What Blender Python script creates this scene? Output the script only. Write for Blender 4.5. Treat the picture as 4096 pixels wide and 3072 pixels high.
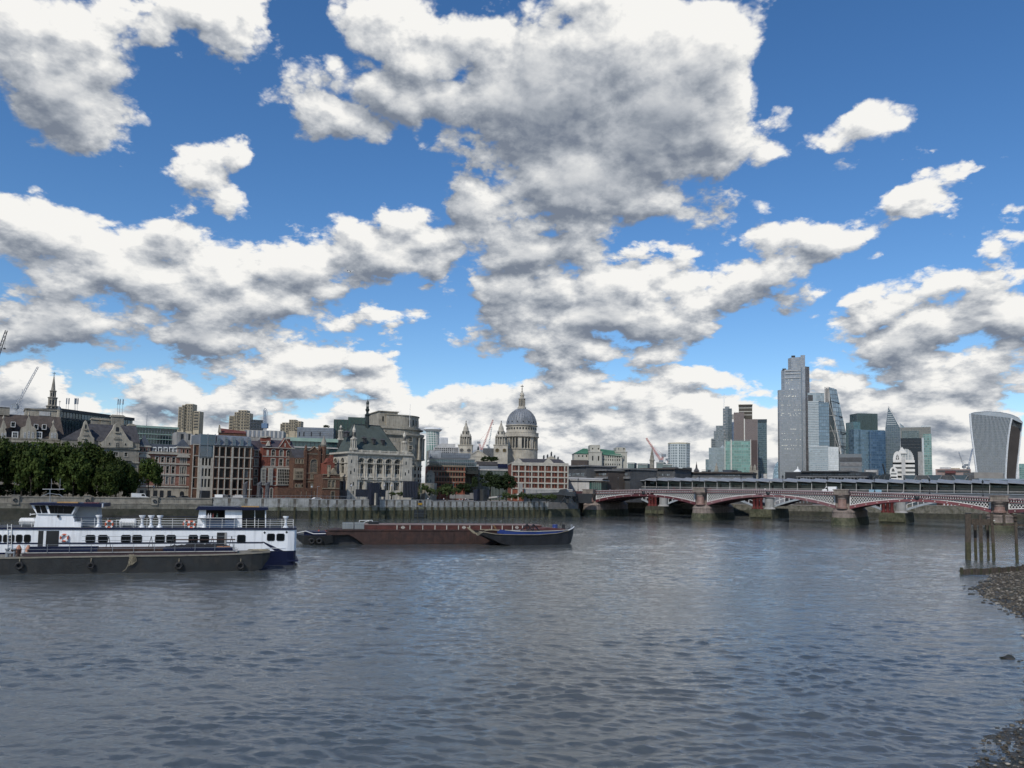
import bpy, bmesh, math, random
import numpy as np
from mathutils import Matrix, Vector, Euler
random.seed(7)
for o in list(bpy.data.objects): bpy.data.objects.remove(o)
SC = bpy.context.scene; COL = SC.collection
PI = math.pi; R = math.radians
# ------------------------------------------------------------------ camera
F = 3078.0; W0, H0 = 4096.0, 3072.0; CAMH = 11.5
ROLL = 0.0175; PITCH = math.atan(0.074); CY = 1731.5
cam = bpy.data.cameras.new('camera'); camo = bpy.data.objects.new('camera', cam); COL.objects.link(camo)
cam.sensor_width = 36; cam.lens = F/W0*36; cam.shift_y = (CY-H0/2)/W0
cam.clip_start = 0.5; cam.clip_end = 60000
RM = (Matrix.Rotation(PI/2+PITCH, 3, 'X') @ Matrix.Rotation(ROLL, 3, 'Z'))
camo.matrix_world = Matrix.Translation((0,0,CAMH)) @ RM.to_4x4()
SC.camera = camo
# ------------------------------------------------------------------ light
SC.view_settings.view_transform = 'Standard'; SC.view_settings.look = 'None'
SC.view_settings.gamma = 1; SC.view_settings.use_curve_mapping = False
SC.view_settings.exposure = 0.05
SUN_EL = R(42); SUN_AZ = R(205)      # azimuth measured clockwise from +Y: behind the camera, to its left
sl = bpy.data.lights.new('sun', 'SUN'); sl.energy = 2.9; sl.angle = R(1.0); sl.color = (1, .95, .87)
so = bpy.data.objects.new('sun', sl); COL.objects.link(so)
sdir = Vector((math.sin(SUN_AZ)*math.cos(SUN_EL), math.cos(SUN_AZ)*math.cos(SUN_EL), math.sin(SUN_EL)))
so.rotation_euler = sdir.to_track_quat('Z', 'Y').to_euler()

def ray(px, py):
    v = RM @ Vector(((px-W0/2)/F, (CY-py)/F, -1)); return v
def at(px, py, D):                       # the point seen at pixel px,py that stands D metres ahead
    v = ray(px, py); t = D/v.y; return Vector((v.x*t, D, CAMH+v.z*t))
def wat(px, py, z=0.0):                  # the point seen at px,py on the level z
    v = ray(px, py); t = (z-CAMH)/v.z; return Vector((v.x*t, v.y*t, z))
def proj(p):
    q = RM.transposed() @ (Vector(p)-Vector((0,0,CAMH))); return (W0/2+F*q.x/-q.z, CY-F*q.y/-q.z)

# ------------------------------------------------------------------ sky with clouds (world)
wd = bpy.data.worlds.new('World'); SC.world = wd; wd.use_nodes = True
NT = wd.node_tree; NT.nodes.clear()
class NB:
    """small node builder"""
    def __init__(s, nt): s.nt = nt
    def n(s, t, **k):
        a = s.nt.nodes.new(t)
        for q, v in k.items(): setattr(a, q, v)
        return a
    def l(s, a, b): s.nt.links.new(a, b)
    def put(s, sock, v):
        if isinstance(v, bpy.types.NodeSocket): s.l(v, sock)
        else: sock.default_value = v
    def m(s, op, a, b=None, c=None, clamp=False):
        x = s.n('ShaderNodeMath', operation=op, use_clamp=clamp)
        for i, v in enumerate((a, b, c)):
            if v is not None: s.put(x.inputs[i], v)
        return x.outputs[0]
    def v(s, op, a, b=None, c=None, out=0):
        x = s.n('ShaderNodeVectorMath', operation=op)
        for i, v in enumerate((a, b, c)):
            if v is not None:
                if op == 'SCALE' and i == 1: s.put(x.inputs[3], v)
                else: s.put(x.inputs[i], v)
        return x.outputs[out]
    def mr(s, v, a, b, c=0., d=1., t='SMOOTHSTEP'):
        x = s.n('ShaderNodeMapRange', interpolation_type=t)
        for i, q in zip((0,1,2,3,4), (v, a, b, c, d)): s.put(x.inputs[i], q)
        return x.outputs[0]
    def mix(s, f, a, b):
        x = s.n('ShaderNodeMix', data_type='RGBA')
        s.put(x.inputs[0], f); s.put(x.inputs[6], a); s.put(x.inputs[7], b)
        return x.outputs[2]
    def noise(s, vec, scale, detail=5, rough=.5, lac=2., dist=0., col=False, dim='3D'):
        x = s.n('ShaderNodeTexNoise', noise_dimensions=dim)
        if vec is not None: s.l(vec, x.inputs['Vector'])
        x.inputs['Scale'].default_value = scale; x.inputs['Detail'].default_value = detail
        x.inputs['Roughness'].default_value = rough; x.inputs['Lacunarity'].default_value = lac
        x.inputs['Distortion'].default_value = dist
        return x.outputs[1 if col else 0]

K = 1.8517
# puffs of cloud as seen in the sky: x, y, half width, half height, weight
PUFFS = [
 (70,95,150,150,1),(130,215,125,80,.9),(150,320,35,45,.45),(300,40,120,65,.9),(430,55,130,80,1),(520,25,70,50,.8),
 (410,378,105,62,.85),(500,340,55,30,.45),(205,350,60,25,.3),
 (730,275,150,72,1),(850,215,190,120,1),(900,70,170,85,1),(1090,240,230,150,1.2),(1060,60,120,110,.9),(1300,130,230,190,1.2),(1440,230,200,170,1.2),
 (1290,370,270,100,1.1),(1560,300,130,95,.9),(1500,110,130,110,1),(1640,320,55,40,.5),(1050,330,180,60,1),(1250,10,200,80,1.),
 (50,470,150,110,1),(220,560,260,140,1.2),(430,610,260,130,1.2),(640,560,210,90,1),(830,530,140,75,.9),(860,455,60,35,.6),
 (130,690,210,75,1),(470,735,200,55,1),(940,550,90,75,.9),(780,610,120,35,.7),(640,650,100,60,.7),
 (1050,420,75,80,.8),(1160,520,200,80,1),(1400,590,220,90,1.1),(1600,600,160,50,.9),(1140,640,200,90,1.1),(1330,670,190,85,1),
 (1200,745,230,65,1.1),(1470,520,50,35,.6),(1240,460,160,60,.9),(1380,780,50,25,.4),
 (850,700,88,38,.8),(527,708,34,14,.45),
 (1850,300,95,32,.36),(1905,258,70,30,.42),(1760,480,120,65,.95),(1860,470,90,60,.8),(1960,405,140,50,.85),(2090,378,80,24,.6),(1900,566,40,30,.5),
 (2160,560,120,85,1),(2040,640,150,80,1),(1890,695,110,45,.9),(2170,700,160,80,1),(2050,530,60,30,.4),
 (50,840,90,50,.8),(340,850,130,62,.9),(610,810,170,85,1),(800,820,90,55,.8),(930,880,130,65,.9),(1180,870,260,80,1),
 (1510,815,80,42,.9),(1380,860,150,60,.9),(1830,830,110,50,.85),(2020,810,200,60,1),(1640,900,140,40,.7),(1960,890,230,60,.9),
 (1980,745,220,55,1),(1500,905,430,60,.9),(1880,890,380,60,1),(1100,1010,1700,105,.9),(-260,500,200,500,.9),(2450,560,190,160,.8)]
def build_density(fine=True):
    g = bpy.data.node_groups.new('cloud_density', 'ShaderNodeTree')
    g.interface.new_socket('Dir', in_out='INPUT', socket_type='NodeSocketVector')
    g.interface.new_socket('Density', in_out='OUTPUT', socket_type='NodeSocketFloat')
    g.interface.new_socket('Form', in_out='OUTPUT', socket_type='NodeSocketFloat')
    b = NB(g); gi = b.n('NodeGroupInput'); go = b.n('NodeGroupOutput')
    d = b.v('NORMALIZE', gi.outputs[0])
    sp = b.n('ShaderNodeSeparateXYZ'); b.l(d, sp.inputs[0])
    zc = b.m('MAXIMUM', sp.outputs[2], -.02)
    inv = b.m('DIVIDE', 1., b.m('ADD', zc, .42))
    q = b.v('SCALE', d, inv)
    # ragged outline: the position itself is pushed about by noise before the puffs are measured
    w1 = b.v('SUBTRACT', b.noise(q, 3.2, 6, .55, col=True), (.5,.5,.5))
    w2 = b.v('SUBTRACT', b.noise(q, 13., 5, .6, col=True), (.5,.5,.5))
    az = b.m('ARCTAN2', sp.outputs[0], sp.outputs[1]); el = b.m('ARCSINE', sp.outputs[2])
    cb = b.n('ShaderNodeCombineXYZ'); b.l(az, cb.inputs[0]); b.l(el, cb.inputs[1])
    f2 = b.m('MULTIPLY_ADD', zc, .34, .055)
    p = b.v('ADD', cb.outputs[0], b.v('SCALE', w1, f2))
    p = b.v('ADD', p, b.v('SCALE', w2, b.m('MULTIPLY', f2, .30)))
    p = b.v('MULTIPLY', p, (1,1,0))
    acc = None
    for (x, y, rx, ry, w) in PUFFS:
        v = ray(x*K, y*K).normalized(); a = math.atan2(v.x, v.y); e = math.asin(v.z)
        va = ray((x+rx)*K, y*K).normalized(); vb = ray(x*K, (y-ry)*K).normalized()
        ra = abs(math.atan2(va.x, va.y)-a)*1.15; re = abs(math.asin(vb.z)-e)*1.18
        L = b.v('LENGTH', b.v('MULTIPLY_ADD', p, (1/ra, 1/re, 0), (-a/ra, -e/re, 0)), out=1)
        h = b.m('MULTIPLY_ADD', L, -w, w)
        acc = h if acc is None else b.m('SMOOTH_MAX', acc, h, .18)
    # beyond the picture the same broken cumulus goes on
    wide = b.mr(b.noise(q, 1.9, 3, .5), .47, .66, -.5, .7, 'LINEAR')
    out = b.mr(b.v('LENGTH', b.v('MULTIPLY', b.v('SUBTRACT', cb.outputs[0], (0,.33,0)), (1/.78, 1/.62, 0)), out=1), .95, 1.15)
    wide = b.m('MULTIPLY_ADD', b.m('SUBTRACT', out, 1.), 2., wide)
    acc = b.m('MAXIMUM', acc, wide)
    acc = b.m('ADD', acc, b.mr(zc, .0, .15, .62, 0.))
    form = b.m('MINIMUM', acc, 1.)
    if fine:
        n1 = b.m('SUBTRACT', b.noise(q, 4.2, 9, .55), .5)
        vo = b.n('ShaderNodeTexVoronoi', feature='SMOOTH_F1'); vo.inputs['Scale'].default_value = 8.; vo.inputs['Detail'].default_value = 4
        vo.inputs['Roughness'].default_value = .52; vo.inputs['Lacunarity'].default_value = 2.3; vo.inputs['Smoothness'].default_value = .22
        b.l(b.v('ADD', q, b.v('SCALE', w2, .035)), vo.inputs['Vector'])      # cauliflower heads
        bil = b.m('SUBTRACT', .42, vo.outputs['Distance'])
        de = b.m('MULTIPLY_ADD', n1, 1.35, b.m('ADD', acc, .38))
        de = b.m('MULTIPLY_ADD', bil, .95, de)
    else:
        n1 = b.m('SUBTRACT', b.noise(q, 4.6, 2, .5), .5)
        de = b.m('MULTIPLY_ADD', n1, 1.6, b.m('ADD', acc, .22))
    b.l(de, go.inputs[0]); b.l(form, go.inputs[1])
    return g
GD = build_density(); GC = build_density(False)
b = NB(NT)
geo = b.n('ShaderNodeTexCoord'); D0 = geo.outputs['Generated']
def dens(vec, t=GD):
    g = b.n('ShaderNodeGroup'); g.node_tree = t; b.l(vec, g.inputs[0]); return g.outputs[0], g.outputs[1]
LV = Vector((.42, .0, .9))          # lit from above and a little from the right
d0, f0 = dens(D0)
d1, f1 = dens(b.v('ADD', D0, tuple(LV*.020)))
c0, _f = dens(b.v('ADD', D0, tuple(LV*-.045)), GC)
c1, _f = dens(b.v('ADD', D0, tuple(LV*.085)), GC)
alpha = b.mr(d0, -.10, .20)
l1 = b.m('MULTIPLY', b.m('SUBTRACT', d0, d1), b.mr(d0, .2, 1.6, 1.0, .30))
l2 = b.m('MULTIPLY', b.m('SUBTRACT', c0, c1), .36)
thick = b.mr(c0, .0, 1.4, .16, -.20, 'LINEAR')
low = b.mr(b.m('ABSOLUTE', b.v('DOT_PRODUCT', D0, (0,0,1), out=1)), .0, .22, .10, 0.)      # distant clouds are paler
lit = b.m('ADD', b.m('ADD', b.m('ADD', b.m('ADD', .585, low), l1), l2), thick, clamp=True)
cr = b.n('ShaderNodeValToRGB'); b.l(lit, cr.inputs[0])
e = cr.color_ramp.elements
e[0].position = .0; e[0].color = (.20,.235,.30,1); e[1].position = 1; e[1].color = (.97,.96,.93,1)
for pos, c in ((.25,(.31,.345,.40,1)),(.5,(.47,.50,.545,1)),(.75,(.70,.715,.73,1))):
    q_ = cr.color_ramp.elements.new(pos); q_.color = c
skyt = b.n('ShaderNodeTexSky', sky_type='NISHITA'); skyt.sun_disc = False
skyt.sun_elevation = SUN_EL; skyt.sun_rotation = SUN_AZ; skyt.air_density = 1.0; skyt.dust_density = 0; skyt.ozone_density = 4
hs = b.n('ShaderNodeHueSaturation'); b.l(skyt.outputs[0], hs.inputs['Color']); hs.inputs['Saturation'].default_value = 1.2; hs.inputs['Hue'].default_value = .503
bg1 = b.n('ShaderNodeBackground'); b.l(hs.outputs[0], bg1.inputs[0]); bg1.inputs[1].default_value = .12
bg2 = b.n('ShaderNodeBackground'); b.l(cr.outputs[0], bg2.inputs[0]); bg2.inputs[1].default_value = .92
ms = b.n('ShaderNodeMixShader'); b.l(alpha, ms.inputs[0]); b.l(bg1.outputs[0], ms.inputs[1]); b.l(bg2.outputs[0], ms.inputs[2])
wo = b.n('ShaderNodeOutputWorld'); b.l(ms.outputs[0], wo.inputs[0])
SC.cycles.use_adaptive_sampling = True; SC.cycles.adaptive_threshold = .02; SC.cycles.adaptive_min_samples = 12
SC.cycles.max_bounces = 5; SC.cycles.diffuse_bounces = 2; SC.cycles.glossy_bounces = 3; SC.cycles.transmission_bounces = 2
wd.cycles.sampling_method = 'MANUAL'; wd.cycles.sample_map_resolution = 256

# ------------------------------------------------------------------ materials
MATS = {}
def mat(name, col, rough=.8, metal=0., var=.25, scale=.6, bump=0., spec=.5, streak=0., vcol=None, grid=None, tint=None, rnd=0.):
    """a procedural material: base colour, weathering in world space, optional streaks, pane grid, per-object variation"""
    if name in MATS: return MATS[name]
    m = bpy.data.materials.new(name); m.use_nodes = True; nt = m.node_tree; nt.nodes.clear()
    b = NB(nt); out = b.n('ShaderNodeOutputMaterial'); p = b.n('ShaderNodeBsdfPrincipled'); b.l(p.outputs[0], out.inputs[0])
    g = b.n('ShaderNodeNewGeometry'); pos = g.outputs['Position']
    c = (*col, 1)
    n1 = b.noise(pos, scale, 6, .6)
    f = b.mr(n1, .3, .7, 0., 1., 'LINEAR')
    dark = tuple(x*(1-var) for x in col)+(1,); lite = tuple(min(1, x*(1+var*.6)) for x in col)+(1,)
    cc = b.mix(f, dark, lite)
    if tint is not None:            # a second colour in patches (rust, moss, algae)
        tf = b.mr(b.noise(pos, scale*.7, 5, .65), .48, .66)
        cc = b.mix(tf, cc, (*tint, 1))
    if streak:
        sv = b.v('MULTIPLY', pos, (1.3, 1.3, .09))
        sf = b.mr(b.noise(sv, 1.6, 4, .6), .48, .72, 0., streak)
        cc = b.mix(sf, cc, tuple(x*.35 for x in col)+(1,))
    if rnd:
        oi = b.n('ShaderNodeObjectInfo')
        if name == 'window_glass': cc = b.mix(b.mr(oi.outputs['Random'], .68, 1., 0., .9, 'LINEAR'), cc, (.13,.135,.13,1))     # some panes paler: blinds, and reflections put into the colour
        hv = b.n('ShaderNodeHueSaturation'); b.l(cc, hv.inputs['Color']); b.l(b.mr(oi.outputs['Random'], 0., 1., 1-rnd, 1+rnd, 'LINEAR'), hv.inputs['Value']); cc = hv.outputs[0]
    rr = rough
    if grid is not None:            # (pane width, storey height, strength, joint colour): panes too small to pick apart
        pw, ph, stg, jc = grid
        tc = b.n('ShaderNodeTexCoord'); s3 = b.n('ShaderNodeSeparateXYZ'); b.l(tc.outputs['Object'], s3.inputs[0])
        u = b.m('DIVIDE', b.m('ADD', s3.outputs[0], s3.outputs[1]), pw); v = b.m('DIVIDE', s3.outputs[2], ph)
        fu = b.m('FLOOR', u); fv = b.m('FLOOR', v)
        cb = b.n('ShaderNodeCombineXYZ'); b.l(fu, cb.inputs[0]); b.l(fv, cb.inputs[1])
        wn = b.n('ShaderNodeTexWhiteNoise', noise_dimensions='2D'); b.l(cb.outputs[0], wn.inputs['Vector'])
        cc = b.mix(b.m('MULTIPLY', wn.outputs['Value'], stg), cc, tuple(min(1, x*2.6+.03) for x in col)+(1,))
        wn2 = b.n('ShaderNodeTexWhiteNoise', noise_dimensions='1D'); b.l(fv, wn2.inputs['W'])
        cc = b.mix(b.m('MULTIPLY', wn2.outputs['Value'], stg*.6), cc, tuple(x*.5 for x in col)+(1,))
        j = b.m('MAXIMUM', b.m('LESS_THAN', b.m('FRACT', v), .16), b.m('MULTIPLY', b.m('LESS_THAN', b.m('FRACT', u), .14), .7))
        cc = b.mix(j, cc, (*jc, 1))
        rr = b.m('MULTIPLY_ADD', wn.outputs['Value'], .25, rough)
        rr = b.m('MULTIPLY_ADD', j, .4, rr)
    b.put(p.inputs['Base Color'], cc); b.put(p.inputs['Roughness'], rr)
    p.inputs['Metallic'].default_value = metal; p.inputs['Specular IOR Level'].default_value = spec
    if bump:
        bn = b.n('ShaderNodeBump'); bn.inputs['Strength'].default_value = min(1, bump); bn.inputs['Distance'].default_value = .15
        b.l(b.noise(pos, scale*6, 6, .6), bn.inputs['Height']); b.l(bn.outputs[0], p.inputs['Normal'])
    MATS[name] = m; return m
M = mat
stone = M('pale_stone', (.36,.325,.26), .85, var=.35, scale=.35, bump=.3, streak=.55)
stone_w = M('portland_stone', (.48,.445,.375), .85, var=.3, scale=.4, bump=.3, streak=.6)
stone_g = M('grey_stone', (.25,.23,.19), .88, var=.4, scale=.5, bump=.4, streak=.6)
stone_st = M('cathedral_stone', (.41,.375,.31), .88, var=.35, scale=.12, streak=.5)
concr = M('concrete', (.30,.295,.28), .85, var=.25, scale=.3, streak=.5)
concr_l = M('light_concrete', (.45,.44,.42), .8, var=.2, scale=.3, streak=.35)
brick = M('red_brick', (.185,.055,.035), .9, var=.4, scale=1.5, bump=.3, streak=.4)
brickb = M('brown_brick', (.115,.058,.036), .9, var=.45, scale=1.2, bump=.3, streak=.4)
bricko = M('orange_brick', (.21,.066,.038), .9, var=.3, scale=1.2)
brickp = M('pink_brick', (.24,.115,.085), .9, var=.35, scale=1.)
white = M('white_paint', (.72,.72,.70), .5, var=.12, scale=.5, streak=.15)
trim = M('white_trim', (.40,.375,.32), .75, var=.25, scale=.8, streak=.3)
slate = M('slate_roof', (.055,.052,.055), .75, var=.45, scale=.8, bump=.3)
slateb = M('blue_slate', (.05,.06,.075), .7, var=.3, scale=.8)
rooft = M('brown_tile_roof', (.075,.058,.048), .85, var=.4, scale=.8, bump=.4)
roofg = M('green_slate_roof', (.062,.078,.068), .7, var=.28, scale=.5, bump=.3, streak=.3)
copper = M('copper_roof', (.10,.24,.17), .7, var=.25, scale=.3, streak=.3)
copperp = M('pale_copper', (.27,.38,.32), .6, var=.2, scale=.3)
lead = M('lead_roof', (.17,.185,.20), .6, var=.35, scale=.3, streak=.6)
zinc = M('zinc_panel', (.20,.22,.245), .45, .3, var=.25, scale=.4)
greym = M('grey_metal', (.26,.28,.30), .45, .4, var=.25, scale=.5)
darkm = M('dark_metal', (.03,.035,.04), .5, .3, var=.3, scale=.6)
black = M('black_paint', (.012,.013,.015), .45, var=.3)
glass = M('window_glass', (.006,.008,.010), .12, spec=.12, var=.4, scale=.4, rnd=.5)
glassb = M('blue_glass', (.035,.075,.11), .07, spec=.9, var=.3, scale=.15, rnd=.3)
glassg = M('green_glass', (.03,.075,.065), .08, spec=.9, var=.3, scale=.15, rnd=.3)
navy = M('navy_paint', (.007,.011,.038), .45, spec=.25, var=.2)
navyd = M('dark_blue_panel', (.010,.014,.026), .6, var=.3, scale=.3)
redp = M('red_paint', (.12,.024,.021), .5, var=.3, scale=.5)
maroon = M('maroon_paint', (.085,.016,.020), .5, var=.3, scale=.3, streak=.3)
rose = M('faded_red_paint', (.17,.075,.08), .6, var=.25, scale=.3, streak=.3)
cream = M('cream_paint', (.56,.54,.48), .6, var=.2, scale=.6, streak=.25)
rust = M('rusty_steel', (.042,.022,.018), .8, var=.5, scale=.8, bump=.3, streak=.6, tint=(.058,.026,.019))
rustr = M('red_oxide_steel', (.085,.024,.019), .75, var=.4, scale=.7, streak=.6)
hullg = M('dark_grey_hull', (.017,.019,.020), .6, var=.5, scale=.7, bump=.2, streak=.5, tint=(.03,.028,.024))
hullb = M('black_hull', (.022,.023,.026), .6, var=.5, scale=.6, streak=.4)
wood = M('weathered_timber', (.075,.058,.043), .9, var=.5, scale=3., bump=.6, streak=.7)
woodg = M('weedy_timber', (.055,.052,.025), .85, var=.5, scale=2.5, bump=.6, streak=.5)
algae = M('weedy_stone', (.085,.085,.05), .85, var=.5, scale=.5, bump=.5, tint=(.035,.042,.02), streak=.6)
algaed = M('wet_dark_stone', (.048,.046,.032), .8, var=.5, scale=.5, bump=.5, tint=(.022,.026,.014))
orange = M('orange_plastic', (.55,.09,.03), .5, var=.15)
yellow = M('yellow_paint', (.50,.28,.03), .6, var=.15)
pine = M('varnished_wood', (.42,.25,.09), .5, var=.3, scale=3)
rope = M('rope', (.30,.26,.18), .9, var=.3, scale=4)
rubber = M('tyre_rubber', (.012,.012,.013), .75, var=.3)
people = M('dark_clothes', (.03,.035,.05), .9, var=.3); skin = M('skin', (.45,.28,.2), .7, var=.1)
clothl = M('light_clothes', (.5,.5,.52), .9, var=.2)
beige = M('beige_concrete', (.40,.345,.25), .85, var=.25, scale=.2, streak=.3)
tarm = M('asphalt', (.05,.05,.05), .9, var=.2); pave = M('paving', (.2,.19,.175), .9, var=.25, scale=.6)
bark = M('tree_bark', (.06,.05,.038), .95, var=.4, scale=2, bump=.5)
gold = M('gilt', (.6,.4,.1), .3, .9)

def leaf_mat(name, c1, c2):
    m = bpy.data.materials.new(name); m.use_nodes = True; nt = m.node_tree; nt.nodes.clear(); b = NB(nt)
    out = b.n('ShaderNodeOutputMaterial'); p = b.n('ShaderNodeBsdfPrincipled'); p.inputs['Roughness'].default_value = .75; p.inputs['Specular IOR Level'].default_value = .2
    g = b.n('ShaderNodeNewGeometry'); oi = b.n('ShaderNodeObjectInfo')
    f = b.m('MULTIPLY_ADD', g.outputs['Random Per Island'], .65, b.m('MULTIPLY', b.mr(b.noise(g.outputs['Position'], .35, 3), .35, .65), .35))
    c = b.mix(f, (*c1,1), (*c2,1))
    hv = b.n('ShaderNodeHueSaturation'); b.l(c, hv.inputs['Color']); b.l(b.mr(oi.outputs['Random'], 0., 1., .8, 1.25, 'LINEAR'), hv.inputs['Value'])
    b.l(hv.outputs[0], p.inputs['Base Color']); tr = b.n('ShaderNodeBsdfTranslucent'); b.l(hv.outputs[0], tr.inputs[0])
    mx = b.n('ShaderNodeMixShader'); mx.inputs[0].default_value = .25; b.l(p.outputs[0], mx.inputs[1]); b.l(tr.outputs[0], mx.inputs[2]); b.l(mx.outputs[0], out.inputs[0])
    return m
leafd = leaf_mat('plane_tree_leaves', (.022,.038,.008), (.062,.088,.017))
leafk = leaf_mat('dark_leaves', (.014,.026,.010), (.036,.055,.018))
leafl = leaf_mat('young_tree_leaves', (.035,.055,.018), (.095,.125,.045))

# ------------------------------------------------------------------ mesh builder
class MB:
    def __init__(s): s.v = []; s.f = []; s.mi = []; s.cur = 0
    def add(s, vs, fs):
        o = len(s.v); s.v += [tuple(p) for p in vs]; s.f += [tuple(o+i for i in f) for f in fs]; s.mi += [s.cur]*len(fs); return s
    def box(s, x0, x1, y0, y1, z0, z1):
        return s.add([(x,y,z) for z in (z0,z1) for y in (y0,y1) for x in (x0,x1)], [(0,2,3,1),(4,5,7,6),(0,1,5,4),(2,6,7,3),(0,4,6,2),(1,3,7,5)])
    def loft(s, rings, cap=True):
        n = len(rings[0]); o = len(s.v)
        s.v += [tuple(p) for r in rings for p in r]
        fs = [(o+k*n+i, o+k*n+(i+1)%n, o+(k+1)*n+(i+1)%n, o+(k+1)*n+i) for k in range(len(rings)-1) for i in range(n)]
        if cap: fs += [tuple(o+i for i in range(n))[::-1], tuple(o+(len(rings)-1)*n+i for i in range(n))]
        s.f += fs; s.mi += [s.cur]*len(fs); return s
    def prism(s, poly, z0, z1):                 # plan polygon, extruded up
        return s.loft([[(x,y,z0) for x,y in poly], [(x,y,z1) for x,y in poly]])
    def slab(s, poly, y0, y1):                  # elevation polygon (x,z), extruded into depth
        return s.loft([[(x,y0,z) for x,z in poly], [(x,y1,z) for x,z in poly]])
    def lathe(s, prof, c=(0,0), n=20, a0=0., lobes=None):
        return s.loft([[(c[0]+r*math.cos(a0+2*PI*i/n), c[1]+r*math.sin(a0+2*PI*i/n), z) for i in range(n)] for r, z in prof])
    def tube(s, p, q, r, n=6, r2=None):
        p = Vector(p); q = Vector(q); d = (q-p)
        if d.length < 1e-6: return s
        d.normalize(); u = d.orthogonal().normalized(); w = d.cross(u); r2 = r if r2 is None else r2
        return s.loft([[tuple(c+(u*math.cos(2*PI*i/n)+w*math.sin(2*PI*i/n))*rr) for i in range(n)] for c, rr in ((p,r),(q,r2))])
    def path(s, pts, r, n=5):
        for a, c in zip(pts, pts[1:]): s.tube(a, c, r, n)
        return s
    def pyr(s, x0, x1, y0, y1, z0, z1, top=0.):
        cx, cy = (x0+x1)/2, (y0+y1)/2; hx, hy = (x1-x0)/2*top, (y1-y0)/2*top
        return s.loft([[(x0,y0,z0),(x1,y0,z0),(x1,y1,z0),(x0,y1,z0)], [(cx-hx,cy-hy,z1),(cx+hx,cy-hy,z1),(cx+hx,cy+hy,z1),(cx-hx,cy+hy,z1)]])
    def torus(s, c, r, t, axis='y', n=18, m=8):
        rings = []
        for i in range(n):
            a = 2*PI*i/n; ring = []
            for j in range(m):
                b_ = 2*PI*j/m; rr = r+t*math.cos(b_); h = t*math.sin(b_)
                x, z, y = rr*math.cos(a), rr*math.sin(a), h
                ring.append((c[0]+x, c[1]+y, c[2]+z) if axis == 'y' else (c[0]+x, c[1]+z, c[2]+y))
            rings.append(ring)
        rings.append(rings[0]); return s.loft(rings, cap=False)
    def mesh(s, name, mats):
        me = bpy.data.meshes.new(name); me.from_pydata(s.v, [], s.f)
        mats = mats if isinstance(mats, (list, tuple)) else [mats]
        for m_ in mats: me.materials.append(m_)
        if len(mats) > 1: me.polygons.foreach_set('material_index', s.mi)
        me.update(); bm = bmesh.new(); bm.from_mesh(me); bmesh.ops.recalc_face_normals(bm, faces=bm.faces); bm.to_mesh(me); bm.free()
        return me
    def build(s, name, mats, parent=None, smooth=False, **props):
        o = bpy.data.objects.new(name, s.mesh(name, mats)); COL.objects.link(o)
        if parent is not None: o.parent = parent
        if smooth: sm(o)
        for k, v in props.items(): o[k] = v
        return o
def sm(o, ang=40):
    me = o.data
    me.polygons.foreach_set('use_smooth', [True]*len(me.polygons))
    bm = bmesh.new(); bm.from_mesh(me)
    for e in bm.edges:
        if len(e.link_faces) == 2 and e.calc_face_angle(0) > R(ang): e.smooth = False
    bm.to_mesh(me); bm.free()
def thing(name, label, cat, loc=(0,0,0), rz=0., group=None):
    o = bpy.data.objects.new(name, None); COL.objects.link(o); o.empty_display_size = .2
    o.location = loc; o.rotation_euler = (0,0,rz); o['label'] = label; o['category'] = cat
    if group: o['group'] = group
    return o
def tag(o, label, cat, group=None):
    o['label'] = label; o['category'] = cat
    if group: o['group'] = group
    return o
def copy_tree(o, parent=None, label=None):
    c = o.copy(); COL.objects.link(c)
    if parent is not None: c.parent = parent
    if label: c['label'] = label
    for ch in o.children: copy_tree(ch, c)
    return c

GZ = 6.0                    # street level on the north bank above the water
class Frame:
    """a vertical facade plane: x along it, y away behind it, z up from its base"""
    def __init__(s, px0, px1, D0, D1=None, py=1990, z=GZ, ang=None):
        a = at(px0, py, D0); s.z = z
        if ang == 0:                 # face square to the line of sight
            m_ = ray((px0+px1)/2, py); ang = -math.atan2(m_.x, m_.y)
        if ang is not None:
            r = ray(px1, py); d = Vector((math.cos(ang), math.sin(ang)))
            # a + d t on the ray
            t = (a.y*r.x - a.x*r.y)/(d.x*r.y - d.y*r.x); c = Vector((a.x+d.x*t, a.y+d.y*t, 0))
        else: c = at(px1, py, D1 if D1 else D0)
        s.o = Vector((a.x, a.y, z)); s.d = Vector((c.x-a.x, c.y-a.y, 0)); s.w = s.d.length; s.d.normalize()
        s.n = Vector((-s.d.y, s.d.x, 0)); s.rz = math.atan2(s.d.y, s.d.x)
    def L(s, px, py, y=0.):
        r = ray(px, py); c = Vector((0,0,CAMH)); o = s.o+s.n*y
        t = (o-c).dot(s.n)/r.dot(s.n); p = c+r*t-s.o
        return p.dot(s.d), p.z
    def X(s, px, py=1850, y=0.): return s.L(px, py, y)[0]
    def Z(s, px, py, y=0.): return s.L(px, py, y)[1]
    def thing(s, name, label, cat, group=None): return thing(name, label, cat, s.o, s.rz, group)
    def pbox(s, mb, px0, py0, px1, py1, y0, y1):
        xa, za = s.L(px0, py0, y0); xb, zb = s.L(px1, py1, y0); mb.box(min(xa,xb), max(xa,xb), y0, y1, min(za,zb), max(za,zb)); return mb

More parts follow.
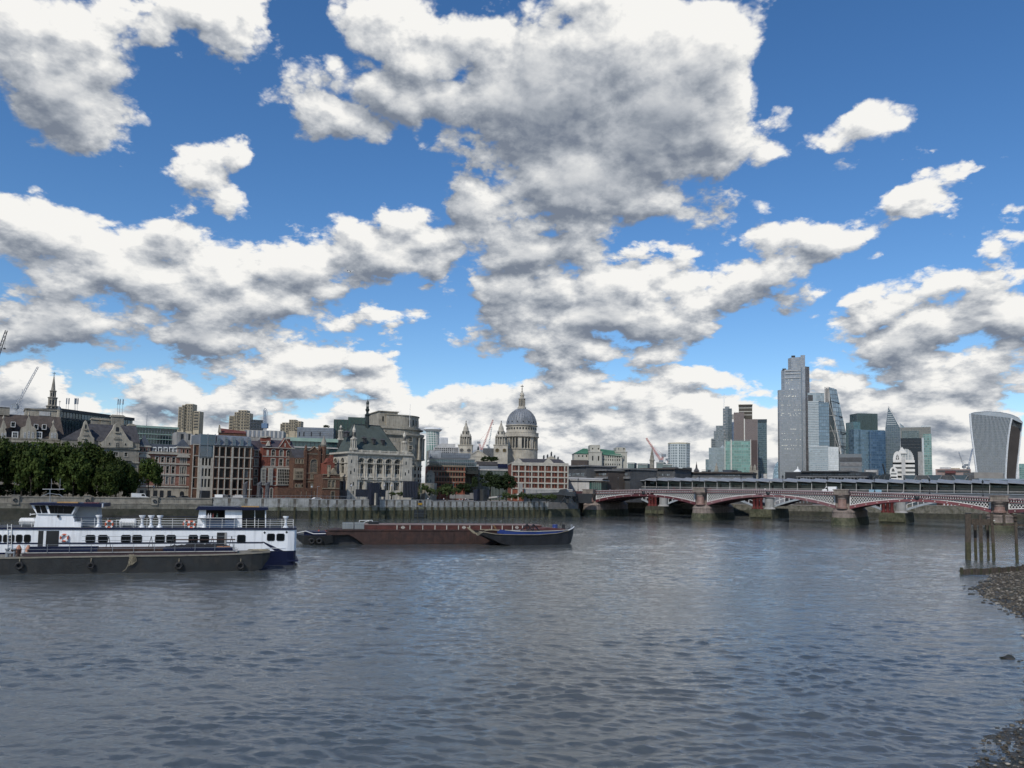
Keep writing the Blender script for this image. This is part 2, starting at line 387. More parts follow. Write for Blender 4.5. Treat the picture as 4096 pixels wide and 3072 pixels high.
def arc_pts(x0, x1, zs, rise, n=8):
    cx, hw = (x0+x1)/2, (x1-x0)/2
    return [(cx-hw*math.cos(PI*i/n), zs+rise*math.sin(PI*i/n)) for i in range(n+1)]
def body(w, d, h, ops=(), reveal=.35, x0=0., z0=0., top=True, y0=0.):
    """box with real openings cut in its front; ops: (x0,x1,z0,z1,arched)"""
    mb = MB(); ops = [o for o in ops if o[0] > x0+.02 and o[1] < x0+w-.02 and o[3] < z0+h-.02]
    xs = sorted({round(v, 4) for o in ops for v in o[:2]} | {x0, x0+w}); zs = sorted({round(v, 4) for o in ops for v in o[2:4]} | {z0, z0+h})
    R_ = [(round(o[0],4), round(o[1],4), round(o[2],4), round(o[3],4)) for o in ops]
    for zi in range(len(zs)-1):
        run = None
        zc = (zs[zi]+zs[zi+1])/2
        row = [r for r in R_ if r[2] < zc < r[3]]
        for xi in range(len(xs)-1):
            xc = (xs[xi]+xs[xi+1])/2
            solid = not any(r[0] < xc < r[1] for r in row)
            if solid and run is None: run = xs[xi]
            if (not solid or xi == len(xs)-2) and run is not None:
                xe = xs[xi+1] if solid else xs[xi]
                mb.add([(run,y0,zs[zi]),(xe,y0,zs[zi]),(xe,y0,zs[zi+1]),(run,y0,zs[zi+1])], [(0,1,2,3)]); run = None
    for o in ops:
        a, c, e, g = o[:4]; arch = len(o) > 4 and o[4]; yr = y0+reveal
        if arch:
            rise = min((c-a)/2, (g-e)*.5); pts = arc_pts(a, c, g-rise, rise); n = len(pts)
            for i in range(n-1):
                cor = (a, y0, g) if i < n//2 else (c, y0, g)
                mb.add([cor, (pts[i][0],y0,pts[i][1]), (pts[i+1][0],y0,pts[i+1][1])], [(0,1,2)])
                mb.add([(pts[i][0],y0,pts[i][1]),(pts[i+1][0],y0,pts[i+1][1]),(pts[i+1][0],yr,pts[i+1][1]),(pts[i][0],yr,pts[i][1])], [(0,1,2,3)])
            mid = pts[n//2]; mb.add([(a,y0,g),(mid[0],y0,mid[1]),(c,y0,g)], [(0,1,2)])
            gz = g-rise
        else: gz = g; mb.add([(a,y0,g),(c,y0,g),(c,yr,g),(a,yr,g)], [(0,1,2,3)])
        mb.add([(a,y0,e),(a,yr,e),(a,yr,gz),(a,y0,gz)], [(0,1,2,3)]); mb.add([(c,y0,e),(c,yr,e),(c,yr,gz),(c,y0,gz)], [(0,1,2,3)])
        mb.add([(a,y0,e),(c,y0,e),(c,yr,e),(a,yr,e)], [(0,1,2,3)])
    x1, z1, y1 = x0+w, z0+h, y0+d
    if d > 0:
        mb.add([(x0,y0,z0),(x0,y1,z0),(x0,y1,z1),(x0,y0,z1)], [(0,1,2,3)]); mb.add([(x1,y0,z0),(x1,y1,z0),(x1,y1,z1),(x1,y0,z1)], [(0,1,2,3)])
        mb.add([(x0,y1,z0),(x1,y1,z0),(x1,y1,z1),(x0,y1,z1)], [(0,1,2,3)])
        if top: mb.add([(x0,y0,z1),(x1,y0,z1),(x1,y1,z1),(x0,y1,z1)], [(0,1,2,3)])
    return mb
WIN = {}
def window(parent, x0, x1, z0, z1, y=.25, arch=False, nx=2, nz=2, sur=0., fm=None, gm=None, bar=.07, sill=True, name='window'):
    """window (frame, bars, surround standing proud) > pane"""
    fm = fm or white; gm = gm or glass
    w, h = round(x1-x0, 1), round(z1-z0, 1); k = (w, h, arch, nx, nz, sur, fm.name, gm.name, bar, round(y,2), sill)
    if k not in WIN:
        fr = MB(); t = max(bar*1.3, .08)
        rise = min(w/2, h*.5) if arch else 0
        fr.box(0,t,0,.08,0,h-rise); fr.box(w-t,w,0,.08,0,h-rise); fr.box(t,w-t,0,.08,0,t)
        if arch:
            po = arc_pts(0,w,h-rise,rise); pi_ = arc_pts(t,w-t,h-rise,rise-t)
            for i in range(len(po)-1): fr.loft([[(p[0],yy,p[1]) for p in (po[i],po[i+1],pi_[i+1],pi_[i])] for yy in (0,.08)])
        else: fr.box(t,w-t,0,.08,h-t,h)
        for i in range(1, nx):
            xx = w*i/nx; top = h-t if not arch else h-rise+rise*math.sqrt(max(0,1-((xx-w/2)/(w/2))**2))-.02
            fr.box(xx-bar/2,xx+bar/2,.01,.07,t,top)
        for i in range(1, nz): fr.box(t,w-t,.02,.06,h*i/nz-bar/2,h*i/nz+bar/2)
        if sur:
            yy0, yy1 = -y-.07, max(.02, -y+.12)
            fr.box(-sur,0.002,yy0,yy1,-sur*.6,h-rise); fr.box(w-.002,w+sur,yy0,yy1,-sur*.6,h-rise)
            if arch:
                po = arc_pts(-sur,w+sur,h-rise,rise+sur); pi_ = arc_pts(0,w,h-rise,rise)
                for i in range(len(po)-1): fr.loft([[(p[0],yq,p[1]) for p in (po[i],po[i+1],pi_[i+1],pi_[i])] for yq in (yy0,yy1)])
            else: fr.box(-sur,w+sur,yy0-.03,yy1,h-.002,h+sur)
        if sill: fr.box(-max(sur,.1),w+max(sur,.1),-y-.14,max(.02,-y+.1),-.16-(sur*.6),-.0-(sur*.6))
        pn = MB()
        if arch:
            po = arc_pts(t*.5,w-t*.5,h-rise,rise-t*.5); pn.slab([(t*.5,t*.5)]+[p for p in po][:0]+[(w-t*.5,t*.5)]+po[::-1], .03,.05)
        else: pn.box(t*.5,w-t*.5,.03,.05,t*.5,h-t*.5)
        WIN[k] = (fr.mesh(name, fm), pn.mesh('pane', gm))
    a, c = WIN[k]
    f = bpy.data.objects.new(name, a); COL.objects.link(f); f.parent = parent; f.location = (x0, y, z0)
    p = bpy.data.objects.new('pane', c); COL.objects.link(p); p.parent = f
    return f
def xs_even(a, c, n, w):            # n openings of width w, centres evenly between a and c
    return [((a+(c-a)*(i+.5)/n)-w/2, (a+(c-a)*(i+.5)/n)+w/2) for i in range(n)]

# ------------------------------------------------------------------ river
def struct(o, kind='structure'): o['kind'] = kind; return o
def grid_mesh(name, P, nr, nc, m, smooth=True):
    """P: (nr*nc,3) array -> quad grid"""
    me = bpy.data.meshes.new(name); i = np.arange((nr-1)*(nc-1)); r, c = i//(nc-1), i%(nc-1)
    q = np.stack([r*nc+c, r*nc+c+1, (r+1)*nc+c+1, (r+1)*nc+c], 1).astype(np.int32)
    me.vertices.add(len(P)); me.vertices.foreach_set('co', P.astype(np.float32).ravel())
    me.loops.add(q.size); me.loops.foreach_set('vertex_index', q.ravel())
    me.polygons.add(len(q)); me.polygons.foreach_set('loop_start', np.arange(0, q.size, 4, dtype=np.int32)); me.polygons.foreach_set('loop_total', np.full(len(q), 4, np.int32))
    me.polygons.foreach_set('use_smooth', np.full(len(q), smooth)); me.update(); me.validate()
    me.materials.append(m); o = bpy.data.objects.new(name, me); COL.objects.link(o); return o
rng = np.random.default_rng(3)
def waves(X, Y, cell):
    Z = np.zeros_like(X)
    # slow drift of the phases so that the crests wander and never line up
    wx = sum(.8*np.sin(X*a+Y*b_+c) for a, b_, c in ((.11,.07,1.),(.043,-.09,2.),(-.21,.16,.3),(.33,.05,4.)))
    wy = sum(.8*np.sin(X*a+Y*b_+c) for a, b_, c in ((.09,-.12,.4),(-.05,.06,3.),(.24,.19,1.3),(-.13,.38,2.2)))
    patch = 1.0+.30*np.sin(X*.045+Y*.03+wx*.8)+.22*np.sin(-X*.021+Y*.06+wy)+.15*np.sin(X*.16-Y*.13)
    for k in range(64):
        lam = .30*1.042**k*(1+.1*rng.random()); th = rng.normal(PI/2-.10, .33)
        kx, ky = math.cos(th)*2*PI/lam, math.sin(th)*2*PI/lam
        ph = rng.random()*2*PI; amp = .0058*lam if lam < 1. else .0058*(lam)**.1
        s = np.sin(kx*(X+wx*.5)+ky*(Y+wy*.5)+ph); s = s+.28*np.cos(2*(kx*(X+wx*.5)+ky*(Y+wy*.5)+ph))*-1
        Z += amp*s*np.clip((lam/cell-2.2)/3., 0, 1)
    return Z*patch
th = np.concatenate([np.linspace(-180,-46,24,endpoint=False), np.linspace(-46,-37,16,endpoint=False), np.linspace(-37,37,900,endpoint=False), np.linspace(37,46,16,endpoint=False), np.linspace(46,180,25)])*PI/180
rr = np.concatenate([np.linspace(.5,24,14,endpoint=False), np.geomspace(24,420,900,endpoint=False), np.geomspace(420,9000,36)])
T_, Rr = np.meshgrid(th, rr); X = Rr*np.sin(T_); Y = Rr*np.cos(T_)
cell = Rr*.0030; cell = np.where(np.abs(T_) > 37*PI/180, 9., cell); cell = np.where((Rr < 24)|(Rr > 430), 9., cell)
Zw = waves(X, Y, cell)
wm = bpy.data.materials.new('river_water'); wm.use_nodes = True; wm.node_tree.nodes.clear(); b = NB(wm.node_tree)
ou = b.n('ShaderNodeOutputMaterial'); p = b.n('ShaderNodeBsdfPrincipled'); b.l(p.outputs[0], ou.inputs[0])
g = b.n('ShaderNodeNewGeometry'); pos = g.outputs['Position']
mud = b.mix(b.mr(b.noise(pos, .03, 4, .6), .4, .6), (.060,.072,.076,1), (.076,.083,.082,1))
b.l(mud, p.inputs['Base Color']); p.inputs['Roughness'].default_value = .035; p.inputs['IOR'].default_value = 1.75
sv = b.v('MULTIPLY', pos, (.8, 1.4, 1.)); dv = b.v('ADD', sv, b.v('SCALE', b.noise(pos, .9, 3, col=True), .5))
h1 = b.noise(dv, 3.6, 5, .62); h2 = b.noise(dv, 1.1, 3, .55)
hh = b.m('MULTIPLY_ADD', h2, 1.1, b.m('MULTIPLY', h1, .9))
hh = b.m('MULTIPLY_ADD', b.noise(b.v('MULTIPLY', pos, (.30, .95, 1.)), .42, 4, .6), 1.8, hh)     # longer swells that read as streaks far off
bn = b.n('ShaderNodeBump'); bn.inputs['Strength'].default_value = 1.0; bn.inputs['Distance'].default_value = .042; b.l(hh, bn.inputs['Height']); b.l(bn.outputs[0], p.inputs['Normal'])
river = struct(grid_mesh('river', np.stack([X.ravel(), Y.ravel(), Zw.ravel()], 1), len(rr), len(th), wm))

# ------------------------------------------------------------------ north bank: land, embankment walls
WA = [(-420.,85.), (-151.7,228.), (-99.,256.), (-70.8,273.), (17.,343.), (31.,357.)]
land_poly = WA+[(33.,372.),(60.,425.),(2500.,425.),(5000.,9000.),(-5000.,9000.),(-2500.,85.)]
mb = MB(); mb.prism(land_poly, -3., GZ); struct(mb.build('ground', pave))
# embankment road behind the parapet
def strip(name, pts, off0, off1, z0, z1, m, kind='structure'):
    mb = MB()
    for (a, c) in zip(pts, pts[1:]):
        a, c = Vector(a), Vector(c); d = (c-a).normalized(); n = Vector((-d.y, d.x))
        A, B_ = a+n*off0, c+n*off0; C, D = c+n*off1, a+n*off1
        mb.prism([A, B_, C, D], z0, z1)
    return struct(mb.build(name, m), kind)
strip('road', WA, 7., 22., GZ-.5, GZ+.008, tarm); strip('pavement', WA, 1.5, 7., GZ-.5, GZ+.13, pave)

def wall_frame(a, c, z=0.):
    f = Frame.__new__(Frame); a, c = Vector((a[0],a[1],z)), Vector((c[0],c[1],z)); f.o = a; f.z = z; f.d = c-a; f.w = f.d.length; f.d.normalize()
    f.n = Vector((-f.d.y, f.d.x, 0)); f.rz = math.atan2(f.d.y, f.d.x); return f
# old granite embankment wall, left
fo = wall_frame(WA[1], WA[2]); fo.o = fo.o-fo.d*45; fo.w += 45
t = thing('embankment_wall', 'old granite river wall with moulded parapet behind the white boat', 'wall', fo.o, fo.rz)
mb = MB(); mb.box(0, fo.w, -.9, 1.2, 0, 3.4); mb.build('wall_base', algaed, t)
mb = MB(); mb.box(0, fo.w, -.45, 1.2, 3.4, 4.9); mb.build('wall_face', M('tide_stain_and_shade_granite', (.16,.15,.12), .85, var=.4, scale=.6, bump=.4, streak=.7, tint=(.06,.06,.035)), t)
mb = MB(); mb.box(0, fo.w, -.6, 1.25, 4.9, 5.25); mb.box(0, fo.w, -.25, .8, 5.25, 6.75); mb.box(0, fo.w, -.45, .95, 6.75, 7.05); mb.build('parapet', stone_g, t)
mb = MB(); mb.box(0, .12, -.29, -.24, 5.35, 6.65); j0 = mb.mesh('joint', stone_g)
for px in (62, 350, 618):
    x = fo.X(px, 2000); mb = MB(); mb.box(x-1., x+1., -.8, 1.1, 4.6, 7.25); mb.box(x-1.15, x+1.15, -.95, 1.2, 7.25, 7.45); mb.build('pedestal', stone_g, t)
    mb = MB(); mb.torus((x,-.95,5.9), .42, .14); mb.build('mooring_ring', darkm, t)
# courses of blocks that can be told apart along the wall face
k = 0; blk = {}
for row, (z0, z1) in enumerate(((3.45,4.1),(4.14,4.85))):
    x = .3*row
    while x < fo.w-3:
        L = 1.7+.5*random.random(); q = round(L,1)
        if (q,row) not in blk: m_ = MB(); m_.box(0, q-.06, -.06, .01, 0, z1-z0); blk[(q,row)] = m_.mesh('stone_block', M('granite_block', (.17,.16,.13), .85, var=.4, scale=.5, bump=.4, streak=.5, rnd=.25))
        if x > 30: o = bpy.data.objects.new('stone_block', blk[(q,row)]); COL.objects.link(o); o.parent = t; o.location = (x, -.45, z0)
        x += q
# new river wall of pale panels between dark fender slots
def new_wall(a, c, n, label, top, first=0., slots=1.):
    f = wall_frame(a, c); t = thing('river_wall', label, 'wall', f.o, f.rz, 'new river walls of pale panels')
    mb = MB(); mb.box(0, f.w, .0, 1.5, 0, 2.9); mb.build('wall_base', algae, t)
    mb = MB(); mb.box(0, f.w, .35, 1.5, 2.9, top-.15); mb.build('wall_core', algaed, t)
    mb = MB(); mb.box(0, f.w, -.12, 1.3, top-.15, top+.12); mb.build('coping', concr, t)
    mb = MB(); pw = (f.w-first)/n; g = .95*slots
    mb.box(g/2, pw-g/2, -.1, .35, 0, top-.2-2.95); pm = mb.mesh('panel', M('river_wall_panel', (.36,.36,.34), .85, var=.3, scale=.5, streak=.6, rnd=.12, tint=(.20,.20,.17)))
    mb = MB(); mb.slab([(g/2,0),(pw-g/2,0),(pw-g/2,1.1),(g/2,1.1)], -.1, .35); pm2 = mb.mesh('lower_panel', M('stained_river_panel', (.20,.20,.155), .85, var=.35, scale=.6, streak=.7, tint=(.11,.12,.07)))
    mb = MB(); mb.box(-.26, .26, -.42, .0, -.3, 4.2); pm3 = mb.mesh('fender_post', woodg)
    mb = MB(); mb.path([(g/2, -.13, 1.1), (pw*.5, -.13, 1.55), (pw-g/2, -.13, 1.1)], .035, 4); pm4 = mb.mesh('mooring_chain', darkm)
    mb = MB(); mb.box(-g*.34, g*.34, -.06, .4, 0, 1.5); pm5 = mb.mesh('pilaster', M('brown_pilaster', (.13,.115,.095), .85, var=.3, scale=.8, streak=.5))
    for i in range(n):
        x = first+i*pw
        for me, z, nm, yy in ((pm, 4.05, 'panel', 0), (pm2, 2.93, 'lower_panel', 0), (pm4, 3.0, 'mooring_chain', 0)):
            o = bpy.data.objects.new(nm, me); COL.objects.link(o); o.parent = t; o.location = (x, yy, z)
            if me is pm: o.location.z = 4.05; o.scale = (1,1,(top-.2-4.05)/(top-.2-2.95))
        o = bpy.data.objects.new('fender_post', pm3); COL.objects.link(o); o.parent = t; o.location = (x, 0, 0)
        o = bpy.data.objects.new('pilaster', pm5); COL.objects.link(o); o.parent = t; o.location = (x, 0, top-1.75)
    return f, t
nf1, nt1 = new_wall((-99.,256.), (-70.8,273.), 6, 'pale panelled river wall just right of the old granite wall', 7.15)
nf2, nt2 = new_wall((-70.8,273.), (-31.,304.7), 15, 'pale panelled river wall in front of the green-roofed stone hall', 6.9)
nf3, nt3 = new_wall((-31.,304.7), (17.,343.), 21, 'pale panelled river wall under the young trees up to the red bridge', 6.5)
# plain wall from there to the bridge, and the far bank beyond the bridges
f = wall_frame((16.5,342.6), (31.,357.)); t = thing('abutment_wall', 'dark weedy low wall against the first bridge pier', 'wall', f.o, f.rz)
mb = MB(); mb.box(0, f.w, -1.6, 1.5, 0, 3.3); mb.build('wall_base', algae, t); mb = MB(); mb.box(0, f.w, 0, 1.6, 3.3, 6.1); mb.build('wall_face', concr, t)
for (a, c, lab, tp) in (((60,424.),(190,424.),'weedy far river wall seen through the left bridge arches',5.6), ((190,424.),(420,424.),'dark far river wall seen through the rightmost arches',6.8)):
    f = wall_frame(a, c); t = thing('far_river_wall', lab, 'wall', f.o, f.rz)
    mb = MB(); mb.box(0, f.w, -.6, 1., 0, 2.6); mb.build('wall_base', algaed, t); mb = MB(); mb.box(0, f.w, -.2, 1., 2.6, tp); mb.build('wall_face', MATS['tide_stain_and_shade_granite'], t)  # far face takes the darker granite to stand in for shade under the bridges
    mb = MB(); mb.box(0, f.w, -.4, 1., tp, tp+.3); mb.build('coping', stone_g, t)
# grille gate and yellow sign on the new wall
x, z = nf3.L(1655, 2040); x1, _ = nf3.L(1704, 2040)
t = thing('outfall_grille', 'dark barred outfall grille low in the pale river wall', 'grille', nf3.o, nf3.rz)
mb = MB(); mb.box(x, x1, -.30, -.12, .2, 3.3); mb.build('grille_plate', darkm, t)
for i in range(12):
    xx = x+(x1-x)*(i+.5)/12; mb = MB(); mb.box(xx-.05, xx+.05, -.42, -.30, .25, 3.25); mb.build('bar', M('galvanised', (.12,.13,.13), .5, .5), t)
for zz in (1.6, 2.9): mb = MB(); mb.box(x, x1, -.47, -.425, zz, zz+.14); mb.build('rail', M('galvanised', (.12,.13,.13), .5, .5), t)
t = thing('yellow_sign', 'small yellow notice board with a dark box above it on the pale river wall', 'sign', nf3.o, nf3.rz)
mb = MB(); nf3.pbox(mb, 1674, 2012, 1689, 2020, -.35, -.2); mb.build('sign_board', yellow, t)
mb = MB(); nf3.pbox(mb, 1677, 2001, 1685, 2009, -.35, -.2); mb.build('signal_box', navyd, t)

# ------------------------------------------------------------------ south shore, bottom right
shA = [wat(x, y) for x, y in ((3760,3230),(3860,3100),(3900,3052),(3960,2965),(4020,2915),(4096,2878),(4128,2820),(4122,2730))]
shB = [wat(x, y) for x, y in ((4112,2640),(4125,2560),(4096,2478),(4040,2440),(3990,2415),(3915,2378),(3905,2352),(3935,2330),(3965,2312),(3950,2300),(3990,2284),(4096,2262),(4300,2235),(4700,2215))]
line = [(p.x, p.y) for p in shA]+[(p.x, p.y) for p in shB]
poly = [(shA[0].x+12, shA[0].y-22)]+line+[(130., 150.), (130., 8.)]
poly[0] = (line[0][0]-2, line[0][1]-12); poly.insert(0, (line[0][0]-2, 8.))
PA = np.array(poly)
def sdist(X, Y):
    d = np.full(X.shape, 1e9); ins = np.zeros(X.shape, bool); n = len(PA)
    for i in range(n):
        x1, y1 = PA[i]; x2, y2 = PA[(i+1)%n]; dx, dy = x2-x1, y2-y1
        t_ = np.clip(((X-x1)*dx+(Y-y1)*dy)/(dx*dx+dy*dy+1e-9), 0, 1)
        d = np.minimum(d, np.hypot(X-x1-t_*dx, Y-y1-t_*dy))
        ins ^= ((y1 > Y) != (y2 > Y)) & (X < dx*(Y-y1)/(dy+1e-12)+x1)
    return np.where(ins, d, -d)
def hsh(x, y): return sum(a*np.sin(x*f1+y*f2+c) for a, f1, f2, c in ((.5,.7,.4,0),(.35,-1.3,1.1,1),(.3,2.3,1.7,2),(.22,3.1,-2.9,.5),(.18,5.3,4.1,3),(.12,-7.1,6.3,1.2)))
xs = np.linspace(14, 125, 460); ys = np.concatenate([np.linspace(8, 60, 260, endpoint=False), np.linspace(60, 140, 260)])
Xs, Ys = np.meshgrid(xs, ys); sd = sdist(Xs, Ys)
Zs = np.where(sd > 0, sd*.075, sd*.14)+hsh(Xs, Ys)*.06+rng.normal(0, .022, Xs.shape)-.02
Zs = np.maximum(Zs, -1.2); Zs = np.minimum(Zs, 3.2)
shm = bpy.data.materials.new('shingle'); shm.use_nodes = True; shm.node_tree.nodes.clear(); b = NB(shm.node_tree)
ou = b.n('ShaderNodeOutputMaterial'); p = b.n('ShaderNodeBsdfPrincipled'); b.l(p.outputs[0], ou.inputs[0])
g = b.n('ShaderNodeNewGeometry'); pos = g.outputs['Position']
vo = b.n('ShaderNodeTexVoronoi'); vo.inputs['Scale'].default_value = 7; b.l(pos, vo.inputs['Vector'])
s3 = b.n('ShaderNodeSeparateXYZ'); b.l(vo.outputs['Color'], s3.inputs[0])
base = b.mix(b.m('POWER', s3.outputs[0], 2.), (.045,.038,.03,1), (.20,.175,.135,1))
base = b.mix(b.mr(b.noise(pos, .5, 5, .65), .46, .62), base, (.035,.040,.018,1))
sz = b.n('ShaderNodeSeparateXYZ'); b.l(pos, sz.inputs[0]); wet = b.mr(sz.outputs[2], .05, .30, 1., 0.)
base = b.mix(b.m('MULTIPLY', wet, .6), base, (.025,.022,.016,1))
b.l(base, p.inputs['Base Color']); b.l(b.m('MULTIPLY_ADD', wet, -.4, .9), p.inputs['Roughness'])
bn = b.n('ShaderNodeBump'); bn.inputs['Distance'].default_value = .12; bn.inputs['Strength'].default_value = 1.; b.l(b.m('SUBTRACT', 1., vo.outputs['Distance']), bn.inputs['Height']); b.l(bn.outputs[0], p.inputs['Normal'])
struct(grid_mesh('foreshore', np.stack([Xs.ravel(), Ys.ravel(), Zs.ravel()], 1), len(ys), len(xs), shm))
def zshore(x, y):
    s = float(sdist(np.array([x]), np.array([y]))[0]); return max(-1.2, min(3.2, s*.075 if s > 0 else s*.14))
# loose stones: one heap of stuff, plus the single rocks one can pick out along the water's edge
def rock_mb(r, seed, flat=.6):
    rn = random.Random(seed); bm = bmesh.new(); bmesh.ops.create_icosphere(bm, subdivisions=2, radius=r)
    ph = [rn.random()*6 for _ in range(6)]
    for v in bm.verts:
        c = v.co/r; k_ = 1+.22*math.sin(c.x*2.3+ph[0])*math.cos(c.y*2.1+ph[1])+.14*math.sin(c.z*4+c.x*3+ph[2])+.08*math.sin(c.y*7+ph[3]); v.co = Vector((c.x*1.25, c.y, c.z*flat))*r*k_
    me = bpy.data.meshes.new('rock'); bm.to_mesh(me); bm.free(); return me
rockm = M('wet_rock', (.055,.048,.038), .55, var=.5, scale=3, bump=.5, tint=(.03,.034,.014), rnd=.4)
def low_rock(seed):
    rn = random.Random(seed); bm = bmesh.new(); bmesh.ops.create_icosphere(bm, subdivisions=1, radius=1)
    for v in bm.verts: v.co = Vector((v.co.x*1.2, v.co.y, v.co.z*.6))*(.75+.45*rn.random())
    A = np.array([v.co[:] for v in bm.verts]); Fc = np.array([[v.index for v in f.verts] for f in bm.faces]); bm.free(); return A, Fc
lr = [low_rock(i) for i in range(6)]; V_, F_ = [], []; off = 0; rn = random.Random(5)
cx = rng.uniform(16, 90, 90000); cy = rng.uniform(20, 125, 90000); ss = sdist(cx, cy); keep = (ss > -1.6) & (ss < 16) & (np.abs(np.arctan2(cx, cy)) < R(37.5)) & (rng.random(90000) < np.clip(.95-np.maximum(ss,0)*.04, .3, 1)*np.where(ss < 0, .35, 1))
cx, cy, ss = cx[keep][:15000], cy[keep][:15000], ss[keep][:15000]
for x, y, s_ in zip(cx, cy, ss):
    A, Fc = lr[rn.randrange(6)]; q = (.035+.11*rn.random()**3)*(1.6 if y > 60 else 1.); a_ = rn.random()*6.3; c_, d_ = math.cos(a_), math.sin(a_)
    P_ = A*q; P_ = np.stack([P_[:,0]*c_-P_[:,1]*d_+x, P_[:,0]*d_+P_[:,1]*c_+y, P_[:,2]+(s_*.075 if s_ > 0 else s_*.14)+.02], 1); V_.append(P_); F_.append(Fc+off); off += len(A)
V_ = np.concatenate(V_); F_ = np.concatenate(F_).astype(np.int32)
me = bpy.data.meshes.new('loose_stones'); me.vertices.add(len(V_)); me.vertices.foreach_set('co', V_.astype(np.float32).ravel()); me.loops.add(F_.size); me.loops.foreach_set('vertex_index', F_.ravel())
me.polygons.add(len(F_)); me.polygons.foreach_set('loop_start', np.arange(0, F_.size, 3, dtype=np.int32)); me.polygons.foreach_set('loop_total', np.full(len(F_), 3, np.int32)); me.update(); 
stm = bpy.data.materials.new('beach_stone'); stm.use_nodes = True; stm.node_tree.nodes.clear(); b = NB(stm.node_tree)
ou = b.n('ShaderNodeOutputMaterial'); p = b.n('ShaderNodeBsdfPrincipled'); b.l(p.outputs[0], ou.inputs[0]); g = b.n('ShaderNodeNewGeometry'); p.inputs['Roughness'].default_value = .8
cr_ = b.n('ShaderNodeValToRGB'); b.l(g.outputs['Random Per Island'], cr_.inputs[0]); e = cr_.color_ramp.elements; e[0].color = (.03,.026,.02,1); e[1].color = (.34,.31,.26,1)
for q_, c_ in ((.55,(.075,.062,.045,1)),(.85,(.13,.11,.08,1))): z_ = cr_.color_ramp.elements.new(q_); z_.color = c_
b.l(cr_.outputs[0], p.inputs['Base Color']); me.materials.append(stm)
so_ = bpy.data.objects.new('loose_stones', me); COL.objects.link(so_); so_['kind'] = 'stuff'
rocks = [rock_mb(1, i, .55) for i in range(5)]
for me in rocks: me.materials.append(rockm)
RK = [(3857,2344,12,'small dark rock farthest left in the water, upper of the pair'),(3858,2354,11,'small dark rock farthest left in the water, lower of the pair'),(3922,2329,18,'dark rock standing in the water off the stone spit'),
 (3954,2330,26,'squarish brown rock at the water edge below the old timber groyne'),(3926,2346,16,'dark wet rock between the squarish brown rock and the spit tip'),(3884,2358,20,'flat dark rock touching the tip of the stone spit'),
 (3903,2356,24,'brown rock forming the tip of the stone spit'),(3883,2377,22,'flat dark stones awash just below the spit tip'),(3940,2402,14,'small dark rock awash off the lower edge of the spit'),(3933,2410,15,'dark rock awash beside a smaller one below the spit'),
 (3965,2416,20,'larger dark rock awash near the lower shore edge'),(3971,2392,15,'pale rounded stone lying on the dark shingle spit'),(3998,2438,16,'dark rock standing alone right of the others in the shallows'),(4022,2444,14,'low dark rock off the right end of the spit'),
 (4032,2456,12,'last small rock in the shallows before the frame edge'),(4030,2632,62,'large flat submerged grey rock in the shallows at the right'),(3938,3004,16,'dark stone in the water beside the bottom shingle'),(3978,2942,13,'small stone just off the bottom shingle edge'),(3990,2912,14,'stone awash above the bottom shingle beach'),(4075,2646,14,'small stone beside the big submerged rock')]
for i, (x, y, w, lab) in enumerate(RK):
    p0 = wat(x, y); r_ = w*p0.y/F/2.3; o = bpy.data.objects.new('rock', rocks[i%5]); COL.objects.link(o); o.scale = (r_, r_, r_); zz = zshore(p0.x, p0.y)
    o.location = (p0.x, p0.y, max(.0, zz)+r_*.05 if w < 60 else -.06); o.rotation_euler = (0,0,i*1.7); tag(o, lab, 'rock', 'rocks along the water edge')

# ------------------------------------------------------------------ buildings: helpers
A35 = R(34)
def local(f, ox, oy, rz): return (ox, oy, rz)
def put(o, xf):
    if xf:
        ox, oy, rz = xf; x, y, z = o.location; c, s = math.cos(rz), math.sin(rz)
        o.location = (ox+x*c-y*s, oy+x*s+y*c, z); o.rotation_euler = (0,0,rz)
    return o
def part(mb, name, m, t, xf=None, smooth=False): return put(mb.build(name, m, t, smooth), xf)
def bldg(name, label, px0, px1, D, ytop, depth, m, cols, rows, ref=None, ang=A35, group=None, yref=1850, rev=.35, py=1990, cat='building', z=GZ, **wk):
    """box building whose front carries openings: cols (px a, px b) at row yref; rows (py top, py bottom[, arched]) at column ref"""
    f = Frame(px0, px1, D, ang=ang, py=py, z=z) if ang is not None else Frame(px0, px1, D, py=py, z=z)
    t = f.thing(name, label, cat, group); h = f.Z(px0, ytop); ref = ref or px0
    X = [(f.X(a, yref), f.X(c, yref)) for a, c in cols]; Zr = [(f.Z(ref, r[1]), f.Z(ref, r[0]), len(r) > 2 and r[2]) for r in rows]
    ops = [(x0, x1, z0, z1, ar) for x0, x1 in X for z0, z1, ar in Zr]
    part(body(f.w, depth, h, ops, rev), 'wall', m, t)
    wk.setdefault('y', rev-.12)
    for x0, x1, z0, z1, ar in ops:
        if z1 < h-.02 and x0 > .02 and x1 < f.w-.02: window(t, x0, x1, z0, z1, arch=ar, **wk)
    f.h = h; return f, t
def even(pa, pb, n, wpx): return [(pa+(pb-pa)*(i+.5)/n-wpx/2, pa+(pb-pa)*(i+.5)/n+wpx/2) for i in range(n)]
def hip(mb, x0, x1, y0, y1, z0, z1, rx, ry=None, over=.3):
    """hipped roof: ridge inset rx at both ends"""
    x0 -= over; x1 += over; y0 -= over; y1 += over; ym = (y0+y1)/2
    v = [(x0,y0,z0),(x1,y0,z0),(x1,y1,z0),(x0,y1,z0),(x0+rx,ym,z1),(x1-rx,ym,z1)]
    return mb.add(v, [(0,1,5,4),(1,2,5),(2,3,4,5),(3,0,4),(0,3,2,1)])
def poly_px(f, pts, y): return [f.L(a, c, y) for a, c in pts]

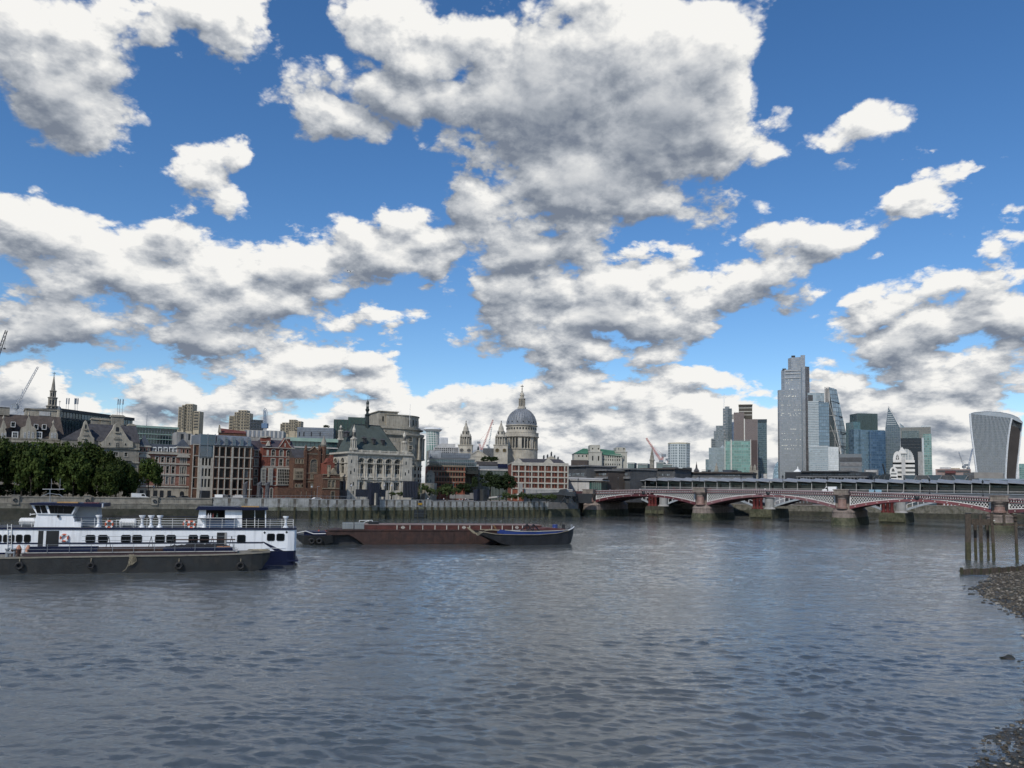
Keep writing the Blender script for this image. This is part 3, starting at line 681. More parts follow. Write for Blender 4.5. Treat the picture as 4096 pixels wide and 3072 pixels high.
# ---- long grey chambers at the far left, with stone gables in a brown roof
f, t = bldg('stone_building', 'long grey stone building with curved gables in its brown roof, half behind the left trees', -70, 247, 262, 1757, 16, stone_g,
  [(88,95),(103,116),(121,128),(200,207),(211,219)], [(1728,1752,True)], ref=110, sur=.2, fm=trim, nz=3)
zr = f.Z(120, 1662, 8); mb = MB(); z0 = f.h
mb.add([(-.4,0,z0),(f.w+.2,0,z0),(f.w-1.5,8,zr),(-.4,8,zr),(f.w+.2,16,z0),(-.4,16,z0)], [(0,1,2,3),(3,2,4,5),(1,4,2),(0,3,5),(0,5,4,1)]); part(mb, 'roof', rooft, t)
for (ax, ay, x0, x1, ye) in ((115,1664,80,146,1722),(14,1676,-10,26,1728),(213,1695,197,231,1735)):
    mb = MB(); pts = poly_px(f, [(x0,1757),(x1,1757),(x1,ye),(x1-6,ye-12),(ax+12,ye-18),(ax+7,ay+16),(ax,ay),(ax-7,ay+16),(ax-12,ye-18),(x0+6,ye-12),(x0,ye)], -.5); mb.slab(pts, -.5, 2.6)
    part(mb, 'gable', stone, t); x, z = f.L(ax, ay, -.5); mb = MB(); mb.lathe([(.28,z),(.4,z+.5),(.12,z+1.1),(.02,z+1.6)], (x,0), 8); part(mb, 'finial', stone, t)
    for k_, (wx, wy0, wy1) in enumerate(((ax-16,1728,1752),(ax,1724,1752),(ax+16,1728,1752)) if x1-x0 > 40 else ((ax-5,1731,1752),(ax+7,1731,1752))):
        xa, za = f.L(wx-4.5, wy1, -.6); xb, zb = f.L(wx+4.5, wy0, -.6); window(t, xa, xb, za, zb, y=-.62, arch=True, nz=3, fm=white)
for px, py in ((52,1699),(176,1709),(143,1708)):
    xa, za = f.L(px-8, py+8, 2.2); xb, zb = f.L(px+8, py-8, 2.2); mb = MB(); mb.box(xa-.15, xb+.15, 1.9, 5.5, za-.2, zb+.2); part(mb, 'dormer', slate, t); window(t, xa, xb, za, zb, y=1.84, sur=.12, fm=white)
for px in (60, 155):
    xa, za = f.L(px-11, 1750, .2); xb, zb = f.L(px+11, 1729, .2); window(t, xa, xb, za, zb, y=-.1, nx=3, sur=.18, fm=white)
mb = MB(); xa, za = f.L(80,1757); mb.box(-.2, f.w+.2, -.75, .3, z0-.5, z0+.15); part(mb, 'cornice', stone, t)
mb = MB(); mb.box(0, f.w, -.6, -.45, z0+.9, z0+1.05)
for i in range(60): mb.box(f.w*i/60, f.w*i/60+.2, -.6, -.45, z0+.15, z0+.9)
part(mb, 'balustrade', stone, t)['kind'] = 'stuff'
for px0, px1, y0 in ((-6,38,1627),):
    mb = MB(); f.pbox(mb, px0, y0+4, px1, 1662, 7, 9.5); f.pbox(mb, px0-1, y0, px1+1, y0+4, 6.8, 9.7); part(mb, 'chimney', stone_g, t)

def box_at(name, label, px0, px1, D, y0, m, depth=14, cat='building', ang=A35, z=GZ, py=1850, roof=None, rm=None, partname='wall', group=None, setback=0):
    f = Frame(px0, px1, D, ang=ang, py=py, z=z) if ang is not None else Frame(px0, px1, D, py=py, z=z)
    t = f.thing(name, label, cat, group); f.h = f.Z(px0, y0); mb = MB(); mb.box(0, f.w, 0, depth, 0, f.h); part(mb, partname, m, t)
    if roof: mb = MB(); mb.box(-roof, f.w+roof, -roof, depth+roof, f.h, f.h+.5); part(mb, 'roof', rm or lead, t)
    return f, t
# pale range and its chimneys behind it
f, t = box_at('stone_building', 'pale stone range rising behind the curved gables, left of the church steeple', 88, 226, 300, 1632, stone, 14)
mb = MB(); mb.box(-.3, f.w+.3, -.3, 14, f.h-.4, f.h+.1); part(mb, 'cornice', stone_g, t)
mb = MB(); f.pbox(mb, 157, 1645, 200, 1664, -.2, 1); part(mb, 'panel', concr_l, t)
# steeple
D = 560; t = thing('church_steeple', 'tiered stone church steeple with a needle spire and weathervane at the far left', 'steeple', at(208,1640,D)*Vector((1,1,0))+Vector((0,0,GZ)) if False else (at(208,1640,D).x, D, 0), 0)
def zy(y, x=208, D=560): return at(x, y, D).z
tiers = [(1640,1627,21,'tower_stage'),(1624,1593,16.5,'arcade_stage'),(1590,1566,11.5,'arcade_stage')]
for y0, y1, r, nm in tiers:
    rr_ = r*D/F; mb = MB(); z0, z1 = zy(y0), zy(y1); mb.lathe([(rr_*.86,z0 if y0 < 1640 else 0),(rr_*.86,z1)], n=8, a0=PI/8); part(mb, nm, stone_g, t)
    mb = MB(); mb.lathe([(rr_*.95,z1-.2),(rr_*1.12,z1+.15),(rr_*1.12,z1+.6),(rr_*.8,z1+.8)], n=8, a0=PI/8); part(mb, 'cornice', stone_g, t)
    for k_ in range(8):
        a_ = k_*PI/4-PI/2; ap = rr_*.86*math.cos(PI/8); mb = MB(); w_ = rr_*.2; hh_ = (z1-z0)*.6 if y0 < 1640 else 1.8; zb = z0+(z1-z0)*.18
        mb.slab([(-w_,zb),(w_,zb)]+arc_pts(-w_,w_,zb+hh_-w_,w_,6)[::-1], -.06, .05); o = part(mb, 'opening', black, t); o.location = (ap*math.cos(a_), ap*math.sin(a_), 0); o.rotation_euler = (0,0,a_+PI/2)
    for k_ in range(8):
        a_ = k_*PI/4+PI/8; mb = MB(); mb.lathe([(rr_*.11,z0 if y0 < 1640 else z1-3),(rr_*.11,z1)], (rr_*.86*math.cos(a_), rr_*.86*math.sin(a_)), 6); part(mb, 'column', stone, t)
z0 = zy(1566); mb = MB(); mb.lathe([(8*D/F,z0+.8),(6.2*D/F,z0+.35*(zy(1505)-z0)),(1.4*D/F,zy(1505)),(.5*D/F,zy(1503))], n=8, a0=PI/8); part(mb, 'spire', stone_g, t)
mb = MB(); mb.tube((0,0,zy(1506)),(0,0,zy(1487)),.12); mb.box(-1.2,1.2,-.08,.08,zy(1494),zy(1492)); mb.lathe([(.1,zy(1502)),(.5,zy(1500)),(.1,zy(1498))], n=8); part(mb, 'weathervane', darkm, t)
# small domed turret
t = thing('cupola', 'small domed stone cupola with a weathervane right of the steeple', 'cupola', (at(234,1690,300).x,300,0)); q = lambda y: at(234,y,300).z
mb = MB(); mb.lathe([(.75,q(1700)),(.75,q(1645)),(.95,q(1643)),(.95,q(1640))], n=8); part(mb, 'turret', stone, t)
mb = MB(); mb.lathe([(.62,q(1640)),(.68,q(1634)),(.45,q(1628)),(.1,q(1625))], n=10); part(mb, 'dome', lead, t, smooth=True); mb = MB(); mb.tube((0,0,q(1626)),(0,0,q(1602)),.07); mb.box(-.4,.4,-.04,.04,q(1608),q(1606)); part(mb, 'weathervane', darkm, t)
# dark glass office behind
f = Frame(238, 530, 330, 372, py=1700); t = f.thing('glass_office', 'dark blue glass office with a flat black roof above the two gables', 'building'); h = f.Z(300, 1641)
mb = MB(); mb.box(0, f.w, 0, 16, 0, h-.6); part(mb, 'curtain_wall', M('office_glass', (.012,.022,.035), .08, spec=.9, var=.3, scale=.3), t); mb = MB(); mb.box(-.5, f.w+.5, -.6, 16, h-1.4, h); part(mb, 'roof', black, t)
mb = MB(); mb.box(-.3, f.w+.3, -.35, -.02, f.Z(300,1683), f.Z(300,1676)); part(mb, 'floor_band', black, t)
gp = {}
for i in range(26):
    xx = f.w*i/26; mb = MB(); mb.box(xx-.06, xx+.06, -.12, .0, 0, h-1.4); part(mb, 'mullion', darkm, t)
    if i in (2,3,7,8,9,15,17,22,24): mb = MB(); mb.box(xx+.1, xx+f.w/26-.1, -.05, -.01, f.Z(300,1674), f.Z(300,1655)); part(mb, 'blind', glassb, t)
for px in (264,273,297,302,309,470,478,490):
    x, z = f.L(px, 1640, 3); mb = MB(); mb.tube((x,3,h),(x,3,z+5.4),.08); mb.box(x-.22,x+.22,2.8,3.05,z+2.6,z+5.2); part(mb, 'antenna', greym, t)
# chimneys between
for px0, px1, y0, lab in ((357,395,1672,'broad pale chimney block left of the pair above the gabled roofs'),(396,430,1675,'pale chimney block right of the pair above the gabled roofs'),(437,487,1660,'tall wide pale chimney block beside the right gable'),(507,532,1697,'narrow pale chimney at the right end of the gabled building')):
    f, t = box_at('chimney_stack', lab, px0, px1, 300, y0, stone_g, 3.5, 'chimney'); mb = MB(); mb.box(-.3, f.w+.3, -.3, 3.8, f.h-.5, f.h); mb.box(.1, f.w-.1, .3, 3.2, f.h, f.h+.3); part(mb, 'cap', stone, t)
# two-gabled stone house
f, t = bldg('gabled_building', 'weathered stone building with two steep scrolled gables behind the trees', 232, 547, 268, 1757, 14, stone_g,
  [(277,284),(292,299),(452,470),(496,508)], [(1808,1824),(1862,1885)], ref=465, sur=.2, fm=trim)
z0 = f.h; zr = f.Z(440, 1699, 7); mb = MB(); mb.add([(-.3,-.2,z0),(f.w+.2,-.2,z0),(f.w-.5,7,zr),(9,7,zr),(f.w+.2,14,z0),(-.3,14,z0)], [(0,1,2,3),(3,2,4,5),(1,4,2),(0,3,5)]); part(mb, 'roof', slate, t)
for ax, ay, x0, x1, yb in ((343,1681,312,377,1752),(470,1690,404,532,1768)):
    w = x1-x0; h_ = yb-ay; mb = MB(); P_ = [(x0,yb+22),(x1,yb+22),(x1,yb),(x1-.12*w,yb-.10*h_),(ax+.22*w,ay+.52*h_),(ax+.13*w,ay+.30*h_),(ax+.08*w,ay+.10*h_),(ax,ay),(ax-.08*w,ay+.10*h_),(ax-.13*w,ay+.30*h_),(ax-.22*w,ay+.52*h_),(x0+.12*w,yb-.10*h_),(x0,yb)]
    mb.slab(poly_px(f, P_, -.8), -.8, 3); part(mb, 'gable', stone, t)
    xa, za = f.L(ax-.055*w, ay+.35*h_+9, -.9); xb, zb = f.L(ax+.055*w, ay+.35*h_-9, -.9); mb = MB(); mb.slab([(xa,za),(xb,za)]+arc_pts(xa,xb,zb-.4,.4,6)[::-1], -.86, -.79); part(mb, 'niche', black, t)
    mb = MB(); mb.box(xa-.3, xb+.3, -1.2, -.8, za-.5, za); part(mb, 'corbel', stone, t)
    mb = MB(); hw = (15 if w > 80 else 11); P2 = [f.L(ax-hw,yb-10,-.9), f.L(ax+hw,yb-10,-.9)]; c_ = arc_pts(P2[0][0],P2[1][0],P2[0][1],1.1,8); mb.slab([P2[0],P2[1]]+c_[::-1][1:-1], -1.05, -.8); part(mb, 'pediment', stone_g, t)
    xa, za = f.L(ax-8, yb+20, -.9); xb, zb = f.L(ax+8, yb+2, -.9); window(t, xa, xb, za, zb, y=-.9, arch=True, nz=2, sur=.25, fm=trim)
for (px, py) in ((438,1774),(502,1777)):
    xa, za = f.L(px-4, py+6, -.85); xb, zb = f.L(px+4, py-5, -.85); window(t, xa, xb, za, zb, y=-.9, arch=True, nx=1, nz=1, sur=.2, fm=trim)
for yy in (1793, 1848): mb = MB(); z_ = f.Z(465, yy); mb.box(-.1, f.w+.1, -.45, .02, z_-.25, z_+.25); part(mb, 'string_course', stone, t)
mb = MB(); z_ = f.Z(465, 1842); xa = f.X(440); xb = f.X(525); mb.box(xa, xb, -1.3, -.02, z_-.2, z_); part(mb, 'balcony', darkm, t)
for i in range(9):                       # storeys glimpsed between the trunks
    x = f.w*(i+.5)/9; window(t, x-.6, x+.6, 1.2, 3.6, y=-.06, sur=.15, fm=trim)
# green-edged glass office behind
f, t = box_at('glass_office', 'low glass office with a green roof edge left of the concrete twin tower', 528, 703, 330, 1708, M('teal_office_glass', (.012,.03,.032), .1, spec=.8, var=.3, scale=.3), 16)
h = f.h; mb = MB(); mb.box(-.4, f.w+.4, -.8, 16, h, h+.9); part(mb, 'roof', copperp, t)
for i in range(15): mb = MB(); mb.box(f.w*i/15-.07, f.w*i/15+.07, -.2, 0, 0, h); part(mb, 'mullion', greym, t)
for yy in (1735,1755,1775): z_ = f.Z(600,yy); mb = MB(); mb.box(-.2, f.w+.2, -.35, -.21, z_-.25, z_+.1); part(mb, 'floor_band', copperp, t)
x, z = f.L(592, 1708); mb = MB(); mb.tube((x,4,h),(x,4,f.Z(592,1645)),.09); part(mb, 'mast', greym, t)
# concrete block next to it
for px0, px1, y0, mm, lab in ((703,740,1727,concr,'plain grey concrete block behind the banded hotel\'s right turret'),(738,763,1733,concr,'low concrete stair block left of the brick and glass front'),(760,797,1738,concr_l,'pale concrete block just left of the blue glass bays')):
    f, t = box_at('concrete_block', lab, px0, px1, 318, y0, mm, 10); xa, za = f.L(px0+12, 1760); mb = MB(); mb.box(f.w*.4, f.w*.7, -.05, .02, za, za+2.6); part(mb, 'louvre', darkm, t)

# ---- banded red hotel with mansard
f, t = bldg('banded_hotel', 'pink brick and white banded building with dormered mansard and two pyramid turrets', 546, 762, 284, 1813, 15, brickp,
  [(564,569),(571,577),(579,584),(622,633),(644,655),(666,677),(688,700),(722,727),(730,737),(740,745)], [(1829,1850),(1864,1893),(1906,1936)], ref=680, sur=.28, fm=trim, nz=2, nx=1, bar=.09)
h = f.h; mb = MB(); mb.box(-.05, f.w+.05, -.14, .0, 0, f.Z(680,1952)); part(mb, 'ground_floor', stone, t)
for px in (565,590,620,645,675,725): 
    xa = f.X(px); z_ = f.Z(680,1957); mb = MB(); mb.slab([(xa,0),(xa+1.5,0)]+arc_pts(xa,xa+1.5,z_-1.4,.75,6)[::-1] if px > 700 else [(xa,0),(xa+1.3,0),(xa+1.3,z_-.5),(xa,z_-.5)], -.2, -.13); part(mb, 'doorway', black, t)
for yy, pr in ((1815,.7),(1855,.35),(1899,.3),(1946,.45)): z_ = f.Z(680,yy); mb = MB(); mb.box(-.1, f.w+.1, -pr, .0, z_-.28, z_+.28); part(mb, 'cornice', trim, t)
zt = f.Z(640,1776,1.5); xa, xb = f.X(598), f.X(708); mb = MB(); mb.add([(xa,0,h),(xb,0,h),(xb,1.6,zt),(xa,1.6,zt),(xb,14,zt),(xa,14,zt)], [(0,1,2,3),(3,2,4,5),(0,3,5),(1,4,2)]); part(mb, 'mansard_roof', slateb, t)
for px in (618,640,662,684,701):
    a_, za = f.L(px-6, 1811, .3); c_, zb = f.L(px+6, 1792, .3); mb = MB(); mb.box(a_-.1, c_+.1, .25, 2.2, za-.1, zb+.35); part(mb, 'dormer', white, t); window(t, a_, c_, za, zb, y=.18, sur=.15, fm=white, sill=False)
mb = MB()
for i in range(40): xx = xa+(xb-xa)*i/40; mb.box(xx, xx+.16, -.5, -.35, h, h+.8)
mb.box(xa, xb, -.55, -.3, h+.8, h+.98); part(mb, 'balustrade', stone, t)['kind'] = 'stuff'
for pa, pb, apex in ((552,598,1738),(706,756,1752)):
    xa, xb = f.X(pa), f.X(pb); z1 = f.Z(pa, 1784 if pa < 600 else 1788); mb = MB(); mb.box(xa, xb, -.25, 5, h-.1, z1); part(mb, 'turret', brickp, t)
    mb = MB(); mb.box(xa-.3, xb+.3, -.6, 5.2, z1-.3, z1+.25); part(mb, 'cornice', trim, t); mb = MB(); mb.pyr(xa-.1, xb+.1, -.4, 5, z1+.25, f.Z((pa+pb)/2, apex)); part(mb, 'pyramid_roof', slateb, t)
    for k_ in range(3): xx = xa+(xb-xa)*(k_+.5)/3; window(t, xx-.4, xx+.4, h+.7, z1-.6, y=-.32, arch=True, nx=1, nz=1, sur=.18, fm=trim)
    c_ = arc_pts(xa-.2, xb+.2, f.Z(pa,1829), 1.4, 8); mb = MB(); mb.slab(c_[::-1], -.75, -.2); part(mb, 'pediment', trim, t)

# ---- modern brick, glass and cream front (one building, three bays)
f, t = bldg('modern_office', 'modern office of dark brick in a cream grid with a glass mansard', 851, 1006, 292, 1784, 16, brickb,
  [(858,871),(881,897),(905,921),(936,951),(958,972),(981,996)], [(1790,1823),(1832,1866),(1875,1908),(1917,1952),(1960,1978)], ref=862, nx=1, nz=1, fm=darkm, sill=False, rev=.5)
h = f.h
for px in (852,876,901,926,930,955,977,1002): x = f.X(px); mb = MB(); mb.box(x-.16, x+.16, -.3, .0, 0, h+.2); part(mb, 'pilaster', trim, t)
for yy in (1784,1827,1870,1913,1956): z_ = f.Z(862,yy); mb = MB(); mb.box(0, f.w, -.24, .0, z_-.16, z_+.16); part(mb, 'band', trim, t)
z1 = f.Z(870,1740,4); mb = MB(); mb.add([(0,.3,h),(f.w-.4,.3,h),(f.w-.4,4,z1),(0,4,z1),(f.w-.4,14,z1),(0,14,z1)], [(0,1,2,3),(3,2,4,5),(0,3,5),(1,4,2)]); part(mb, 'mansard_roof', zinc, t)
for i in range(5): x = f.w*(i+.25)/5; mb = MB(); mb.slab([(x,h+.3),(x+1.3,h+.3),(x+1.3,h+3.6),(x,h+4.)], .5, 3); part(mb, 'dormer', zinc, t); window(t, x+.1, x+1.2, h+.5, h+3.1, y=.42, nx=2, nz=1, fm=greym, gm=glassb, sill=False)
mb = MB(); mb.box(-.2, f.w, -.4, .2, h+.1, h+.5); part(mb, 'parapet', darkm, t)
f, t = bldg('glass_bay_office', 'narrow cream fronted office whose top storeys are blue glass bays', 788, 852, 290, 1828, 16, trim,
  [(794,803),(808,817),(821,830),(835,844)], [(1831,1861),(1873,1904),(1915,1948)], ref=800, nx=1, nz=1, fm=darkm, sill=False, rev=.5)
h = f.h; h2 = f.Z(790,1735); mb = MB(); mb.box(.1, f.w-.1, .3, 15, h, h2); part(mb, 'upper_block', zinc, t)
for i in range(2):
    for j in range(2): mb = MB(); x0 = .2+(f.w-.4)/2*i; z0 = h+(h2-h)/2*j; mb.box(x0+.12, x0+(f.w-.4)/2-.12, -.25, .29, z0+.2, z0+(h2-h)/2-.2); part(mb, 'glass_bay', glassb, t)
for i in range(3): x0 = .2+(f.w-.4)/2*i; mb = MB(); mb.box(x0-.1, x0+.1, -.35, .3, h, h2+.2); part(mb, 'mullion', greym, t)
mb = MB(); mb.box(.8, f.w-1.2, -.06, .0, 0, f.Z(800,1962)); part(mb, 'shopfront', black, t)
f, t = bldg('brick_strip_building', 'narrow dark brick bay between the banded hotel and the blue glass bays', 763, 789, 290, 1777, 14, brickb, [(773,782)], [(1785,1815),(1826,1862),(1870,1905),(1915,1948)], ref=770, nx=1, nz=1, fm=darkm, sill=False)
for yy in (1777,1822,1866,1910,1953): z_ = f.Z(770,yy); mb = MB(); mb.box(0, f.w, -.2, .0, z_-.14, z_+.14); part(mb, 'band', trim, t)
for x in (.15, f.w-.15): mb = MB(); mb.box(x-.14, x+.14, -.26, .0, 0, f.h+.1); part(mb, 'pilaster', trim, t)
# hall with red ridge, louvred block, behind
f, t = box_at('hall', 'hall with a long red tiled roof behind the glass mansard', 868, 980, 330, 1730, brickb, 14, ang=R(20)); z1 = f.Z(875,1712,5); mb = MB(); mb.add([(0,-.3,f.h),(f.w,-.3,f.h),(f.w,5,z1-1),(0,5,z1),(f.w,12,f.h),(0,12,f.h)], [(0,1,2,3),(3,2,4,5),(0,3,5),(1,4,2)]); part(mb, 'roof', M('red_tile_roof', (.13,.035,.025), .85, var=.3, scale=.6), t)
mb = MB(); mb.slab([(-.3,f.h),(1.2,f.h),(.6,z1+.9),(.1,z1+1)], -.4, .4); part(mb, 'gable', stone, t)
f, t = box_at('louvred_block', 'long grey louvred rooftop block between the two concrete towers', 974, 1130, 345, 1719, concr, 14, ang=R(12))
for i in range(18): mb = MB(); x = f.w*i/18; mb.box(x+.1, x+f.w/18-.1, -.12, .0, f.h-3.2, f.h-.2); part(mb, 'louvre', concr_l if i%2 else zinc, t)

# ---- red brick hotel with white dressings
HW = dict(sur=.26, fm=trim, nx=2, nz=2, bar=.1)
f, t = bldg('brick_hotel', 'red brick Victorian hotel with white window dressings and tall chimney stacks', 1042, 1172, 305, 1789, 16, brick,
  [(1045,1058),(1085,1099),(1117,1131),(1146,1159)], [(1799,1824,True),(1836,1863)], ref=1120, **HW); h = f.h
xa, za = f.L(1066,1822); xb, zb = f.L(1075,1800); mb = MB(); mb.box(xa, xb, -.15, .0, za, zb); part(mb, 'niche', trim, t)
for a_, c_, n in ((1044,1064,3),(1074,1092,3),(1109,1160,7)):
    xa, za = f.L(a_, 1938, -.8); xb, zb = f.L(c_, 1876, -.8); mb = MB(); mb.box(xa-.2, xb+.2, -.62, .05, za-.3, zb+.3); part(mb, 'bay', trim, t); window(t, xa, xb, za, zb, y=-.78, nx=n, nz=5, fm=trim, bar=.14, sill=False)
for yy in (1792,1827,1867,1872,1908,1925,1942): z_ = f.Z(1120,yy); mb = MB(); mb.box(0, f.w, -.16 if yy > 1795 else -.5, .0, z_-.13, z_+.13); part(mb, 'band', trim, t)
z1 = f.Z(1090,1760,5); mb = MB(); mb.add([(0,0,h),(f.w,0,h),(f.w,5,z1),(0,5,z1),(f.w,15,h),(0,15,h)], [(0,1,2,3),(3,2,4,5),(0,3,5),(1,4,2)]); part(mb, 'roof', M('purple_slate', (.06,.05,.06), .7, var=.3), t)
P_ = poly_px(f, [(1114,1789),(1120,1784),(1141,1752),(1163,1787),(1172,1792),(1172,1794),(1114,1792)], -.3); mb = MB(); mb.slab(P_, -.3, 2); part(mb, 'gable', brick, t)
mb = MB(); q_ = poly_px(f, [(1114,1789),(1120,1784),(1141,1752),(1163,1787),(1172,1792)], -.45); mb.path([(x,-.4,z) for x, z in q_], .17, 4); part(mb, 'gable_coping', trim, t); xa, za = f.L(1138,1788,-.4); xb, zb = f.L(1143,1773,-.4); mb = MB(); mb.box(xa, xb, -.42, -.3, za, zb); part(mb, 'niche', trim, t)
for a_, c_, y0 in ((1048,1066,1745),(1068,1082,1743),(1145,1160,1751)):
    mb = MB(); f.pbox(mb, a_, y0, c_, 1790, 2, 4.2); part(mb, 'chimney', brick, t)
    mb = MB(); f.pbox(mb, a_-1.5, y0, c_+1.5, y0+6, 1.7, 4.5); f.pbox(mb, a_-1, y0+20, c_+1, y0+23, 1.8, 4.4); part(mb, 'chimney_band', trim, t)
mb = MB(); mb.slab(poly_px(f, [(1066,1783),(1076,1764),(1082,1783)], -.2), -.2, 1.5); part(mb, 'dormer', trim, t)
for px in (1050,1072,1090,1118,1148): xa = f.X(px-5); xb = f.X(px+5); z_ = f.Z(1100,1952); window(t, xa, xb, .6, z_, y=-.06, arch=True, sur=.2, fm=trim, nx=2, nz=1)
mb = MB(); xa = f.X(1115); mb.box(xa, f.w+2, -2.5, 0, 3.4, 3.8); part(mb, 'canopy', black, t)
f, t = bldg('brick_hotel_wing', 'recessed left wing of the red brick hotel with a plain purple roof', 1006, 1044, 306, 1797, 16, brick, [(1019,1031)], [(1802,1824),(1836,1862),(1877,1902),(1912,1939)], ref=1022, **HW)
z1 = f.Z(1020,1763,5); mb = MB(); mb.add([(0,0,f.h),(f.w,0,f.h),(f.w,5,z1),(0,5,z1),(f.w,15,f.h),(0,15,f.h)], [(0,1,2,3),(3,2,4,5),(0,3,5),(1,4,2)]); part(mb, 'roof', MATS['purple_slate'], t)
for yy in (1799,1827,1867): z_ = f.Z(1022,yy); mb = MB(); mb.box(0, f.w, -.16, .0, z_-.13, z_+.13); part(mb, 'band', trim, t)
mb = MB(); mb.slab(poly_px(f, [(1003,1770),(1012,1785),(1016,1797),(1003,1797)], -.2), -.25, .6); part(mb, 'gable', trim, t)

# ---- brown gothic building
SD = M('sandy_dressing', (.27,.225,.16), .85, var=.3, scale=.8, streak=.4)
GW = dict(fm=SD, sur=.2, nz=3, bar=.12)
f, t = bldg('gothic_building', 'brown brick gothic building with one great traceried window and a conical turret', 1218, 1310, 308, 1812, 18, brickb, [(1242,1271)], [(1836,1890,True)], ref=1250, nx=6, **GW); h = f.h
P_ = poly_px(f, [(1222,1812),(1222,1800),(1238,1802),(1246,1797),(1258,1785),(1270,1799),(1281,1803),(1281,1812)], -.2); mb = MB(); mb.slab(P_, -.2, 2); part(mb, 'gable', brickb, t)
mb = MB(); mb.path([(x,-.3,z) for x, z in P_[1:-1]], .2, 4); part(mb, 'gable_coping', SD, t)
for a_ in range(4): xa, za = f.L(1242+a_*7.5, 1913); xb, zb = f.L(1247+a_*7.5, 1898); window(t, xa, xb, za, zb, y=-.06, nx=1, nz=1, fm=SD, sur=.15)
for a_ in (1243,1268): xa, za = f.L(a_, 1950); xb, zb = f.L(a_+9, 1935); window(t, xa, xb, za, zb, y=-.06, nx=2, nz=1, fm=SD, sur=.15)
for yy in (1816,1893,1917,1928): z_ = f.Z(1250,yy); mb = MB(); mb.box(0, f.w, -.2, .0, z_-.12, z_+.12); part(mb, 'band', SD, t)
x, z = f.L(1297,1785); r_ = 11*f.o.y/F; mb = MB(); mb.lathe([(r_,0),(r_,z)], (x,.6), 8, PI/8); part(mb, 'turret', brickb, t)
mb = MB(); mb.lathe([(r_*.95,z),(r_*.95,f.Z(1297,1782)),(r_*1.15,f.Z(1297,1780)),(r_*.9,f.Z(1297,1768)),(r_*.35,f.Z(1297,1752)),(.05,f.Z(1297,1742))], (x,.6), 8, PI/8); part(mb, 'turret_spire', stone_g, t)
for a_ in (1222, 1277):
    x, z = f.L(a_, 1800); mb = MB(); mb.box(x-.5, x+.5, -.6, 0, 0, z); mb.lathe([(.6,z),(.55,z+1),(.05,z+2.2)], (x,-.3), 6); part(mb, 'buttress', brickb, t)
f, t = bldg('gothic_side_wing', 'lower brown left wing of the gothic building under a slate roof', 1171, 1220, 306, 1830, 14, brickb, [(1182,1189),(1195,1202),(1207,1213)], [(1836,1852,True)], ref=1190, nx=1, **GW)
z1 = f.Z(1190,1797,5); mb = MB(); mb.add([(0,0,f.h),(f.w,0,f.h),(f.w,5,z1),(0,5,z1),(f.w,15,f.h),(0,15,f.h)], [(0,1,2,3),(3,2,4,5),(0,3,5),(1,4,2)]); part(mb, 'roof', slate, t)
xa, za = f.L(1179,1914,-.8); xb, zb = f.L(1216,1884,-.8); mb = MB(); mb.box(xa-.3, xb+.3, -.7, .05, za-.5, zb+1); part(mb, 'bay', SD, t); window(t, xa, xb, za, zb, y=-.85, nx=6, nz=2, fm=SD, bar=.22)
for a_ in (1181,1193,1205): xa, za = f.L(a_, 1948); xb, zb = f.L(a_+7, 1936); window(t, xa, xb, za, zb, y=-.06, arch=True, nx=1, nz=1, fm=SD, sur=.18)
f, t = bldg('gothic_lodge', 'low red-brown lodge with stone mullioned bays left of the pale school hall', 1288, 1357, 300, 1896, 10, brickb, [(1292,1305),(1316,1327),(1332,1343)], [(1921,1950)], ref=1320, nx=2, **GW)
P_ = poly_px(f, [(1318,1896),(1336,1872),(1350,1896)], -.2); mb = MB(); mb.slab(P_, -.2, 1.5); part(mb, 'gable', SD, t)
x, z = f.L(1314, 1896); mb = MB(); mb.lathe([(.5,z-1),(.5,z+1.2),(.05,z+3.5)], (x,0), 6); part(mb, 'pinnacle', SD, t)
xa, za = f.L(1324,1984); xb, zb = f.L(1338,1965); window(t, xa, xb, .3, zb, y=-.06, nx=3, nz=2, fm=SD, sur=.15)
for yy in (1898,1915,1954): z_ = f.Z(1320,yy); mb = MB(); mb.box(0, f.w, -.25, .0, z_-.14, z_+.14); part(mb, 'band', SD, t)
# slit windows of the plinth wall
f = Frame(1110, 1300, 296, ang=A35); t = f.thing('brick_plinth', 'low brown brick wall with slit windows below the gothic building', 'wall'); h = f.Z(1110,1950); mb = MB(); mb.box(0, f.w, 0, 4, 0, h); part(mb, 'wall', brickb, t)
for px in (1204,1224,1256,1272,1290): xa, za = f.L(px, 1984); xb, zb = f.L(px+3, 1966); mb = MB(); mb.box(xa, xb, -.1, .05, za, zb); part(mb, 'slit_window', SD, t); mb = MB(); mb.box(xa+.1, xb-.08, -.14, -.1, za+.1, zb-.1); part(mb, 'pane', black, t)
f, t = bldg('brick_chimney_house', 'small red gabled brick house squeezed against the pale school hall', 1304, 1334, 305, 1850, 8, brick, [(1311,1322)], [(1862,1880)], ref=1310, **GW)
mb = MB(); mb.slab(poly_px(f, [(1304,1850),(1315,1832),(1326,1850)], 0), 0, 3); part(mb, 'gable', brick, t); mb = MB(); f.pbox(mb, 1323, 1820, 1333, 1852, .5, 2); part(mb, 'chimney', brick, t)

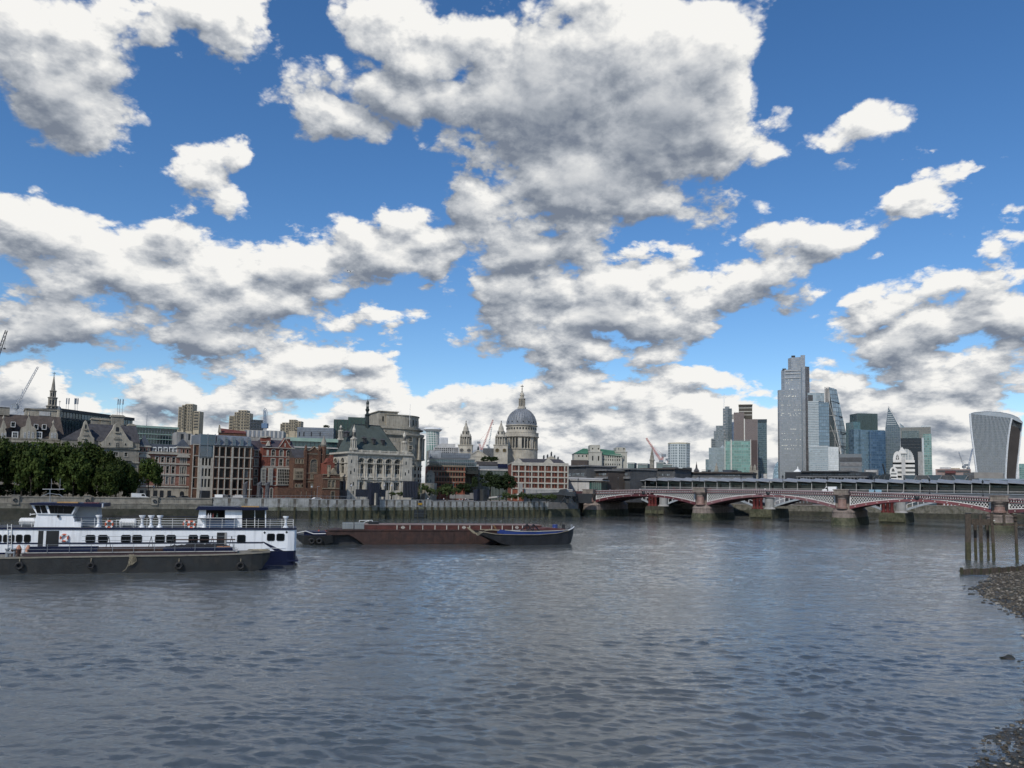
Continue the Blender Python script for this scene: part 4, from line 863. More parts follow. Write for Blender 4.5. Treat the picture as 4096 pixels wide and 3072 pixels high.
# ---- things between and behind
f = Frame(1150, 1348, 345, 352, py=1780); t = f.thing('glass_penthouse_block', 'glass block with a pale green copper roof behind the gothic gable', 'building'); h = f.Z(1200,1765); mb = MB(); mb.box(0, f.w, 0, 14, 0, h); part(mb, 'curtain_wall', M('penthouse_glass', (.03,.06,.065), .1, spec=.8, var=.3), t)
mb = MB(); mb.box(-.6, f.w+.4, -.8, 14, h, f.Z(1200,1751)); part(mb, 'roof', copperp, t); mb = MB(); mb.box(-.3, f.w+.4, -.5, 0, f.Z(1200,1791), f.Z(1200,1786)); part(mb, 'floor_band', concr_l, t)
for i in range(13): mb = MB(); mb.box(f.w*i/13-.08, f.w*i/13+.08, -.15, 0, 0, h); part(mb, 'mullion', darkm, t)
f, t = box_at('clad_block', 'blue grey zinc clad block with a dome-shaped bush on its roof', 1184, 1330, 380, 1708, zinc, 16, ang=R(8))
for px in (1195,1213,1243,1278): xa, za = f.L(px, 1745); xb, zb = f.L(px+5, 1728); mb = MB(); mb.box(xa, xb, -.08, 0, za, zb); part(mb, 'window', black, t)
for yy in (1716,1724,1732,1740): z_ = f.Z(1200,yy); mb = MB(); mb.box(0, f.w, -.03, 0, z_-.05, z_+.05); part(mb, 'joint', darkm, t)
f, t = box_at('dark_glass_block', 'dark green glass block behind the left end of the school hall', 1330, 1454, 395, 1677, M('dark_green_glass', (.012,.045,.038), .1, spec=.8, var=.3, scale=.3), 18, ang=R(10))
for i in range(9): mb = MB(); mb.box(f.w*i/9-.07, f.w*i/9+.07, -.15, 0, 0, f.h); part(mb, 'mullion', darkm, t)
mb = MB(); mb.box(f.w*.45, f.w, 2, 16, f.h, f.h+1.6); part(mb, 'roof_house', MATS['dark_green_glass'], t)
f, t = box_at('grey_block', 'grey panelled block between the green glass block and the domed stone rotunda', 1452, 1520, 400, 1665, concr, 16, ang=R(10))
for i in range(4): mb = MB(); mb.box(f.w*i/4+.3, f.w*(i+1)/4-.3, -.08, 0, f.h-9, f.h-4-i%2*3); part(mb, 'panel', zinc, t)

# far towers of concrete, each storey with its own balcony
def barbican(label, D, parts_, group='far concrete balcony towers'):
    x0, x1 = parts_[0][0], max(p[1] for p in parts_); fr = Frame(x0, x1, D, py=1720, z=GZ); t = fr.thing('concrete_tower', label, 'tower', group)
    for (a_, c_, y0, yo, nb) in parts_:
        xa, xb = fr.X(a_, 1720), fr.X(c_, 1720); h = fr.Z(a_, y0); mb = MB(); mb.box(xa, xb, yo, yo+16, 0, h); part(mb, 'shaft', beige, t)
        n = max(4, int((h-fr.Z(a_, 1725))/4.6)); w = (xb-xa)/nb
        bm_ = MB(); bm_.box(w*.12, w*.88, -1.3, 0, 0, .9); bal = bm_.mesh('balcony', beige); wm_ = MB(); wm_.box(w*.14, w*.86, -.12, 0, .95, 2.9); wme = wm_.mesh('window', black)
        for k_ in range(n):
            z_ = h-4.2-k_*4.6
            for j in range(nb):
                for me_, nm in ((bal,'balcony'),(wme,'window')):
                    o = bpy.data.objects.new(nm, me_); COL.objects.link(o); o.parent = t; o.location = (xa+j*w, yo, z_)
    return t
barbican('beige concrete tower with a lower slab on its right, leftmost of the three', 1180, [(712,727,1627,-2,1),(727,737,1620,-3,1),(736,767,1615,0,3),(768,793,1644,2,1)])
barbican('beige concrete tower beside the small dark glass tower, middle of the three', 1250, [(916,934,1663,-2,1),(936,952,1648,-1,2),(950,984,1640,0,3),(982,996,1652,1,1)])
barbican('beige concrete tower above the copper roofed block, rightmost of the three', 1300, [(1122,1132,1695,-2,1),(1128,1155,1690,-1,2),(1155,1181,1678,0,3),(1180,1202,1684,1,2)])
f, t = box_at('dark_tower', 'small dark glass tower right of the middle concrete tower', 995, 1047, 1150, 1679, M('dark_tower_glass', (.012,.016,.022), .2, spec=.7, var=.3, scale=.1), 20, ang=R(15))
for i in range(5): mb = MB(); mb.box(f.w*i/4-.5, f.w*i/4+.5, -.6, 0, 0, f.h); part(mb, 'pier', M('grey_blue_frame', (.05,.06,.075), .6, var=.2), t)
for yy in (1679,1690,1702,1714): z_ = f.Z(995,yy); mb = MB(); mb.box(0, f.w, -.6, 0, z_-.8, z_+.3); part(mb, 'band', MATS['grey_blue_frame'], t)

# ---- lattice builder for cranes
def lattice(mb, p, q, w, n, r):
    p, q = Vector(p), Vector(q); d = (q-p).normalized(); u = d.orthogonal().normalized(); v = d.cross(u)
    cs = [(u*a+v*c)*w/2 for a, c in ((1,1),(-1,1),(-1,-1),(1,-1))]
    for c in cs: mb.tube(p+c, q+c*.7, r, 4)
    for i in range(n):
        a, e = p+(q-p)*i/n, p+(q-p)*(i+1)/n
        for j in range(4): mb.tube(a+cs[j]*(1-.3*i/n), e+cs[(j+1)%4]*(1-.3*i/n), r*.6, 4)
    return mb
def crane(label, D, base, foot, tip, m, w=2., counter=None, m2=None, group='tower cranes', mastw=None, n=14, hook=None):
    """luffing crane: mast from base to foot, jib from foot to tip (pixels)"""
    w *= .72; o = at(*base, D); t = thing('tower_crane', label, 'crane', (o.x, D, 0), 0, group); lo = lambda p, dy=0.: Vector((at(*p, D).x-o.x, dy, at(*p, D).z))
    mb = MB(); lattice(mb, (0,0,GZ if False else max(0, at(*base,D).z-25)), lo(foot), mastw or w, 10, w*.09); part(mb, 'mast', m2 or m, t)
    mb = MB(); lattice(mb, lo(foot), lo(tip), w*.8, n, w*.08); part(mb, 'jib', m, t)
    if counter: mb = MB(); lattice(mb, lo(foot), lo(counter), w*.9, 4, w*.09); part(mb, 'counter_jib', m, t); mb = MB(); c = lo(counter); mb.box(c.x-w, c.x+w, -w*.6, w*.6, c.z-w, c.z+w*.3); part(mb, 'counterweight', greym, t); mb = MB(); mb.tube(lo(counter), lo(foot)+(lo(tip)-lo(foot))*.7, w*.04, 3); part(mb, 'stay', m, t)
    f_ = lo(foot); mb = MB(); mb.box(f_.x-w*.9, f_.x+w*.9, -w*.7, w*.7, f_.z-w, f_.z+w*.5); part(mb, 'cab', m2 or greym, t)
    if hook: mb = MB(); a, c = lo(tip), lo(hook); mb.tube(a, c, w*.04, 3); mb.box(c.x-w*.3, c.x+w*.3, -.3, .3, c.z-w*.4, c.z); part(mb, 'hook', darkm, t)
    return t
palem = M('pale_crane_paint', (.42,.44,.46), .5, var=.15); redc = M('red_crane_paint', (.42,.09,.07), .5, var=.15); bluec = M('blue_crane_paint', (.10,.17,.28), .5, var=.15)
crane('pale lattice crane with raised jib above the long left roofs', 520, (80,1660), (64,1626), (152,1467), palem, 2.2, counter=(58,1618), n=16)
crane('dark crane jib tip with a hanging hook at the left frame edge', 420, (-20,1700), (-18,1450), (26,1322), M('dark_crane_paint', (.05,.06,.07), .5, var=.2), 2.4, hook=(18,1392), n=8)
t = thing('flag_mast', 'thin pale mast standing beside the left crane', 'mast', (at(83,1655,310).x,310,0)); mb = MB(); mb.tube((0,0,GZ),(0,0,at(86,1556,310).z),.09); part(mb, 'pole', palem, t)
mb = MB(); z_ = at(83,1625,310).z
for s_ in (-1,1): mb.tube((0,0,z_),(s_*1.3,0,at(83,1648,310).z),.05,4)
part(mb, 'brace', palem, t)
crane('blue and white latticed crane boom standing upright over the brick hotel', 420, (1062,1735), (1060,1700), (1059,1641), bluec, 2.4, n=10, m2=bluec)
mb = MB(); o_ = bpy.context.scene.objects['tower_crane.002']; c = at(1062,1735,420); P_ = [(at(px,py,420).x-c.x, 0, at(px,py,420).z) for px, py in ((1071,1700),(1070,1650),(1066,1638),(1060,1634),(1054,1640),(1053,1700))]; mb.path(P_, .22, 4); part(mb, 'folded_jib', palem, o_)

# ================================================================== centre
# ---- pale stone hall with the green roof and fleche
def side(t, f, L, h, ops, m, x=0., rev=.35, **wk):
    """left side wall (facing -x) of length L with openings given along it from the back corner"""
    xf = (x, L, -PI/2); part(body(L, 0, h, ops, rev), 'side_wall', m, t, xf)
    for x0, x1, z0, z1, ar in ops: put(window(t, x0, x1, z0, z1, arch=ar, y=rev-.12, **wk), xf)
f = Frame(1390, 1640, 312, ang=A35); t = f.thing('stone_hall', 'pale Renaissance stone hall with arched windows, steep green roof and dark fleche', 'building')
h = f.Z(1390, 1812); SW = 19.
aw = [(1434,1457),(1470,1494),(1507,1531),(1543,1567),(1578,1602)]
ops = [(f.X(a), f.X(c), f.Z(1445,1895), f.Z(1445,1831), True) for a, c in aw]+[(f.X(a+1), f.X(c-1), f.Z(1445,1962), f.Z(1445,1927), False) for a, c in aw]
mb = body(f.w, 0, h, ops, .6); part(mb, 'wall', stone_w, t)
mb = MB(); mb.add([(f.w,0,0),(f.w,SW,0),(f.w,SW,h),(f.w,0,h),(0,SW,0),(0,SW,h),(0,0,h)], [(0,1,2,3),(1,4,5,2),(3,2,5,6)]); part(mb, 'rear_wall', stone_w, t)
for o in ops: window(t, *o[:4], y=.45, arch=o[4], nx=3, nz=3 if o[4] else 1, fm=stone_w if not o[4] else trim, bar=.2, sill=False)
z1_, z2_ = ops[0][2], ops[0][3]; z3_, z4_ = ops[5][2], ops[5][3]
sops = [(2.2,6.2,z1_,z2_,True),(10.2,14.2,z1_,z2_,True),(2.6,5.8,z3_,z4_,False),(10.6,13.8,z3_,z4_,False)]
side(t, f, SW, h, sops, stone_w, rev=.6, nx=3, nz=2, fm=trim, bar=.2, sill=False)
for zz, pr, th_ in ((f.Z(1445,1812),1.1,.7),(f.Z(1445,1817),.6,.5),(f.Z(1445,1852),.35,.3),(f.Z(1445,1908),.5,.5),(f.Z(1445,1917),.35,.3)):
    mb = MB(); mb.box(-pr, f.w+pr*.6, -pr, -.003, zz-th_/2, zz+th_/2); mb.box(-pr, -.003, 0, SW+.1, zz-th_/2, zz+th_/2); part(mb, 'cornice', stone_w, t)
h2 = f.Z(1445,1800); mb = MB(); mb.box(.2, f.w, .0, .35, h+.1, h+.4); mb.box(.2, f.w, -.05, .4, h2-.3, h2)
for i in range(90): mb.box(.3+f.w*i/91, .3+f.w*i/91+.17, .08, .3, h+.4, h2-.3)
part(mb, 'balustrade', stone_w, t)['kind'] = 'stuff'
for i in range(7): x = f.w*(i+.3)/7; mb = MB(); mb.box(x, x+.9, -.12, .46, h+.1, h2+.15); part(mb, 'pedestal', stone_w, t)
pw_ = f.X(1433); pr0 = f.X(1606)
for xa, xb in ((-.5,pw_-.4),(pr0+.3,f.w+.3)):
    mb = MB(); mb.box(xa, xb, -.6, -.003, 0, h-.4); part(mb, 'corner_pavilion', stone_w, t)
    for u, yy in ((.35,1845),(.65,1880),(.3,1890),(.6,1935),(.35,1940),(.6,1970)):
        x = xa+(xb-xa)*u; z_ = f.Z(1410,yy); mb = MB(); mb.box(x-.22, x+.22, -.66, -.6, z_-.7, z_+.7); part(mb, 'slit_window', black, t)
cols_ = [f.X((aw[i][1]+aw[i+1][0])/2) for i in range(4)]+[f.X(1432.5)+.3, f.X(1605)-.2]
for x in cols_:
    for dx in (-.42,.42):
        mb = MB(); zb, zt_ = z1_-1.6, f.Z(1445,1856); mb.lathe([(.34,zb),(.34,zb+.4),(.26,zb+.5),(.23,zt_-.4),(.36,zt_)], (x+dx,-.42), 8); part(mb, 'column', stone_w, t)
    mb = MB(); mb.box(x-.8, x+.8, -.8, -.003, zb-.9, zb); part(mb, 'pedestal', stone_w, t)
    mb = MB(); mb.box(x-.45, x+.45, -.3, -.003, 0, zb-1.2); part(mb, 'pilaster', stone_w, t)
for o in ops[:5]:
    po = arc_pts(o[0]-.35, o[1]+.35, z2_-(o[1]-o[0])/2, (o[1]-o[0])/2+.35, 10); pi_ = arc_pts(o[0]-.02, o[1]+.02, z2_-(o[1]-o[0])/2, (o[1]-o[0])/2+.02, 10); mb = MB()
    for i in range(10): mb.loft([[(p[0],yy,p[1]) for p in (po[i],po[i+1],pi_[i+1],pi_[i])] for yy in (-.22,-.002)])
    part(mb, 'arch_moulding', stone_w, t)
zr = f.Z(1412,1697,SW/2); xr0 = f.X(1412,1697,SW/2); xr1 = f.X(1520,1707,SW/2); xe = f.X(1602,1806,1)
ROOFV = [(1.,1.,h+.2),(xe,1.,h+.2),(xe,SW-1,h+.2),(1.,SW-1,h+.2),(xr0,SW/2,zr),(xr1,SW/2,zr)]
mb = MB(); mb.add(ROOFV, [(0,1,5,4),(1,2,5),(2,3,4,5),(3,0,4)]); part(mb, 'roof', roofg, t)
mb = MB(); mb.tube((xr0,SW/2,zr),(xr1,SW/2,zr),.22,5); mb.tube((1,1,h+.2),(xr0,SW/2,zr),.14,4); mb.tube((xe,1,h+.2),(xr1,SW/2,zr),.14,4); part(mb, 'ridge', darkm, t)
for px, py in ((1460,1762),(1497,1766),(1533,1770),(1392,1738)):
    # dormers stand where the slope passes
    yb = 5.2 if px != 1392 else 7.; x, z = f.L(px, py, yb-1.5); mb = MB(); mb.box(x-.55, x+.55, yb-1.9, yb+2.5, z-1., z+.9); mb.pyr(x-.9, x+.9, yb-2.2, yb+2.5, z+.9, z+1.7, .2); part(mb, 'dormer', slate, t)
    mb = MB(); mb.box(x-.35, x+.35, yb-1.96, yb-1.9, z-.7, z+.6); part(mb, 'dormer_window', black, t)
def turret(px, ybase, ymid, ytop, y, wpx, m=stone_w):
    x, zb = f.L(px, ybase, y); zm = f.Z(px, ymid, y); zt_ = f.Z(px, ytop, y); w_ = wpx*f.o.y/F/2
    mb = MB(); mb.box(x-w_, x+w_, y-w_, y+w_, zb, zb+(zm-zb)*.2); part(mb, 'turret_base', m, t)
    mb = MB(); mb.lathe([(w_*.62,zb+(zm-zb)*.2),(w_*.62,zm)], (x,y), 8, PI/8); part(mb, 'turret_core', m, t)
    for k_ in range(8):
        a_ = k_*PI/4; mb = MB(); mb.lathe([(w_*.16,zb+(zm-zb)*.2),(w_*.13,zm)], (x+w_*.9*math.cos(a_), y+w_*.9*math.sin(a_)), 6); part(mb, 'turret_column', m, t)
    mb = MB(); mb.lathe([(w_*1.08,zm),(w_*1.15,zm+.4),(w_*.9,zm+.6),(w_*.6,zm+(zt_-zm)*.12)], (x,y), 8, PI/8); part(mb, 'turret_cornice', m, t)
    z5 = zm+(zt_-zm)*.12; mb = MB(); mb.lathe([(w_*.5,z5),(w_*.5,zm+(zt_-zm)*.55),(w_*.62,zm+(zt_-zm)*.58),(w_*.45,zm+(zt_-zm)*.72),(w_*.15,zm+(zt_-zm)*.86),(.05,zt_)], (x,y), 8, PI/8); part(mb, 'turret_lantern', m, t)
    for k_ in range(4):
        a_ = -PI/2+(k_-1.5)*.8; mb = MB(); zz = zm+(zt_-zm)*.2; mb.box(-w_*.13, w_*.13, -.04, .04, zz, zz+(zt_-zm)*.28); o = part(mb, 'turret_opening', black, t); o.location = (x+w_*.49*math.cos(a_), y+w_*.49*math.sin(a_), 0); o.rotation_euler = (0,0,a_+PI/2)
turret(1414, 1800, 1758, 1697, 0.9, 25); turret(1616, 1810, 1772, 1724, 1.2, 23)
turret(1362, 1760, 1726, 1698, SW-1.5, 20)
# fleche
x, zb = f.L(1468, 1702, SW/2); q = lambda y: f.Z(1468, y, SW/2); s_ = f.o.y/F*1.05
mb = MB(); mb.lathe([(11*s_,zb-3),(9*s_,q(1693)),(10.5*s_,q(1691)),(9*s_,q(1688)),(8.2*s_,q(1665)),(11*s_,q(1662)),(11*s_,q(1659)),(6*s_,q(1655)),(5*s_,q(1648)),(8.5*s_,q(1641)),(9*s_,q(1638)),(6*s_,q(1634)),(6*s_,q(1628)),(5.5*s_,q(1626))], (x,SW/2), 8); part(mb, 'fleche', M('dark_green_lead', (.012,.02,.017), .5, var=.3), t)
for k_ in range(6):
    a_ = k_*PI/3; mb = MB(); mb.tube((x+4.6*s_*math.cos(a_), SW/2+4.6*s_*math.sin(a_), q(1627)), (x+4.6*s_*math.cos(a_), SW/2+4.6*s_*math.sin(a_), q(1617)), .12, 5); part(mb, 'lantern_post', MATS['dark_green_lead'], t)
mb = MB(); mb.lathe([(6*s_,q(1617)),(6.3*s_,q(1613)),(5*s_,q(1607)),(2*s_,q(1603)),(.6*s_,q(1599)),(.3*s_,q(1590)),(.1,q(1588))], (x,SW/2), 10); part(mb, 'cupola', MATS['dark_green_lead'], t, smooth=True)
mb = MB(); xa, za = f.L(1494,1985); xb, zb = f.L(1514,1925); mb.slab([(xa,0),(xb,0)]+arc_pts(xa,xb,zb-1.4,1.4,8)[::-1], -.9, -.0); part(mb, 'porch', stone_g, t)
mb = MB(); mb.slab([(xa+.3,0),(xb-.3,0)]+arc_pts(xa+.3,xb-.3,zb-1.6,1.1,8)[::-1], -.98, -.9); part(mb, 'doorway', black, t)

# ---- big curved stone office
f = Frame(1560, 1714, 345, ang=R(26)); t = f.thing('curved_stone_office', 'massive grey stone office with a curved colonnaded corner and a flagpole', 'building')
UG = M('soot_grey_stone', (.34,.31,.25), .88, var=.35, scale=.3, streak=.7, bump=.2)
def plan(x0, x1, y1, r, off=0.):
    return [(x0-off,-off)]+[(x1-r+(r+off)*math.sin(a*PI/24), r-(r+off)*math.cos(a*PI/24)) for a in range(13)]+[(x1+off,y1),(x0-off,y1)]
hc = f.Z(1640,1742); R0 = 13.
mb = MB(); mb.prism(plan(-6,f.w,34,R0), 0, hc); part(mb, 'wall', UG, t)
mb = MB(); mb.prism(plan(-6,f.w,34,R0,1.0), hc, hc+.9); mb.prism(plan(-6,f.w,34,R0,.5), hc-.6, hc); part(mb, 'cornice', UG, t)
h3 = f.Z(1640,1712); mb = MB(); mb.prism(plan(-6,f.w-1.2,32,R0), hc+.9, h3); mb.prism(plan(-6.,f.w-.9,32,R0), h3, h3+.5); part(mb, 'attic', UG, t)
h4 = f.Z(1560,1660); mb = MB(); mb.prism([(x+1,y+1.5) for x, y in plan(-3,f.w-3,28,11)], h3+.4, f.Z(1660,1664)); mb.prism([(x+.7,y+1.2) for x, y in plan(-3,f.w-2.4,28,11)], f.Z(1660,1664), f.Z(1660,1661)); part(mb, 'upper_attic', UG, t)
# taller left pavilion
mb = MB(); xa = f.X(1516,1700,3); mb.box(xa, f.X(1590,1700,3), 3, 24, 0, f.Z(1560,1648,3)); mb.box(xa-.5, f.X(1590,1700,3)+.5, 2.5, 24.5, f.Z(1560,1648,3), f.Z(1560,1645,3)); part(mb, 'pavilion', UG, t)
mb = MB(); mb.box(xa-.6, 2, 1.8, 25, f.Z(1540,1705,3), f.Z(1540,1700,3)); part(mb, 'cornice', UG, t)
for z_ in (f.Z(1640,1718), f.Z(1640,1840), f.Z(1640,1863)): mb = MB(); mb.prism(plan(-6,f.w,34,R0,.45), z_, z_+.45); part(mb, 'string_course', UG, t)
for px, py in ((1532,1675),(1557,1674),(1575,1720),(1582,1718)):
    x, z = f.L(px, py, 2.95); mb = MB(); mb.box(x-.3, x+.3, 2.9, 3.05, z-1.1, z+1.1); part(mb, 'window', glass, t)
for a_, c_, y0, y1 in ((1636,1648,1748,1766),(1636,1648,1782,1798),(1635,1647,1813,1838),(1572,1576,1752,1763),(1579,1583,1752,1763),(1594,1598,1753,1766),(1595,1599,1778,1800),(1651,1662,1852,1860),(1540,1546,1722,1734)):
    xa, za = f.L(a_, y1); xb, zb = f.L(c_, y0); window(t, xa, xb, za, zb, y=-.07, nx=2, nz=2, sur=.2, fm=UG)
for k_ in range(7):            # windows and columns round the curve
    a_ = (k_+.5)*PI/2/7; cx_, cy_ = f.w-R0+(R0+.02)*math.sin(a_), R0-(R0+.02)*math.cos(a_)
    for y0, y1 in ((1868,1882),(1896,1910),(1918,1928)):
        z0, z1 = f.Z(1690,y1), f.Z(1690,y0); mb = MB(); mb.box(-.45, .45, -.06, .05, z0, z1); o = part(mb, 'window', glass, t); o.location = (cx_, cy_, 0); o.rotation_euler = (0,0,a_)
    if k_ > 1:
        mb = MB(); z0, z1 = f.Z(1690,1840), hc-.8; mb.lathe([(.75,z0),(.75,z0+.6),(.6,z0+.8),(.52,z1-.8),(.8,z1)], n=10); o = part(mb, 'column', UG, t, smooth=True); r2 = R0+.8; a2 = a_+PI/28; o.location = (f.w-R0+r2*math.sin(a2), R0-r2*math.cos(a2), 0)
        mb = MB(); mb.box(-.5, .5, -.06, .05, z0+1, z1-3); o = part(mb, 'tall_window', glass, t); o.location = (cx_, cy_, 0); o.rotation_euler = (0,0,a_)
for k_ in range(5): 
    a_ = (k_+1.5)*PI/2/7; rr_ = 11.02; cx_, cy_ = f.w-2-11+rr_*math.sin(a_), 12.5-rr_*math.cos(a_); mb = MB(); mb.box(-.4,.4,-.06,.05,h3+1.4,h3+4); o = part(mb, 'window', glass, t); o.location = (cx_, cy_, 0); o.rotation_euler = (0,0,a_)
x, z = f.L(1638, 1710, 1.5); mb = MB(); mb.tube((x,1.5,z-.5),(x,1.5,f.Z(1639,1617,1.5)),.13,6,.06); mb.box(x-.5,x+.5,1.2,1.8,z-.6,z); part(mb, 'flagpole', white, t)
mb = MB(); x0 = f.X(1690,1930); mb.prism([(x0+R_*math.cos(a*PI/10-PI/2)*1., 4+R_*math.sin(a*PI/10-PI/2)) for a in range(0,11) for R_ in (8.,)]+[(x0,12)], 0, f.Z(1700,1932)); part(mb, 'entrance_block', UG, t)
x, z = f.L(1642,1860,-1.5); mb = MB(); mb.box(x-1.6, x+1.3, -2.6, 0, f.Z(1640,1868), f.Z(1640,1862)); part(mb, 'balcony', UG, t); mb = MB(); mb.lathe([(.7,z-.2),(1.1,z+1),(.8,z+2),(.9,z+2.8),(.4,z+3.6)], (x,-1.4), 8); part(mb, 'statue', UG, t, smooth=True)

# ---- glass cylinder tower and pale blocks
D = 900; c = at(1729,1800,D); t = thing('cylindrical_tower', 'green glass cylindrical tower with a flared white crown', 'tower', (c.x,D,0)); q = lambda y: at(1729,y,D).z; s_ = D/F
mb = MB(); mb.lathe([(26*s_,0),(26*s_,q(1727))], n=24); part(mb, 'curtain_wall', M('turquoise_glass', (.05,.16,.13), .12, spec=.8, var=.3, scale=.1), t)
mb = MB(); mb.lathe([(27*s_,q(1727)),(38*s_,q(1719)),(38*s_,q(1717)),(30*s_,q(1712))], n=28); part(mb, 'crown', white, t)
for k_ in range(24):
    a_ = 2*PI*k_/24; mb = MB(); x, y = 26.3*s_*math.cos(a_), 26.3*s_*math.sin(a_); mb.tube((x,y,GZ),(x,y,q(1727)),.35,4); mb.tube((x,y,q(1727)),(x*1.42,y*1.42,q(1719)),.3,4); part(mb, 'rib', white, t)
for yy in (1736,1745,1754,1763,1772,1781): mb = MB(); mb.lathe([(26.4*s_,q(yy)),(26.8*s_,q(yy)+.1),(26.8*s_,q(yy)+.7),(26.4*s_,q(yy)+.8)], n=24); part(mb, 'floor_ring', concr_l, t)
def stack(name, label, D, rects, m, cat='building', ang=0., **k):
    x0 = rects[0][0]; fr = Frame(x0, rects[0][1], D, ang=ang, py=1850); t = fr.thing(name, label, cat)
    for i, (a_, c_, y0, yo, mm) in enumerate(rects):
        mb = MB(); mb.box(fr.X(a_,1850,yo), fr.X(c_,1850,yo), yo, yo+18, 0, fr.Z(a_, y0, yo)); part(mb, 'block', mm or m, t)
    return fr, t
fr, t = stack('pale_tower_block', 'small bright white block right of the glass cylinder', 950, [(1760,1790,1749,0,None)], M('bright_cladding', (.66,.67,.68), .5, var=.1), ang=R(10))
for i in range(6): mb = MB(); mb.box(fr.w*(i+.35)/6, fr.w*(i+.6)/6, -.1, 0, 0, fr.Z(1775,1753)); part(mb, 'window_strip', zinc, t)
fr, t = stack('pale_office', 'pale stepped office with scaffolded upper floors left of the left cathedral tower', 520, [(1742,1836,1786,6,None),(1762,1820,1774,10,None),(1716,1742,1800,4,stone_g)], concr_l, ang=R(12))
for i in range(11):
    for j in range(3): mb = MB(); x = fr.w*(i+.2)/11; z_ = fr.Z(1780,1792+8*j,6); mb.box(x, x+fr.w/11*.6, 5.9, 6., z_-.9, z_); part(mb, 'window', glass, t)
# scaffolded banded office
def balc_office():
    f, t = bldg('banded_office', 'orange brick office with pale bands and rounded corner under a scaffolded roof', 1710, 1858, 385, 1862, 22, bricko,
      even(1712,1856,13,8.6), [(1868,1881),(1889,1903),(1911,1925),(1933,1944)], ref=1780, ang=R(10), nx=2, nz=1, fm=darkm, rev=.4, sill=False)
    for yy in (1862,1866,1884,1887,1905,1909,1928): z_ = f.Z(1780,yy); mb = MB(); mb.box(-.2, f.w+.2, -.3, .0, z_-.14, z_+.14); part(mb, 'band', SD, t)
    for j, yy in enumerate((1835,1848,1862)):
        z_ = f.Z(1780,yy,2); mb = MB(); mb.box(.5, f.w+5+j, 2, 16, z_-4, z_-.3); part(mb, 'glazed_storey', glassb if j < 2 else glass, t); mb = MB(); mb.box(.2, f.w+5.3+j, 1.7, 16.2, z_-.3, z_); part(mb, 'floor_edge', greym, t)
    mb = MB()
    for i in range(26):
        x = (f.w+6)*i/26; mb.tube((x,1.2,f.h),(x,1.2,f.Z(1780,1802,1.2)),.06,4)
    for yy in range(1804,1860,7): z_ = f.Z(1780,yy,1.2); mb.tube((0,1.2,z_),(f.w+6,1.2,z_),.05,4)
    part(mb, 'scaffolding', M('scaffold_tube', (.3,.33,.36), .5, .5), t)
    mb = MB(); z0, z1 = f.Z(1740,1830,3), f.Z(1740,1802,3); mb.box(1, f.w*.35, 3, 14, z0, z1); part(mb, 'sheeting', M('white_sheeting', (.40,.43,.46), .6, var=.5, scale=.6), t)
    mb = MB(); mb.box(f.w*.36, f.w+3, 3, 14, z0, f.Z(1800,1812,3)); part(mb, 'roof_plant', zinc, t)
balc_office()
f, t = bldg('ornate_house', 'small cream ornate house front tucked under the banded office', 1704, 1736, 365, 1893, 8, stone, [(1710,1716),(1722,1728)], [(1898,1910),(1917,1928)], ref=1712, ang=R(10), sur=.2, fm=trim)
mb = MB(); mb.slab([(0,f.h),(f.w,f.h),(f.w/2,f.h+1.6)], 0, 2); part(mb, 'gable', stone, t)
# grey green fan-shaped building
f = Frame(1854, 2048, 400, ang=R(6)); t = f.thing('ribbed_glass_building', 'grey green ribbed glass building with a concave front and flat white terrace', 'building'); h = f.Z(1900,1880); n = 34
def bow(u, off=0.): return (f.w*u, 3.2*math.sin(PI*u)-off)
mb = MB(); mb.prism([bow(i/20) for i in range(21)]+[(f.w,20),(0,20)], 0, h); part(mb, 'curtain_wall', M('grey_green_glass', (.055,.075,.068), .25, spec=.6, var=.3, scale=.2), t)
rb = MB(); rb.box(-.12,.12,-.5,0,0,h-.2); rm_ = rb.mesh('rib', M('pale_green_rib', (.16,.19,.175), .6, var=.2))
for i in range(n+1): o = bpy.data.objects.new('rib', rm_); COL.objects.link(o); o.parent = t; x, y = bow(i/n); o.location = (x, y, 0)
mb = MB(); mb.prism([bow(i/20,.7) for i in range(21)]+[(f.w,20),(0,20)], h, h+.6); mb.box(0, f.w*.3, 1, 12, h+.6, f.Z(1880,1858,2)); part(mb, 'roof_edge', concr_l, t)
for a_, c_, y0, y1, mm, nm in ((1878,1905,1866,1878,concr_l,'terrace'),(1905,1990,1845,1862,slate,'roof_plant'),(1992,2030,1855,1872,navy,'blue_screen'),(1880,2048,1862,1880,zinc,'upper_storey')):
    mb = MB(); f.pbox(mb, a_, y0, c_, y1, 5 if nm != 'blue_screen' else 4.3, 15); part(mb, nm, mm, t)

# ================================================================== cathedral
D = 880; c = at(2084,1830,D); t = thing('cathedral', 'great domed stone cathedral with lantern, golden cross and two west towers', 'cathedral', (c.x,D,0)); q = lambda y: at(2084,y,D).z; s_ = D/F
LD = M('lead_dome', (.19,.205,.225), .6, var=.35, scale=.12, streak=.7)
mb = MB(); mb.lathe([(66*s_,0),(66*s_,q(1800)),(69*s_,q(1799)),(69*s_,q(1797))], n=48); part(mb, 'drum_base', stone_st, t, smooth=True)
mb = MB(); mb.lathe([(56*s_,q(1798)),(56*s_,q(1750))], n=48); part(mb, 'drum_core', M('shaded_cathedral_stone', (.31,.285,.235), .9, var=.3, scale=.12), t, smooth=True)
cm = MB(); cm.lathe([(2.6*s_,q(1798)),(2.6*s_,q(1795)),(2.0*s_,q(1794)),(1.7*s_,q(1755)),(2.6*s_,q(1752))], n=8); cme = cm.mesh('column', stone_st)
wm2 = MB(); wm2.box(-1.1,1.1,-.3,.3,q(1792),q(1762)); wme2 = wm2.mesh('drum_window', black)
